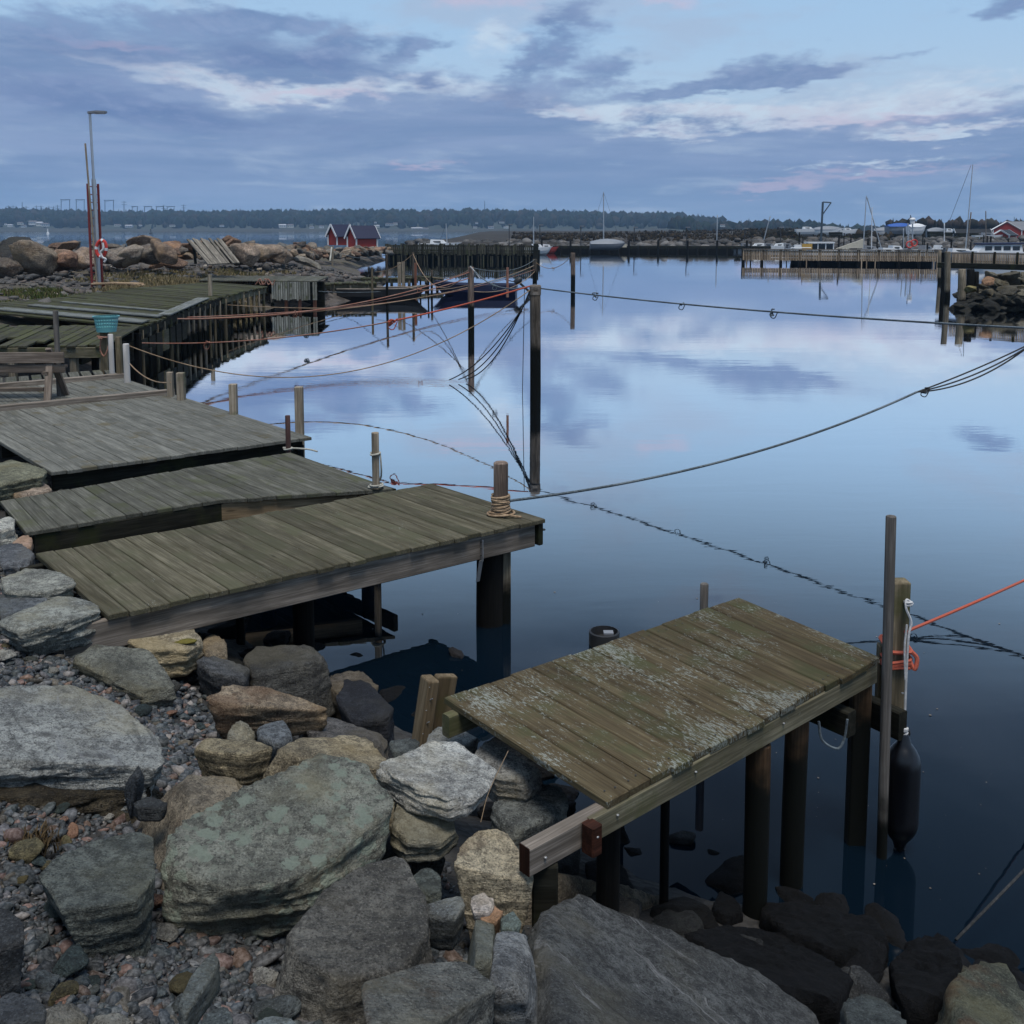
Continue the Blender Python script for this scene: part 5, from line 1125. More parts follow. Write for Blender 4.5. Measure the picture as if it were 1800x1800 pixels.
# red line of the near jetty
rr = endp+Vector((.02, -.05, -.24))
dz_ = Dp(1815, 1008, endp.y+1.2)
line('bright red-orange rope stretched from the near jetty post to the right edge', rr, rr+(dz_-rr)*2.2, .02, .008, 'r_red')
m = MB(); cz = endp.z
for i, z in enumerate((-.33, -.385, -.41, -.432)): m.tube([Vector((endp.x+.053*math.copysign(min(1, abs(math.cos(a))*1.5), math.cos(a)), endp.y+.015+.07*math.copysign(min(1, abs(math.sin(a))*1.5), math.sin(a)), cz+z+.014*math.sin(a+i))) for a in [2*math.pi*j/20 for j in range(21)]], .0105, 6)
m.tube(catmull([endp+Vector((.055, -.05, -.34)), endp+Vector((.078, -.06, -.37)), endp+Vector((.065, -.07, -.42)), endp+Vector((.05, -.05, -.39))], 6), .0105, 6)
tag(m.build('rope', M_['r_red'], None, None, True), 'red-orange rope wound round the square end post of the near jetty', 'rope')
# fender
fc = Dp(1585, 1392, endp.y-.14); Lf, rf = .56, .082
fd = thing('fender', 'dark navy boat fender hanging on a white cord over the water', 'fender', fc)
m = MB(); prof = [(.012, -Lf/2-.03), (.026, -Lf/2), (.034, -Lf/2+.03)]+[(rf*math.sin(math.pi/2*min(1, (.03+t)/.13))**.75, -Lf/2+.035+t) for t in np.linspace(.012, .11, 6)]
prof += [(rf, -.1), (rf, .1)]+[(r, -z) for r, z in prof[::-1]]
m.lathe(prof, (0, 0, 0), 28); m.build('fender_body', M_['fender'], fd, Matrix.Translation(fc), smooth=True)
for s_ in (-1, 1):
    m = MB(); m.tube([(.022*math.cos(a), 0, s_*(Lf/2+.02)+.022*math.sin(a)) for a in np.linspace(0, 6.283, 13)], .009, 6, False); m.build('eye', M_['black'], fd, Matrix.Translation(fc), smooth=True)
nt0 = Vector((endp.x+.02, endp.y-.075, endp.z-.09)); ft_ = fc+Vector((0, 0, Lf/2+.03))
m = MB(); m.tube(catmull([nt0+Vector((.02, 0, .0)), nt0+Vector((-.01, 0, .02)), nt0+Vector((-.015, -.01, -.02)), nt0+Vector((.012, -.01, -.09)), nt0+Vector((-.002, -.02, -.16)), nt0.lerp(ft_, .6), ft_], 8), .0058, 6)
m.tube(catmull([nt0+Vector((-.008, -.01, -.1)), nt0.lerp(ft_, .35)+Vector((-.012, 0, 0)), nt0.lerp(ft_, .6)+Vector((-.004, 0, 0))], 8), .005, 6)
m.tube(coil(ft_+Vector((0, 0, -.02)), .012, 3, .012), .007, 6); m.tube(coil(nt0+Vector((0, -.0, -.01)), .014, 2, .01), .006, 6)
tag(m.build('cord', M_['r_white'], None, None, True), 'white cord from the nail in the end post down to the fender', 'cord')
m = MB(); fb = fc-Vector((0, 0, Lf/2+.03)); m.tube([fb, fb+Vector((.004, 0, -.06))], .005, 5); tag(m.build('cord', M_['r_dark'], None, None, True), 'short dark rope tail hanging from the bottom of the fender', 'cord')
q = ja(LA-.5, .02, -.17); rope('rope', [q, q+Vector((.02, 0, -.09)), q+Vector((.09, 0, -.13)), q+Vector((.12, 0, -.08)), q+Vector((.13, .0, .01))], .006, M_['r_grey'], 'grey rope loop hanging below the beam of the near jetty', 'rope')
# slanting wet rope in the corner
line('black wet rope rising from the rocks at the lower right corner', W(1680, 1652, .12), W(1680, 1652, .12)+Vector((1.1, .75, .35))*1.5, .02, .006, 'r_dark')
# many lines between quay and posts
qa = W(312, 562, ZE)+Vector((0, 0, .02)); qb = W(250, 603, .9)
OR = 'faded orange mooring line stretched from the old quay to the tall posts'
for i, (a, b, s_, mt, r) in enumerate(((qa, T2+Vector((0, 0, -.12)), .35, 'r_orange', .014), (qa+Vector((.1, .2, -.03)), T2+Vector((0, 0, -.3)), .28, 'r_orange', .014), (qa+Vector((.3, .6, -.05)), T4+Vector((0, 0, -.3)), .5, 'r_tan', .014), (qa+Vector((.1, .4, 0)), T4+Vector((0, 0, -.5)), .45, 'r_orange', .013))):
    line(OR, a, b, s_, r, mt, (.35, .8) if i == 0 else (), 'orange lines from the old quay')
mid = Dp(682, 566, 17.5)
line('lower orange rope from the corner of the old quay to a red knot', qb, mid, .12, .011, 'r_orange', (.3,)); line('bright orange rope with a red knot crossing in front of the slender post', mid, T1+Vector((-T1r, 0, .02)), .03, .015, 'r_red', (.03,), kr=.09)
line('tan line sagging from the whitish pipe over the widest jetty to the thickest post', W(222, 606, 1.05), T1+Vector((-T1r, -.05, -.05)), 1.02, .010, 'r_tan')
line('thin line drooping from the pipe post to the square pair', W(222, 632, .9), W(300, 672, .95), .12, .009, 'r_tan')
q = W(806, 667, .05)
for k_ in (0, .05, -.06): line('slack dark line hanging from the thickest post into the water', T1+Vector((-T1r, -.03, -.1+k_)), q+Vector((k_*3, k_, 0)), .3+k_, .011, 'r_dark', (), 'slack dark lines left of the thickest post')
line('thin dark line hanging straight down beside the thickest post', T1+Vector((-T1r-.1, -.03, -.02)), Vector((T1b.x-T1r-.14, T1b.y-.03, 0)), 0, .007, 'r_dark')
for i, (a, b, s_) in enumerate(((T2, T4, .3), (Dp(726, 446, 45), T2+Vector((0, 0, .0)), 1.0), (Dp(726, 446, 45), Dp(660, 478, 46), .2), (Dp(680, 448, 42), Dp(600, 445, 55), .2), (T4+Vector((0, 0, -.1)), T3+Vector((0, 0, -.05)), .5), (Dp(700, 500, 42), T2+Vector((0, 0, -.5)), .2), (Dp(560, 512, 39), Dp(725, 507, 45), .1), (Dp(400, 536, 31), Dp(620, 541, 38), .05), (T2+Vector((0, 0, -.05)), Dp(760, 487, 46), .15), (T4+Vector((0, 0, -.25)), Dp(770, 500, 46), .4), (T4+Vector((0, 0, -.6)), T2+Vector((0, 0, -.7)), .35))):
    line('thin tan line strung among the poles and posts around the blue boat', a, b, s_, .014, 'r_tan' if i % 3 else 'r_grey', (.5,) if i in (0, 4) else (), 'thin lines around the blue boat')
line('dark blue-green line from the slender post across to the thickest post', T2+Vector((.1, 0, -.1)), T1+Vector((0, 0, .05)), .25, .016, 'r_grey', (.45,))
m = MB(); m.tube([T2+Vector((-.02, -.12, .04)), T2+Vector((.1, -.14, -.1)), T2+Vector((.26, -.1, -.32))], .018, 6); tag(m.build('cord', M_['r_white'], None, None, True), 'white rope end tied over the top of the slender mooring post', 'cord')
q = Dp(892, 470, 24); line('orange strap hanging between the lines left of the thickest post', q, q-Vector((0, 0, .7)), 0, .03, 'r_orange')
q = W(535, 588, .35); line('blue rag knotted on the lower orange rope', q, q+Vector((.12, 0, -.02)), 0, .02, 'r_grey', (.3, .6), kr=.045)
# knots and floats drifting along sunken lines
def floating(label, pts, r=.007):
    P = [W(x, y, .006) for x, y in pts]; rope('rope', P, r, M_['r_dark'], label, 'rope')
# ------------------------------------------------------------------ lamp post, rescue ladder, lifebuoy
yl = 35.8; b_ = Dp(174, 495, yl); zb_ = H(b_.x, yl); tpz = Dp(170, 200, yl).z; lx = b_.x
LP = thing('lamp_post', 'tall grey street lamp on the foreland with one short arm', 'lamp post', (lx, yl, zb_))
m = MB(); m.tube([(lx, yl, zb_-.2), (lx-.03, yl, zb_+3.8)], .075, 10); m.tube([(lx-.03, yl, zb_+3.75), (lx-.06, yl, tpz)], .045, 10); m.build('pole', M_['galv'], LP, None, True)
m = MB(); hx = lx-.06; m.prism([(hx-.05, yl-.09, tpz), (hx+.25, yl-.13, tpz+.03), (hx+.56, yl-.1, tpz+.02), (hx+.56, yl+.1, tpz+.02), (hx+.25, yl+.13, tpz+.03), (hx-.05, yl+.09, tpz)], (0, 0, .07)); m.build('lamp_head', M_['grey_paint'], LP)
m = MB(); m.box((hx+.33, yl, tpz+.012), (.36, .17, .03)); m.build('lamp_glass', M_['white'], LP)
LD = thing('ladder', 'red rescue ladder standing upright against the lamp post', 'ladder', (lx-.2, yl-.12, zb_))
rz_ = Dp(164, 323, yl).z
for x, y in ((-.19, -.14), (.05, .16)): bar2('stile', (lx+x, yl+y, zb_-.05), (lx+x, yl+y, rz_), .075, .05, M_['red'], LD)
m = MB()
for i in range(13):
    z = zb_+.3+i*(rz_-zb_-.4)/12; m.tube([(lx-.19, yl-.14, z), (lx+.05, yl+.16, z)], .018, 6)
m.build('rungs', M_['red'], LD)
bx0 = lx-.08
pl = pole('boat_hook', (lx+.02, yl-.2, zb_-.05), (lx-.2, yl-.16, Dp(165, 253, yl).z), .032, M_['post'], None, 8); tag(pl, 'long pale pole leaning beside the lamp post', 'boat hook')
bc_ = Dp(178, 437, yl-.3); LBU = thing('lifebuoy', 'red and white lifebuoy hanging on the lamp post', 'lifebuoy', bc_)
def torus_arc(m, a0, a1, R, r, M, n=7):
    pts = [M @ Vector((R*.6*math.cos(a), .0, R*math.sin(a))) for a in np.linspace(a0, a1, n)]; m.tube(pts, r, 8)
Mt = Matrix.Translation(bc_) @ Matrix.Rotation(.15, 4, 'Y')
for q in range(4):
    for nm, mt, a0, a1 in (('red_section', 'buoyred', .17, 1.40), ('white_band', 'white', 1.40, 1.741)):
        m = MB(); torus_arc(m, a0+q*math.pi/2, a1+q*math.pi/2, .28, .062, Mt); m.build(nm, M_[mt], LBU, None, True)
m = MB(); m.tube(catmull([bc_+Vector((.1, -.1, .2)), bc_+Vector((.12, -.12, 0)), bc_+Vector((.02, -.12, -.12)), bc_+Vector((.08, -.12, -.3)), bc_+Vector((.18, -.1, -.36)), bc_+Vector((.12, -.1, -.46))], 6), .04, 6); tag(m.build('cord', M_['r_white'], None, None, True), 'white throw line bundled over the lifebuoy', 'cord')
# rope heap and grass
q = Dp(205, 493, 36); zq = H(q.x, 36)
rope('rope', [q*1+Vector((0, 0, 0))+Vector((.9*math.sin(i*1.7), .5*math.cos(i*2.3), .1+.14*math.sin(i*1.1)+zq-q.z)) for i in range(16)], .045, M_['r_tan'], 'heap of thick yellowish rope in the grass by the lamp post', 'rope', n=4)
def grassfield(label, x0, x1, y0, y1, N, h, cols, seed):
    rs = np.random.RandomState(seed); V_, F_, C_ = [], [], []
    bx = rs.uniform(x0, x1, N); by = rs.uniform(y0, y1, N); pn = fbm(np.stack([bx, by, 0*bx], 1)*.6+seed, 3, seed); keep = pn > -.2; bx, by = bx[keep], by[keep]; zz = Hn(bx, by)
    for i in range(len(bx)):
        L = h*rs.uniform(.4, 1.2); la = rs.uniform(0, 6.28); le = L*rs.uniform(.1, .7); w = .01+L*.02
        p0 = np.array([bx[i], by[i], zz[i]]); p1 = p0+(le*.4*math.cos(la), le*.4*math.sin(la), L*.6); p2 = p0+(le*math.cos(la), le*math.sin(la), L); sv = np.array([w, 0, 0])
        k_ = len(V_)*5; V_.append([p0-sv, p0+sv, p1-sv*.8, p1+sv*.8, p2]); F_ += [(k_, k_+1, k_+3), (k_, k_+3, k_+2), (k_+2, k_+3, k_+4)]; C_ += [np.array(cols[rs.choice(len(cols))])*rs.uniform(.6, 1.3)]*5
    tag(obj('grass', npmesh('grass', np.array(V_).reshape(-1, 3), np.array(F_), False, np.array(C_)), M_['grass'], None, None, 'stuff'), label, 'grass')
GR, DRY = [(.05, .075, .02), (.07, .095, .03), (.08, .08, .03)], [(.19, .15, .08), (.24, .19, .11), (.13, .11, .055)]
grassfield('low green weeds and grass on the foreland at the left edge', -19, -12.2, 27, 35.5, 15000, .17, GR+DRY[2:], 4)
grassfield('tall dry yellow grass right of the lamp post', -14, -9.6, 34, 41, 12000, .26, DRY, 5)
grassfield('patches of dry grass on the stony ground before the boulders', -17, -10, 38, 48, 9000, .16, DRY+GR[2:], 6)
# foreland stones
rs = np.random.RandomState(9)
for i in range(300):
    y = rs.uniform(28, 54); x = rs.uniform(-21, -6)*y/45
    s = shore_dist(np.array([x]), np.array([y]))[0]
    if s > -.4: continue
    drop('stone', 'small grey-brown stone strewn over the foreland', 'stone', 'stones strewn over the foreland', x, y, H(x, y)+.02, rs.gamma(2., .07)+.09, tuple(np.array([.15, .135, .12])*rs.uniform(.6, 1.4)), rs, VAR, .6)
def fore(r, N=2600):
    out = []
    while sum(map(len, out)) < N:
        y = r.uniform(27, 60, 3000); x = r.uniform(-.5, -.1, 3000)*y; s = shore_dist(x, y); k_ = s < -.3; out.append(np.stack([x[k_], y[k_]], 1))
    return np.vstack(out)[:N]
tag(pebbles('scattered_stones', 2600, fore, lambda r, p: .03+r.gamma(1.6, .04), [(.075, .068, .06), (.11, .1, .09), (.05, .048, .045), (.13, .1, .08)], 14, 1, .3), 'small stones and grit scattered over the foreland', 'stones')
# ------------------------------------------------------------------ boulder breakwater on the left
BV = [rock_mesh('boulder', (1, rn*.8, rn*.7), 4, 140+i, .035, 15, 160, .02, False, .52) for i, rn in enumerate((.95, .85, 1., .8, .9, 1.05, .78, .88))]
for v_ in BV: v_.materials.append(M_['rock_far'])
BC = [((.30, .165, .10), 'orange-brown'), ((.29, .22, .155), 'tan'), ((.20, .165, .135), 'brownish grey'), ((.16, .16, .16), 'grey'), ((.25, .145, .095), 'rusty')]
def bould(label, px, py, d, s, col, seed, flat=.8, group=None, rot=None):
    q = Dp(px, py, d); r_ = np.random.RandomState(seed); me = BV[seed % 8]; o = bpy.data.objects.new('boulder', me); COL.objects.link(o); lu = sum(col)/3; o.color = (*[(c_*.68+lu*.32)*.72 for c_ in col], 1)
    from mathutils import Euler
    M = Matrix.Translation(q) @ Euler((r_.uniform(-.5, .5), r_.uniform(-.5, .5), r_.uniform(0, 6.3) if rot is None else rot)).to_matrix().to_4x4() @ Matrix.Diagonal((s*.9, s*.9, s*flat*.9, 1))
    reg(o, M, None); return tag(o, label, 'boulder', group)
bould('black-grey layered boulder highest at the left end of the breakwater', 40, 444, 43.5, 2.7, (.045, .05, .06), 8, .75)
bould('dark brown boulder cut off by the left edge', 10, 470, 41, 2.0, (.13, .105, .085), 9, .95)
bould('large cracked tan boulder at the foot of the breakwater', 66, 455, 41.5, 2.6, (.24, .19, .14), 10, .95)
bould('pinkish boulder right behind the cracked tan one', 108, 453, 43, 2.1, (.31, .19, .13), 12, 1.)
bould('orange angular boulder left of the red ladder', 122, 458, 42, 2.0, (.33, .165, .095), 3, .9)
bould('pale pink flat-faced boulder immediately left of the red ladder', 148, 456, 43, 2.0, (.30, .21, .16), 13, .95)
bould('long brown boulder lying on top, left of the ladder', 120, 433, 45, 1.9, (.24, .15, .1), 6, .6)
bould('two toned brown and grey boulder right of the lifebuoy', 218, 452, 43, 2.1, (.22, .18, .15), 14, .85)
bould('pale leaning slab boulder in the middle of the row right of the lifebuoy', 232, 450, 42.5, 1.9, (.26, .21, .17), 7, .85)
bould('big grey-brown boulder with a sharp ridge left of the plank lean-to', 262, 449, 43.5, 2.0, (.19, .165, .145), 15, .9)
bould('orange and grey cracked boulder beside the plank lean-to', 290, 447, 43, 2.0, (.24, .165, .12), 11, .95)
bould('broad brown boulder on the crest left of the plank lean-to', 258, 434, 46.5, 2.3, (.25, .175, .125), 5, .55)
bould('pale tan boulder right of the plank lean-to', 433, 448, 47, 1.9, (.36, .26, .19), 2, 1.)
bould('light sandy boulder with a split face, second right of the plank lean-to', 466, 442, 48.5, 2.0, (.37, .27, .195), 16, .8)
bould('rust capped boulder on top right of the plank lean-to', 417, 436, 48.5, 1.3, (.21, .11, .07), 17, .6)
bould('brown flat boulder above the light sandy one', 445, 434, 49, 1.4, (.24, .165, .11), 18, .5)
bould('pale block boulder at the right end of the large ones', 517, 446, 51, 1.2, (.34, .26, .2), 19, .9)
bould('tan boulder left of the pale block', 493, 450, 50, 1.6, (.28, .2, .14), 21, 1.)
bould('long flat slab boulder lying by the inlet', 536, 458, 52, 2.6, (.2, .18, .15), 20, .28, rot=.1)
rs = np.random.RandomState(31)
for i in range(140):    # the wall behind and between the large ones
    px = rs.uniform(-200, 420); d = rs.uniform(44.5, 50); py = rs.uniform(444, 466) if d < 46.5 else rs.uniform(434, 448); c, nm = BC[rs.choice(5)]
    if 325 < px < 412 and d < 48: d += 4; py -= 12
    bould(nm+' boulder packed in the left part of the breakwater', px, py, d, rs.uniform(.8, 1.6), tuple(np.array(c)*rs.uniform(.65, 1.1)), 50+i, .7, nm+' boulders of the left part of the breakwater')
for i in range(230):
    t = rs.rand(); px = 395+t*300; d = 49+t*t*48+rs.uniform(-1, 4)*(.6+t); lo = 461-t*18; hi = 432+6*min(1, max(0, (px-535)/30)); u = rs.rand(); py = hi+(lo-hi)*u; d += (1-u)*5*(.5+t)
    c, nm = BC[rs.choice(5, p=(.12, .26, .28, .26, .08))]; s = rs.uniform(.7, 1.4)*(1+.3*t)
    bould(nm+' boulder of the slope running out to the red sheds', px, py, d, s, tuple(np.array(c)*rs.uniform(.6, 1.05)), 200+i, .7, nm+' boulders of the slope by the red sheds')
# lean-to of planks against the boulders
LT = thing('lean_to', 'slanting shelter of weathered grey planks leaning on the boulders', 'shelter', Dp(370, 460, 44))
for i in range(13):
    if i in (9,): continue
    t = i/13; a_ = Dp(328+t*62, 420+2*math.sin(i*2.1), 43.4); b_ = Dp(366+t*56, 464-3*t, 41.2); w_ = Dp(328+(t+1/13)*62, 421, 43.4)-Dp(328+t*62, 421, 43.4); w2 = Dp(366+(t+1/13)*56, 464-3*t, 41.2)-b_
    plank('plank', a_, b_, b_+w2*.93, a_+w_*.93, .05, M_['plank_x'], LT)
bar('beam', Dp(332, 428, 43.3), Dp(396, 428, 43.3), .1, .12, M_['beam_dark'], LT); bar('beam', Dp(348, 446, 42.4), Dp(410, 446, 42.4), .1, .12, M_['beam_dark'], LT)
for a_, b_ in ((Dp(340, 430, 43.4), Dp(344, 464, 43.4)), (Dp(388, 430, 43.4), Dp(390, 464, 43.4))): bar2('strut', b_, a_, .1, .1, M_['beam_dark'], LT)
q = Dp(582, 460, 62); line('pale blue rope hanging from a stake on the inlet bank', Dp(583, 435, 62), Dp(580, 459, 61), 0, .05, 'r_pale'); m = MB()
tag(pole('stake', Dp(584, 462, 62.3)-Vector((0, 0, .3)), Dp(585, 433, 62.3), .06, M_['post'], None, 8), 'stake on the inlet bank carrying a blue rope end', 'stake')
# ------------------------------------------------------------------ red sheds
def shed(label, x0, x1, xg, ybase, yeave, yapex, yridge, d, roofmat='roofnavy', wall='barn'):
    """gable seen at the left (x0..xg), long side to x1"""
    gw = (xg-x0)*d/F; L = (x1-xg)*d/F; z0 = Dp(0, ybase, d).z-.4; ze = Dp(0, yeave, d).z; za = Dp(0, yapex, d).z
    c = Dp(x0, ybase, d); T = thing('boat_shed', label, 'shed', (c.x, d, z0))
    g0 = Vector((c.x, d+.3, 0)); g1 = Vector((c.x+gw, d-.5, 0)); ld = Vector((L, 1.4, 0)); gm = (g0+g1)/2; Z = lambda v, z: Vector((v.x, v.y, z))
    m = MB(); m.prism([Z(g0, z0), Z(g1, z0), Z(g1, ze), Z(gm, za-.1), Z(g0, ze)], ld); m.build('wall', M_[wall], T)
    for s_, g in ((0, g0), (1, g1)):
        dn_ = (Z(g, ze)-Z(gm, za)); o_ = dn_.normalized()*.28; up_ = dn_.cross(ld).normalized(); up_ = up_ if up_.z > 0 else -up_
        a = [Z(gm, za)-ld.normalized()*.2, Z(g, ze)+o_-ld.normalized()*.2]; m = MB(); m.prism([a[0]+up_*.02, a[1]+up_*.02, a[1]+ld+ld.normalized()*.4+up_*.02, a[0]+ld+ld.normalized()*.4+up_*.02], up_*.1); m.build('roof', M_[roofmat], T)
        for e in (0, 1):
            q = ld.normalized()*(-.24+e*(ld.length+.48)); m = MB(); m.bar(Z(gm, za+.06)+q, Z(g, ze+.04)+o_+q, .05, .2, up=up_); m.build('bargeboard', M_['white'], T)
    for g in (g0, g1, g1+ld): m = MB(); m.box((g.x, g.y-.05, (z0+ze)/2), (.14, .14, ze-z0)); m.build('corner_board', M_['white'], T)
    bar('eaves_board', Z(g1, ze-.03)-Vector((0, .1, 0)), Z(g1+ld, ze-.03)-Vector((0, .1, 0)), .06, .12, M_['white'], T)
    return T
shed('left red boat shed with a navy roof and white bargeboards', 576, 617, 594, 424, 413, 395.5, 395, 106)
shed('right red boat shed with a navy roof, in front of its twin', 610, 661, 628, 427, 416, 397.5, 398, 103)
# ------------------------------------------------------------------ piers of vertical boards
def pier(label, A_, B_, zt, zb, n, mat, w=.8, rail=True, posts=8, low=None, extra=.0, jig=.05, seed=1):
    rs = np.random.RandomState(seed); T = thing('pier', label, 'pier', (A_.x, A_.y, 0)); d_ = (B_-A_); s_ = Vector((-d_.y, d_.x, 0)).normalized()
    bw = d_.length/n; me = {}
    for i in range(n):
        a = A_.lerp(B_, (i+.5)/n); z1 = zt+rs.uniform(-jig, jig); z0 = zb+rs.uniform(-jig, jig)
        if low is not None and rs.rand() < low: z0 = -.4
        if i % 12 == 0 or not me:
            m = MB(); m.box((0, 0, 0), (bw*w, .04, 1)); me = m.mesh('board'); me.materials.append(M_[mat])
        obj('board', me, None, T, Matrix.Translation((a.x, a.y, (z0+z1)/2)) @ Matrix.Rotation(math.atan2(d_.y, d_.x), 4, 'Z') @ Matrix.Diagonal((1, 1, z1-z0, 1)))
    bar('walkway', A_+s_*.9+Vector((0, 0, zb+.35)), B_+s_*.9+Vector((0, 0, zb+.35)), 1.6, .14, M_['beam_dark'], T)
    for z in (zb+.12, zt-.15): bar('rail', A_+s_*.06+Vector((0, 0, z)), B_+s_*.06+Vector((0, 0, z)), .08, .14, M_['beam_dark'], T)
    if rail: bar('top_rail', A_+s_*.0+Vector((0, 0, zt+.05)), B_+Vector((0, 0, zt+.05)), .16, .07, M_['beam'], T)
    for i in range(posts):
        a = A_.lerp(B_, (i+.02)/(posts-.96))
        for o_ in (.12, 1.5): pole('pile', (a.x+s_.x*o_, a.y+s_.y*o_, -1), (a.x+s_.x*o_, a.y+s_.y*o_, zt+(.12 if o_ < 1 else -.4)+extra), .13, M_['pile_tar'], T, 8, None, .02, 4)
    return T
def at(px, d): return Vector(((px-PX)/F*d/1.0, d, 0))
A_, B_ = Dp(678, 455, 97), Dp(940, 455, 93); A_.z = B_.z = 0
PL = pier('dark plank pier in the middle distance with uneven mossy boards', A_, B_, 1.55, .62, 78, 'board_dark', .82, False, 9, None, -.1, .12, 2)
rs = np.random.RandomState(5)
for i in range(46):
    a = A_.lerp(B_, (i+rs.rand())/46); bar2('lower_board', (a.x, a.y+.05, -.5), (a.x, a.y+.05, rs.uniform(.5, .62)), .12, .05, M_['board_dark'], PL)
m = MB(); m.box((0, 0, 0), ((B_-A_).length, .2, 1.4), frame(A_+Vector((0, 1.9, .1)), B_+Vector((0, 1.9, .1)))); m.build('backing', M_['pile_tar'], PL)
bar2('end_post', (B_.x+.1, B_.y, -1), (B_.x+.1, B_.y, 1.65), .45, .4, M_['beam_dark'], PL)
A_, B_ = Dp(1305, 463, 88), Dp(1652, 467, 84); A_.z = B_.z = 0
PR = pier('long brown picket pier on the right with closely set boards', A_, B_, 1.2, .32, 118, 'board', .62, True, 11, .06, -.05, .02, 3)
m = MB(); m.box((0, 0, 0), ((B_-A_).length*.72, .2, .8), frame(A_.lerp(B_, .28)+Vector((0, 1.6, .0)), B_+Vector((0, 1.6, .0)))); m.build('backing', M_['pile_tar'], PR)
m = MB()
A_, B_ = Dp(1672, 480, 47), Dp(1830, 480, 44); A_.z = B_.z = 0
WK = thing('walkway', 'raised walkway with a low picket railing above the rock heap on the right', 'walkway', (A_.x, A_.y, 0))
for i in range(52):
    a = A_.lerp(B_, (i+.5)/52)
    if i % 13 == 12: bar2('railing_post', (a.x, a.y, 1.2), (a.x, a.y, 1.98), .08, .08, M_['beam_dark'], WK)
    else: bar2('board', (a.x, a.y, 1.46), (a.x, a.y, 1.86), .052, .025, M_['board'], WK)
for z, w_ in ((1.90, .07), (1.55, .05)): bar('rail', A_+Vector((0, .05, z)), B_+Vector((0, .05, z)), .07, w_, M_['beam'], WK)
bar('deck_beam', A_+Vector((0, .7, 1.33)), B_+Vector((0, .7, 1.33)), 1.5, .24, M_['beam_dark'], WK)
for px, yt, yb_, w, lab, mt in ((1652, 441, 552, 6, 'slim dark pile farthest left of the walkway end', 'pile_low'), (1666, 443, 606, 10, 'dark wavy pile under the left end of the walkway', 'pile_low'), (1659, 444, 575, 8, 'dark pile behind the wavy one', 'pile_tar'), (1691, 474, 607, 13, 'thickest weathered pile left of the rock heap', 'pile_low'), (1706, 474, 600, 13, 'black pile touching the thickest weathered one', 'pile_tar'), (1716, 478, 596, 10, 'black pile half hidden by the rock heap', 'pile_tar')):
    wpost(px, yt, yb_, w, lab, mt)
# rock heap under the walkway
rs = np.random.RandomState(41)
for i in range(150):
    t = rs.rand(); px = 1690+t*150; d = 37.5+rs.uniform(0, 5.5); zt = min(1.2, (d-37.3)*.32+.1)*(.35+.65*min(1, t*2.2)); x = (px-PX)/F*d
    drop('rock', 'dark weedy rock in the heap below the walkway', 'rock', 'rocks of the heap below the walkway', x, d, zt*rs.uniform(.2, 1), rs.uniform(.5, 1.15), tuple(np.array([.018, .018, .016] if zt < .5 else [.065, .06, .048])*rs.uniform(.6, 1.4)), rs, VAR, .7)
q = Dp(1708, 508, 38.5); drop('rock', 'olive squared stone lowest on the left side of the heap', 'rock', None, q.x, q.y, q.z, .75, (.17, .16, .085), rs, BV, .8)
q = Dp(1735, 495, 38.8); drop('rock', 'reddish slab stone tilted on the heap below the walkway', 'rock', None, q.x, q.y, q.z, .8, (.2, .12, .075), rs, BV, .5)
# ------------------------------------------------------------------ far breakwater and boatyard
def hgt(x, y):   # right-hand shore: bank, yard level, heath mound
    n = fbm(np.stack([x, y, 0*x], 1)*.05, 4, 3); z = np.interp(y-n*3, [136, 140, 150, 230, 330, 520], [-1., 1.0, 1.2, 1.4, 1.8, 1.8])
    m1 = np.exp(-((x-72)/24)**2-((y-275)/40)**2)*1.2
    w = np.clip((x+24)/14, 0, 1); return (z+m1+n*.25)*w-1.2*(1-w)
gx = gridmesh('heath', -40, 230, 130, 520, 3., hgt, M_['heath'])
def hz(x, y): return float(hgt(np.array([float(x)]), np.array([float(y)]))[0])
def woods(label, N, gen, seed, pal, hmin, hmax):
    rs = np.random.RandomState(seed); iv, jf = ico(1); V_, F_, C_ = [], [], []; nv = len(iv)
    for i in range(N):
        x, y, z = gen(rs); h = rs.uniform(hmin, hmax); con = rs.rand() < .45; w = h*(rs.uniform(.18, .28) if con else rs.uniform(.35, .6)); k_ = np.clip(1-.75*(iv[:, 2:3]+1)/2, .1, 1) if con else 1
        P = iv*(1+rs.uniform(-.28, .28, (nv, 1)))*np.array((w, w, h*.55)); P[:, :2] *= k_ if con else 1; P[:, 2] += h*.5
        V_.append(P+(x, y, z)); F_.append(jf+i*nv); C_.append(np.tile(np.array(pal[rs.choice(len(pal))])*rs.uniform(.6, 1.3), (nv, 1))*rs.uniform(.75, 1.25, (nv, 1)))
    tag(obj('woods', npmesh('woods', np.vstack(V_), np.vstack(F_), False, np.vstack(C_)), M_['tree'], None, None, 'stuff'), label, 'woods')
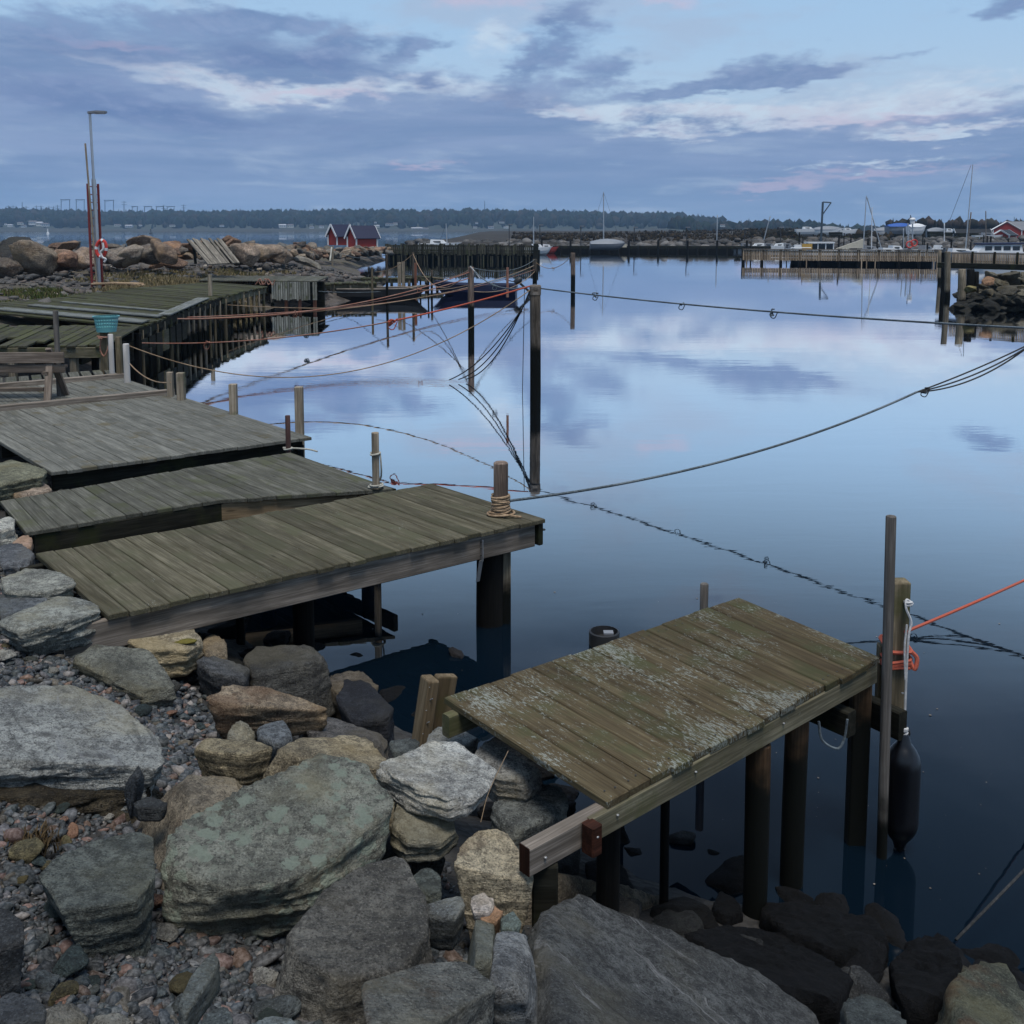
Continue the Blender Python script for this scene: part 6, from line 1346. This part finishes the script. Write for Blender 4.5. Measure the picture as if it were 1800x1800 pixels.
def rubble(label, pts, N, s0, s1, pal, seed, spread=2.5, zfun=None):
    rs = np.random.RandomState(seed); iv, jf = ico(2); V_, F_, C_ = [], [], []; nv = len(iv); T = []
    for i in range(8):
        Nn = rs.normal(size=(10, 3)); Nn /= np.linalg.norm(Nn, axis=1)[:, None]; T.append(iv*polytope(iv, Nn, rs.uniform(.65, 1, 10), 40)[:, None])
    for i in range(N):
        q = plin(pts, rs.rand()); u = rs.rand(); p = np.array([q.x+rs.uniform(-.5, .5), q.y+u*spread, q.z+u*1.5-.1]); s = rs.uniform(s0, s1)
        a = rs.uniform(0, 6.28); R = np.array([[math.cos(a), -math.sin(a), 0], [math.sin(a), math.cos(a), 0], [0, 0, 1]])
        V_.append((T[i % 8]*(s, s*.8, s*.6)) @ R.T+p); F_.append(jf+i*nv); C_.append(np.tile(np.array(pal[rs.choice(len(pal))])*rs.uniform(.6, 1.2), (nv, 1)))
    tag(obj('rubble', npmesh('rubble', np.vstack(V_), np.vstack(F_), False, np.vstack(C_)), M_['pebble'], None, None, 'stuff'), label, 'rubble')
FP = [(.05, .043, .038), (.075, .062, .05), (.03, .028, .026), (.16, .15, .14), (.04, .036, .032)]
rubble('grey rubble bank of the far breakwater behind the open water', [Vector((-14, 139, -.2)), Vector((10, 138, -.2)), Vector((34, 138, 0)), Vector((60, 137, .2)), Vector((120, 136, .2))], 1500, .35, .9, FP, 3, 5.5)
# wharf of piles in front of the far breakwater
A_, B_ = Vector((3.2, 133, 0)), Vector((33, 131, 0))
WF = thing('wharf', 'low dark wharf on many piles across the far side of the harbour', 'wharf', A_)
bar('deck_beam', A_+Vector((0, .6, .62)), B_+Vector((0, .6, .62)), 1.6, .35, M_['beam_dark'], WF)
for i in range(24):
    a = A_.lerp(B_, (i+.5)/24); pole('pile', (a.x, a.y-.3, -1), (a.x, a.y-.3, .6+(.9 if i % 3 == 0 else 0)), .14, M_['pile_tar'], WF, 7, None, .01, 3)
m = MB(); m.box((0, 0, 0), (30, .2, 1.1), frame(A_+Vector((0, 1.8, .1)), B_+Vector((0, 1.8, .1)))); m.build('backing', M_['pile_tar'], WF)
bar('notice_board', (12.7, 130.9, .85), (14.6, 130.8, .85), .06, .42, M_['cream'], WF)
for i, (px, yt, yb_) in enumerate(((895, 395, 430), (949, 396, 428), (1021, 398, 430), (1115, 400, 432), (1207, 400, 432), (1309, 402, 428), (1372, 400, 428))):
    d = 140+(i % 2)*2; a, b = Dp(px, yb_, d), Dp(px, yt, d); T = thing('lamp_post', 'thin dark lamp on the far breakwater', 'lamp post', a, 'row of thin lamps on the far breakwater')
    m = MB(); m.tube([a-Vector((0, 0, .5)), b], .06, 6); m.build('pole', M_['darkmetal'], T); m = MB(); m.box((b.x+.18, b.y, b.z+.05), (.6, .2, .12)); m.build('lamp_head', M_['grey_paint'], T)
# masts, yachts and boats
def mast(T, base, top, r=.055, mat='galv', boom=None, stay=None):
    m = MB(); m.tube([base, top], r, 8, r2=r*.75); o = m.build('mast', M_[mat], T, None, True)
    if boom: m = MB(); m.tube([base+Vector((0, 0, 1.2)), base+Vector((boom, 0, 1.3))], r*.8, 6); m.build('boom', M_[mat], T)
    if stay:
        for dx_ in stay: m = MB(); m.tube([top, Vector((base.x+dx_, base.y, base.z))], .016, 4); m.build('stay', M_['darkmetal'], T)
    return o
def yacht(label, px, yw, d, L, Bm, mtop=None, rz=0., hull='white', cabin='white', cover=None, mpx=None, lean=0, cat='sailing boat', stay=(1.6, -1.8), name='sailing_boat', z=None, group=None, Hh=.75):
    c = Dp(px, yw, d); c.z = c.z if z is None else z
    T = thing(name, label, cat, c, group); part(hull_mesh(L, Bm, Hh, .2), 'hull', hull, T, c, rz)
    m = MB(); h = Hh; m.prism([(-L*.22, -Bm*.3, h-.05), (L*.2, -Bm*.22, h-.05), (L*.14, -Bm*.2, h+.38), (-L*.2, -Bm*.27, h+.42)], (0, 0, 0)) if False else m.add([(-L*.22, -Bm*.3, h-.1), (L*.22, -Bm*.2, h-.1), (L*.22, Bm*.2, h-.1), (-L*.22, Bm*.3, h-.1), (-L*.2, -Bm*.25, h+.42), (L*.1, -Bm*.17, h+.36), (L*.1, Bm*.17, h+.36), (-L*.2, Bm*.25, h+.42)], [(0, 3, 2, 1), (4, 5, 6, 7), (0, 1, 5, 4), (1, 2, 6, 5), (2, 3, 7, 6), (3, 0, 4, 7)])
    part(m, 'cabin', cabin, T, c, rz)
    for s_ in (-1, 1): m = MB(); m.box((-L*.05, s_*Bm*.245, h+.18), (L*.18, .02, .14)); part(m, 'window', 'glass', T, c, rz)
    if cover:
        m = MB(); S_ = []
        for i in range(9):
            t = i/8; x = -L/2+L*t*.98; b = Bm*.52*(1-max(0, (t-.4)/.6)**2.4); S_.append([(x, -b, h), (x, -b*.5, h+.45*math.sin(math.pi*(.15+.7*t))), (x, 0, h+.65*math.sin(math.pi*(.15+.7*t))), (x, b*.5, h+.45*math.sin(math.pi*(.15+.7*t))), (x, b, h)])
        for i in range(8):
            for j in range(4): m.add([S_[i][j], S_[i+1][j], S_[i+1][j+1], S_[i][j+1]], [(0, 1, 2, 3)])
        m.add(S_[0], [tuple(range(5))]); part(m, 'tarpaulin', cover, T, c, rz)
    if mtop is not None:
        b = Dp(mpx or px, yw, d); b.z = c.z+.5; t = Dp((mpx or px)+lean, mtop, d); mast(T, b, t, .06*d/100, 'galv', None, stay)
    return T
yacht('covered grey yacht with a tall mast at the far wharf', 1068, 431, 129, 4.4, 1.7, 338, 0, 'grey_paint', 'greytarp', 'greytarp', 1061, 0, stay=(2.2, -2.0), z=.55, Hh=.55)
yacht('small white boat at the end of the dark plank pier, thin pale mast', 945, 441, 118, 3.2, 1.4, 381, .1, 'white', 'white', None, 938, 0, stay=(), z=.1)
yacht('white and red small boat moored left end of the far wharf', 962, 441, 126, 2.6, 1.1, None, 0, 'barn', 'white', cat='motorboat', name='motorboat', z=.1, Hh=.6)
yacht('white boat with two bare masts showing over the dark plank pier', 772, 431, 104, 4.2, 1.6, 393, 0, 'white', 'white', None, 786, -2, stay=(-.9,), z=.75)
yacht('sailing boat with a tan sail cover behind the picket pier', 1500, 440, 94, 4.2, 1.6, 344, .1, 'white', 'cream', None, 1517, 6, stay=(), z=.25)
m = MB(); m.prism([Dp(1470, 437, 93.5), Dp(1517, 436, 93.5), Dp(1518, 420, 93.5)], (0, .2, 0)); tag(m.build('sail_cover', M_['cream'], None), 'tan triangular sail lowered in folds beside the fishing boat', 'sail')
T = yacht('sailing boat whose forestay slants far to the right behind the picket pier', 1560, 446, 95, 3.5, 1.5, None, .2, 'grey_paint', 'white', z=.1); b = Dp(1532, 437, 95); t = Dp(1533, 364, 95); mast(T, b, t, .05, 'white'); m = MB(); m.tube([Dp(1524, 347, 95.5), Dp(1549, 437, 95.5)], .05, 6); m.build('furled_jib', M_['galv'], T)
yacht('yacht with the tallest mast in the harbour, raked aft', 1690, 438, 95, 5, 2., 289, 0, 'grey_paint', 'white', None, 1697, 13, stay=(), z=.05)
m = MB(); m.tube([Dp(1707, 290, 95), Dp(1660, 412, 95)], .018, 4); tag(m.build('stay', M_['darkmetal'], None), 'long thin backstay of the tallest mast', 'stay')
tag(pole('mast', Dp(1700, 436, 93), Dp(1707, 373, 93), .06, M_['beam'], None, 8), 'short brown mast close right of the tallest mast', 'mast')
for px, yt, yb_, d, lab, mt, ln in ((1260, 378, 428, 139, 'thin pale mast of a boat behind the far breakwater', 'galv', 1), (1342, 380, 425, 150, 'leaning pale mast beside the boatyard', 'galv', 12), (1733, 371, 432, 120, 'bare dark mast in front of the black shed', 'beam', 0), (1660, 393, 424, 130, 'stout white mast left of the black shed', 'white', 0), (1588, 402, 440, 92, 'grey post behind the picket pier left of the red frame', 'galv', 0)):
    tag(pole('mast', Dp(px, yb_, d), Dp(px+ln, yt, d), .05*d/100, M_[mt], None, 8), lab, 'mast')
# fishing boat with ochre stain
c = Dp(1436, 441, 93); c.z = 0; FB = thing('fishing_boat', 'white fishing boat with an ochre stain and open wheelhouse behind the picket pier', 'fishing boat', c)
part(hull_mesh(5.2, 2, 1.05, .2), 'hull', 'white', FB, c, math.pi)
m = MB(); m.box((.2, 0, 1.75), (2.4, 1.4, .12)); part(m, 'roof', 'white', FB, c, 0)
m = MB()
for x in (-.9, -.1, .6, 1.3): m.box((x, -.6, 1.4), (.08, .06, .7)); m.box((x, .6, 1.4), (.08, .06, .7))
part(m, 'pillars', 'white', FB, c, 0)
m = MB(); m.box((.2, -.58, 1.4), (2.1, .02, .5)); part(m, 'window', 'glass', FB, c, 0)
m = MB(); m.box((-1.1, -.72, 1.35), (.9, .04, .6)); part(m, 'ochre_panel', 'yellow', FB, c, 0)
m = MB(); m.tube([(-2.6, -.9, 1.3), (-.8, -.9, 1.3)], .05, 5); m.tube([(-2.6, -.9, 1.3), (-2.6, -.9, .8)], .05, 5); part(m, 'railing', 'white', FB, c, 0)
# cabin boat with blue roof
c = Dp(1752, 450, 90); c.z = 0; CB = thing('motorboat', 'cabin boat with a long dark blue roof behind the picket pier at the right', 'motorboat', c)
part(hull_mesh(5.6, 2.1, .95, .15), 'hull', 'white', CB, c, math.pi)
m = MB(); m.add([(-2., -.8, .95), (1.9, -.8, .95), (1.9, .8, .95), (-2., .8, .95), (-1.5, -.72, 1.62), (1.8, -.72, 1.62), (1.8, .72, 1.62), (-1.5, .72, 1.62)], [(0, 3, 2, 1), (4, 5, 6, 7), (0, 1, 5, 4), (1, 2, 6, 5), (2, 3, 7, 6), (3, 0, 4, 7)]); part(m, 'cabin', 'white', CB, c, 0)
for i in range(4):
    m = MB(); m.box((-1.1+i*.8, -.79, 1.32), (.6, .03, .36)); part(m, 'window', 'glass', CB, c, 0)
m = MB(); m.prism([(-1.7, -.85, 1.62), (1.95, -.85, 1.66), (1.95, .85, 1.66), (-1.7, .85, 1.62)], (0, 0, .14)); part(m, 'roof', 'navy', CB, c, 0)
# boats ashore
yd = 190.
def ashore(label, px, yb_, L, hull, cover=None, cabin='white', rz=0., d=yd, Hh=1.1):
    T = yacht(label, px, yb_, d, L, L*.33, None, rz, hull, cabin, cover, cat='boat', name='beached_boat', Hh=Hh); c = WM[T.name].translation
    m = MB(); g = hz(c.x, c.y)
    for x in (-L*.28, L*.2):
        for s_ in (-1, 1): m.tube([(c.x+x, c.y+s_*L*.16, g-.1), (c.x+x, c.y+s_*L*.1, c.z+.1)], .09, 5)
        m.box((c.x+x, c.y, g+.1), (.25, L*.4, .25))
    m.build('cradle', M_['beam_dark'], T); return T
ashore('long white sailing hull ashore, leftmost in the boatyard', 1420, 413, 4.6, 'white')
ashore('white covered hull ashore behind the fishing boat', 1455, 414, 5.2, 'white', 'greytarp')
ashore('white wheelhouse boat ashore right of the lattice crane', 1490, 415, 3.6, 'white', None, 'white', .2)
ashore('white boat ashore under a half pulled cover, left of the blue tarpaulin', 1556, 416, 4.6, 'white', 'greytarp')
ashore('boat ashore wrapped in a bright blue tarpaulin', 1582, 413, 5.4, 'greytarp', 'bluetarp', 'bluetarp', .2, 186, 1.5)
ashore('boat ashore wrapped in white plastic, right of the blue one', 1611, 413, 4., 'white', 'white', 'white', .4, 184, 1.4)
ashore('grey tarpaulin covered boat ashore before the black shed', 1645, 418, 3.2, 'greytarp', 'greytarp', 'greytarp', 0, 175)
ashore('small white boat ashore with a cabin, left of the black shed', 1669, 417, 3., 'white', None, 'white', 0, 178)
ashore('white dinghy lying ashore before the red barn', 1737, 421, 4.4, 'white', None, 'grey_paint', 0, 150, .6)
for i, (px, w_, mt, lab) in enumerate(((1312, 2.4, 'white', 'white'), (1332, 2.8, 'grey_paint', 'grey'), (1352, 2.6, 'white', 'white'), (1368, 2.2, 'white', 'white'), (1385, 2., 'grey_paint', 'grey'))):
    yacht(f'small {lab} motorboat in the row of moored boats left of the fishing boat', px, 436, 132, w_*1.3, 1.1, None, (i % 2)*math.pi, mt, 'white' if i % 2 else 'grey_paint', cat='motorboat', name='motorboat', z=0., group=f'small {lab} motorboats left of the fishing boat')
# yard clutter
rs = np.random.RandomState(17)
for i in range(16):
    px = rs.uniform(1330, 1790); d = rs.uniform(150, 182); x = (px-PX)/F*d; z = hz(x, d); w_, h_ = rs.uniform(1.2, 3.2), rs.uniform(.6, 1.5)
    T = thing('timber_stack', 'dark stack of timber and gear standing in the boatyard', 'stack', (x, d, z), 'dark stacks standing in the boatyard')
    for k_ in range(3): bar('timber', (x-w_/2, d+.2*k_, z+h_*(k_+.5)/3), (x+w_/2, d+.15*k_, z+h_*(k_+.5)/3), .9, h_/3-.02, M_['beam_dark'], T)
for i in range(26):
    px = rs.uniform(1300, 1795); d = rs.uniform(93, 118); x = (px-PX)/F*d; h_ = rs.uniform(1.2, 2.6)
    tag(pole('stake', (x, d, -.8), (x, d, h_), rs.uniform(.05, .09), M_['pile_tar'], None, 7, None, .01, 3), 'dark mooring stake standing behind the picket pier', 'stake', 'dark stakes behind the picket pier')
for i, (px, L_, mt) in enumerate(((1530, 3.4, 'white'), (1575, 3.2, 'grey_paint'), (1628, 3.6, 'white'), (1650, 3, 'black'), (1778, 3.4, 'white'), (1400, 3.2, 'black'))):
    yacht('small %s boat moored close behind the picket pier' % {'white': 'white', 'black': 'black', 'grey_paint': 'grey'}[mt], px, 445, 98+i, L_, 1.3, None, .3*i, mt, 'white' if i % 2 else 'grey_paint', cat='motorboat', name='motorboat', z=.2, Hh=.8, group='small boats close behind the picket pier')
def g4(r):
    px = r.uniform(1310, 1800); y = r.uniform(183, 230); x = (px-PX)/F*y; return x, y, hz(x, y)-.3
woods('low dark scrub between the beached boats', 220, g4, 64, [(.02, .018, .013), (.03, .024, .017)], .8, 1.8)
# crane
a, b, e = Dp(1443, 425, 140), Dp(1446.5, 355, 140), Dp(1461, 356, 140)
T = thing('crane', 'slim blue-grey davit crane with a triangular jib', 'crane', a); m = MB(); m.tube([a, b], .14, 6); m.build('mast', M_['steel_blue'], T); m = MB(); m.tube([b, e], .09, 6); m.tube([e, Dp(1446, 377, 140)], .08, 6); m.build('jib', M_['steel_blue'], T)
# red frame with lifebuoys
T = thing('signal_frame', 'red and white lattice light frame behind the picket pier', 'beacon', Dp(1601, 440, 100))
m = MB()
for px in (1596, 1604): m.tube([Dp(px, 442, 100), Dp(px, 392, 100)], .07, 5)
for y in range(398, 440, 7): m.tube([Dp(1596, y, 100), Dp(1604, y+4, 100)], .04, 4)
m.build('lattice', M_['galv'], T)
m = MB(); q = Dp(1604, 388, 100); m.lathe([(.25, -.3), (.25, .1), (.32, .12), (.2, .3)], q, 8); m.build('lantern', M_['white'], T)
m = MB(); m.tube([Dp(1600.5, 392, 100), Dp(1600.5, 378, 100)], .04, 5); m.build('aerial', M_['darkmetal'], T)
for i, (px, py) in enumerate(((1599, 430), (1607, 427))):
    m = MB(); c = Dp(px, py, 99); m.tube([c+Vector((.3*math.cos(t_), 0, .3*math.sin(t_))) for t_ in np.linspace(0, 6.28, 15)], .07, 6); tag(m.build('lifebuoy', M_['buoyred'], None, None, True), ('left' if i == 0 else 'right')+' of two red lifebuoys on the light frame behind the picket pier', 'lifebuoy')
# sheds and the red barn
shed('long black shed with a pale eaves line in the boatyard', 1676, 1745, 1679, 425, 411, 403, 403, 165, 'black', 'black')
shed('red barn with a grey roof at the right edge', 1746, 1850, 1792, 424, 404, 390, 392, 170, 'grey_paint', 'barn')
shed('low red lean-to shed in front of the red barn', 1747, 1790, 1770, 428, 413, 405, 406, 150, 'black', 'barn')
# assorted yard fence
T = thing('fence', 'dark low plank fence along the boatyard bank', 'fence', (60, 145, 1)); 
for i in range(60):
    x = 36+i*.95; bar2('board', (x, 143, hz(x, 143)-.3), (x, 143, hz(x, 143)+.75+.15*math.sin(i*1.9)), .8, .06, M_['board_dark'], T)
# ------------------------------------------------------------------ far shore: hills, woods, houses, pylons
def ridge(px):   # skyline of the wooded hills as degrees of height for each bearing
    return np.interp(px, [-600, -200, 0, 60, 160, 300, 420, 520, 620, 740, 830, 940, 1040, 1130, 1200, 1240, 1275, 1330, 1400, 1470, 1560, 1640, 1720, 1800, 2100, 2600],
                     [372, 372, 370, 372, 376, 376, 376, 374, 373, 374, 372, 374, 377, 379, 382, 389, 390, 385, 388, 394, 396, 394, 394, 388, 392, 394])
def zr(px, d): return CAMZ+(HOR-ridge(px))*d/F
DH = 1500.
def far_h(x, y):
    px = PX+x/y*F; z0 = zr(px, DH)-7.; t = np.clip((y-1180)/(DH-1180), 0, 1); z = np.where(y < 1150, np.interp(y, [1060, 1075, 1150], [-3, .6, 3]), 3+(z0-3)*t**.8)
    return np.where(y > DH, z0*np.clip(1-(y-DH)/900, .3, 1), z)+fbm(np.stack([x, y, 0*x], 1)*.012, 3, 4)*1.2
gridmesh('hills', -1900, 1900, 1060, 1900, 20, far_h, M_['hill'])
gridmesh('shore_meadow', -1000, 300, 1061, 1150, 14, lambda x, y: far_h(x, y)+.6, M_['meadow'])
TP = [(.012, .018, .014), (.01, .016, .012), (.02, .021, .016), (.026, .023, .018), (.014, .022, .015)]
def g1(r):
    px = r.uniform(-330, 1270); y = 1170+(DH+20-1170)*r.rand()**.55; x = (px-PX)/F*y; return x, y, float(far_h(np.array([x]), np.array([y]))[0])-1
woods('wooded hillside across the bay', 6500, g1, 61, TP, 5, 14)
def g5(r):
    px = r.uniform(900, 1560); y = r.uniform(150, 300); x = (px-PX)/F*y; return x, y, hz(x, y)-.15
woods('brown heather covering the low ground behind the far breakwater', 3000, g5, 65, [(.022, .016, .011), (.03, .024, .016), (.04, .03, .018), (.014, .013, .01)], .3, .8)
def g2(r):
    px = r.uniform(1180, 2150); y = r.uniform(820, 900); x = (px-PX)/F*y; return x, y, CAMZ+(HOR-ridge(px))*y/F-9-r.uniform(0, 5)
woods('lower belt of trees behind the boatyard', 1500, g2, 62, TP[2:]+TP, 6, 10.5)
gridmesh('hills', 120, 700, 640, 1000, 20, lambda x, y: np.clip((y-640)/180, 0, 1)*(zr(PX+x/y*F, 850)-10)-1.2*(y < 660), M_['hill'])
rs = np.random.RandomState(77)
def g3(r):
    px = r.uniform(1560, 1800); y = r.uniform(300, 420); x = (px-PX)/F*y; return x, y, 2.8
woods('dark shrubs and bare trees behind the yard sheds', 160, g3, 63, [(.03, .028, .022), (.045, .035, .03)], 2., 3.6)
HB = []
def house(px, py, wpx, hpx, d, wall, roof, lab, grp):
    q = Dp(px, py, d); w, h = wpx*d/F, hpx*d/F; T = thing('house', lab, 'house', q, grp)
    m = MB(); m.box((0, 0, h*.25), (w, w*.6, h*1.1)); obj('wall', m.mesh('wall'), M_['sign'], T, Matrix.Translation(q), None, wall)
    m = MB(); m.prism([(-w*.54, -w*.36, h*.8), (-w*.54, w*.36, h*.8), (-w*.54, 0, h*1.25)], (w*1.08, 0, 0)); obj('roof', m.mesh('roof'), M_['sign'], T, Matrix.Translation(q), None, roof)
    for k_ in (-.3, 0, .3): m = MB(); m.box((w*k_, -w*.305, h*.35), (w*.14, .2, h*.3)); obj('window', m.mesh('window'), M_['glass'], T, Matrix.Translation(q))
HS = [(18, 397, 8, 3), (36, 393, 9, 3), (42, 398, 8, 3), (58, 393, 12, 5), (70, 395, 10, 5), (80, 396, 12, 4), (10, 394, 4, 2), (207, 396, 10, 2.5), (227, 398, 12, 3), (247, 396, 5, 2), (303, 397, 9, 2.5), (390, 397, 7, 2.5), (497, 398, 12, 4), (511, 398, 10, 4), (548, 400, 7, 3), (565, 399, 8, 3), (664, 398, 6, 3), (660, 391, 4, 2), (685, 395, 14, 2.5), (695, 394, 7, 3), (733, 403, 18, 3.5), (748, 403, 10, 3), (835, 400, 7, 2.5), (863, 400, 10, 3), (890, 400, 9, 2), (882, 391, 9, 2), (838, 392, 5, 2), (1270, 397, 8, 3), (1715, 402, 7, 2.5)]
for i, (px, py, w_, h_) in enumerate(HS):
    wl = [(.62, .62, .62), (.6, .58, .52), (.5, .52, .55)][i % 3]
    house(px, py+1, w_, h_, 1165 if px < 1000 else 700, wl, (.12, .1, .1) if i % 4 else (.4, .4, .42), 'tiny pale house among the trees of the far shore', 'pale houses on the far shore')
# power line portals and masts on the hill
def portal(px, yt, w_, d=1550):
    yb_ = float(ridge(px))+4; a, b = Dp(px-w_/2, yb_, d), Dp(px+w_/2, yb_, d); a1, b1 = Dp(px-w_/2, yt, d), Dp(px+w_/2, yt, d)
    T = thing('power_pylon', 'portal shaped power pylon on the skyline of the far hill', 'pylon', (a+b)/2, 'portal power pylons on the far hill'); m = MB()
    for p, q in ((a, a1), (b, b1)): m.tube([p, q], .55, 4)
    m.build('legs', M_['steel_blue'], T); m = MB(); m.bar(a1-Vector((1.2, 0, 0)), b1+Vector((1.2, 0, 0)), .5, .9); m.tube([a1.lerp(a, .1), b1.lerp(b, .0)], .25, 4); m.build('crossarm', M_['steel_blue'], T)
for px, yt, w_ in ((115, 351, 15), (141, 351, 14), (192, 352, 15), (166, 351, 14), (237, 363, 9), (260, 363, 12), (281, 363, 12), (300, 363, 12)): portal(px, yt, w_)
def tower(px, yt, w_, lab, arms=2, grp='lattice pylons on the far hill'):
    d = 1560; b, t = Dp(px, float(ridge(px))+4, d), Dp(px, yt, d); T = thing('power_pylon', lab, 'pylon', b, grp); m = MB(); m.tube([b, t], 1., 4, r2=.4); m.build('tower', M_['steel_blue'], T); m = MB()
    for i in range(arms): z = t.z-2-3.5*i; m.bar((t.x-w_, t.y, z), (t.x+w_, t.y, z), .4, .5)
    if arms: m.build('crossarm', M_['steel_blue'], T)
for px, yt in ((15, 361), (23, 361), (46, 362), (64, 361), (72, 361), (86, 362), (94, 362), (101, 360), (218, 353), (288, 360), (323, 359)): tower(px, yt, 4., 'lattice power pylon on the skyline of the far hill')
tower(39, 355, 1, 'taller lattice mast left among the pylons', 0, None); tower(852, 353, .6, 'slim radio mast on the skyline in the middle of the far hill', 0, None); tower(783, 366, .6, 'green radio mast among the far trees left of the middle', 0, None); tower(1783, 381, .6, 'short mast on the skyline at the right edge', 0, None)
for px, lab in ((84, 'white channel buoy floating off the far shore'), (265, 'dark channel buoy floating off the far shore')):
    q = Dp(px, 407.2, 620); m = MB(); m.lathe([(.9, -.5), (.9, .5), (.35, .8), (.3, 3)], (q.x, q.y, 0), 8); tag(m.build('buoy', M_['white' if px < 100 else 'darkmetal'], None), lab, 'buoy')
# ------------------------------------------------------------------ air
m = MB(); m.box((0, 1100, 40), (5200, 2700, 92)); hzb = m.mesh('haze'); mt = bpy.data.materials.new('haze'); mt.use_nodes = True; nt = mt.node_tree; nt.nodes.clear()
o = nt.nodes.new('ShaderNodeOutputMaterial'); v = nt.nodes.new('ShaderNodeVolumePrincipled'); v.inputs['Density'].default_value = .00021; v.inputs['Color'].default_value = (.45, .70, 1., 1); v.inputs['Anisotropy'].default_value = .2
nt.links.new(v.outputs[0], o.inputs['Volume']); tag(obj('haze', hzb, mt, None, None, 'stuff'), 'thin bluish evening haze over the harbour', 'haze')
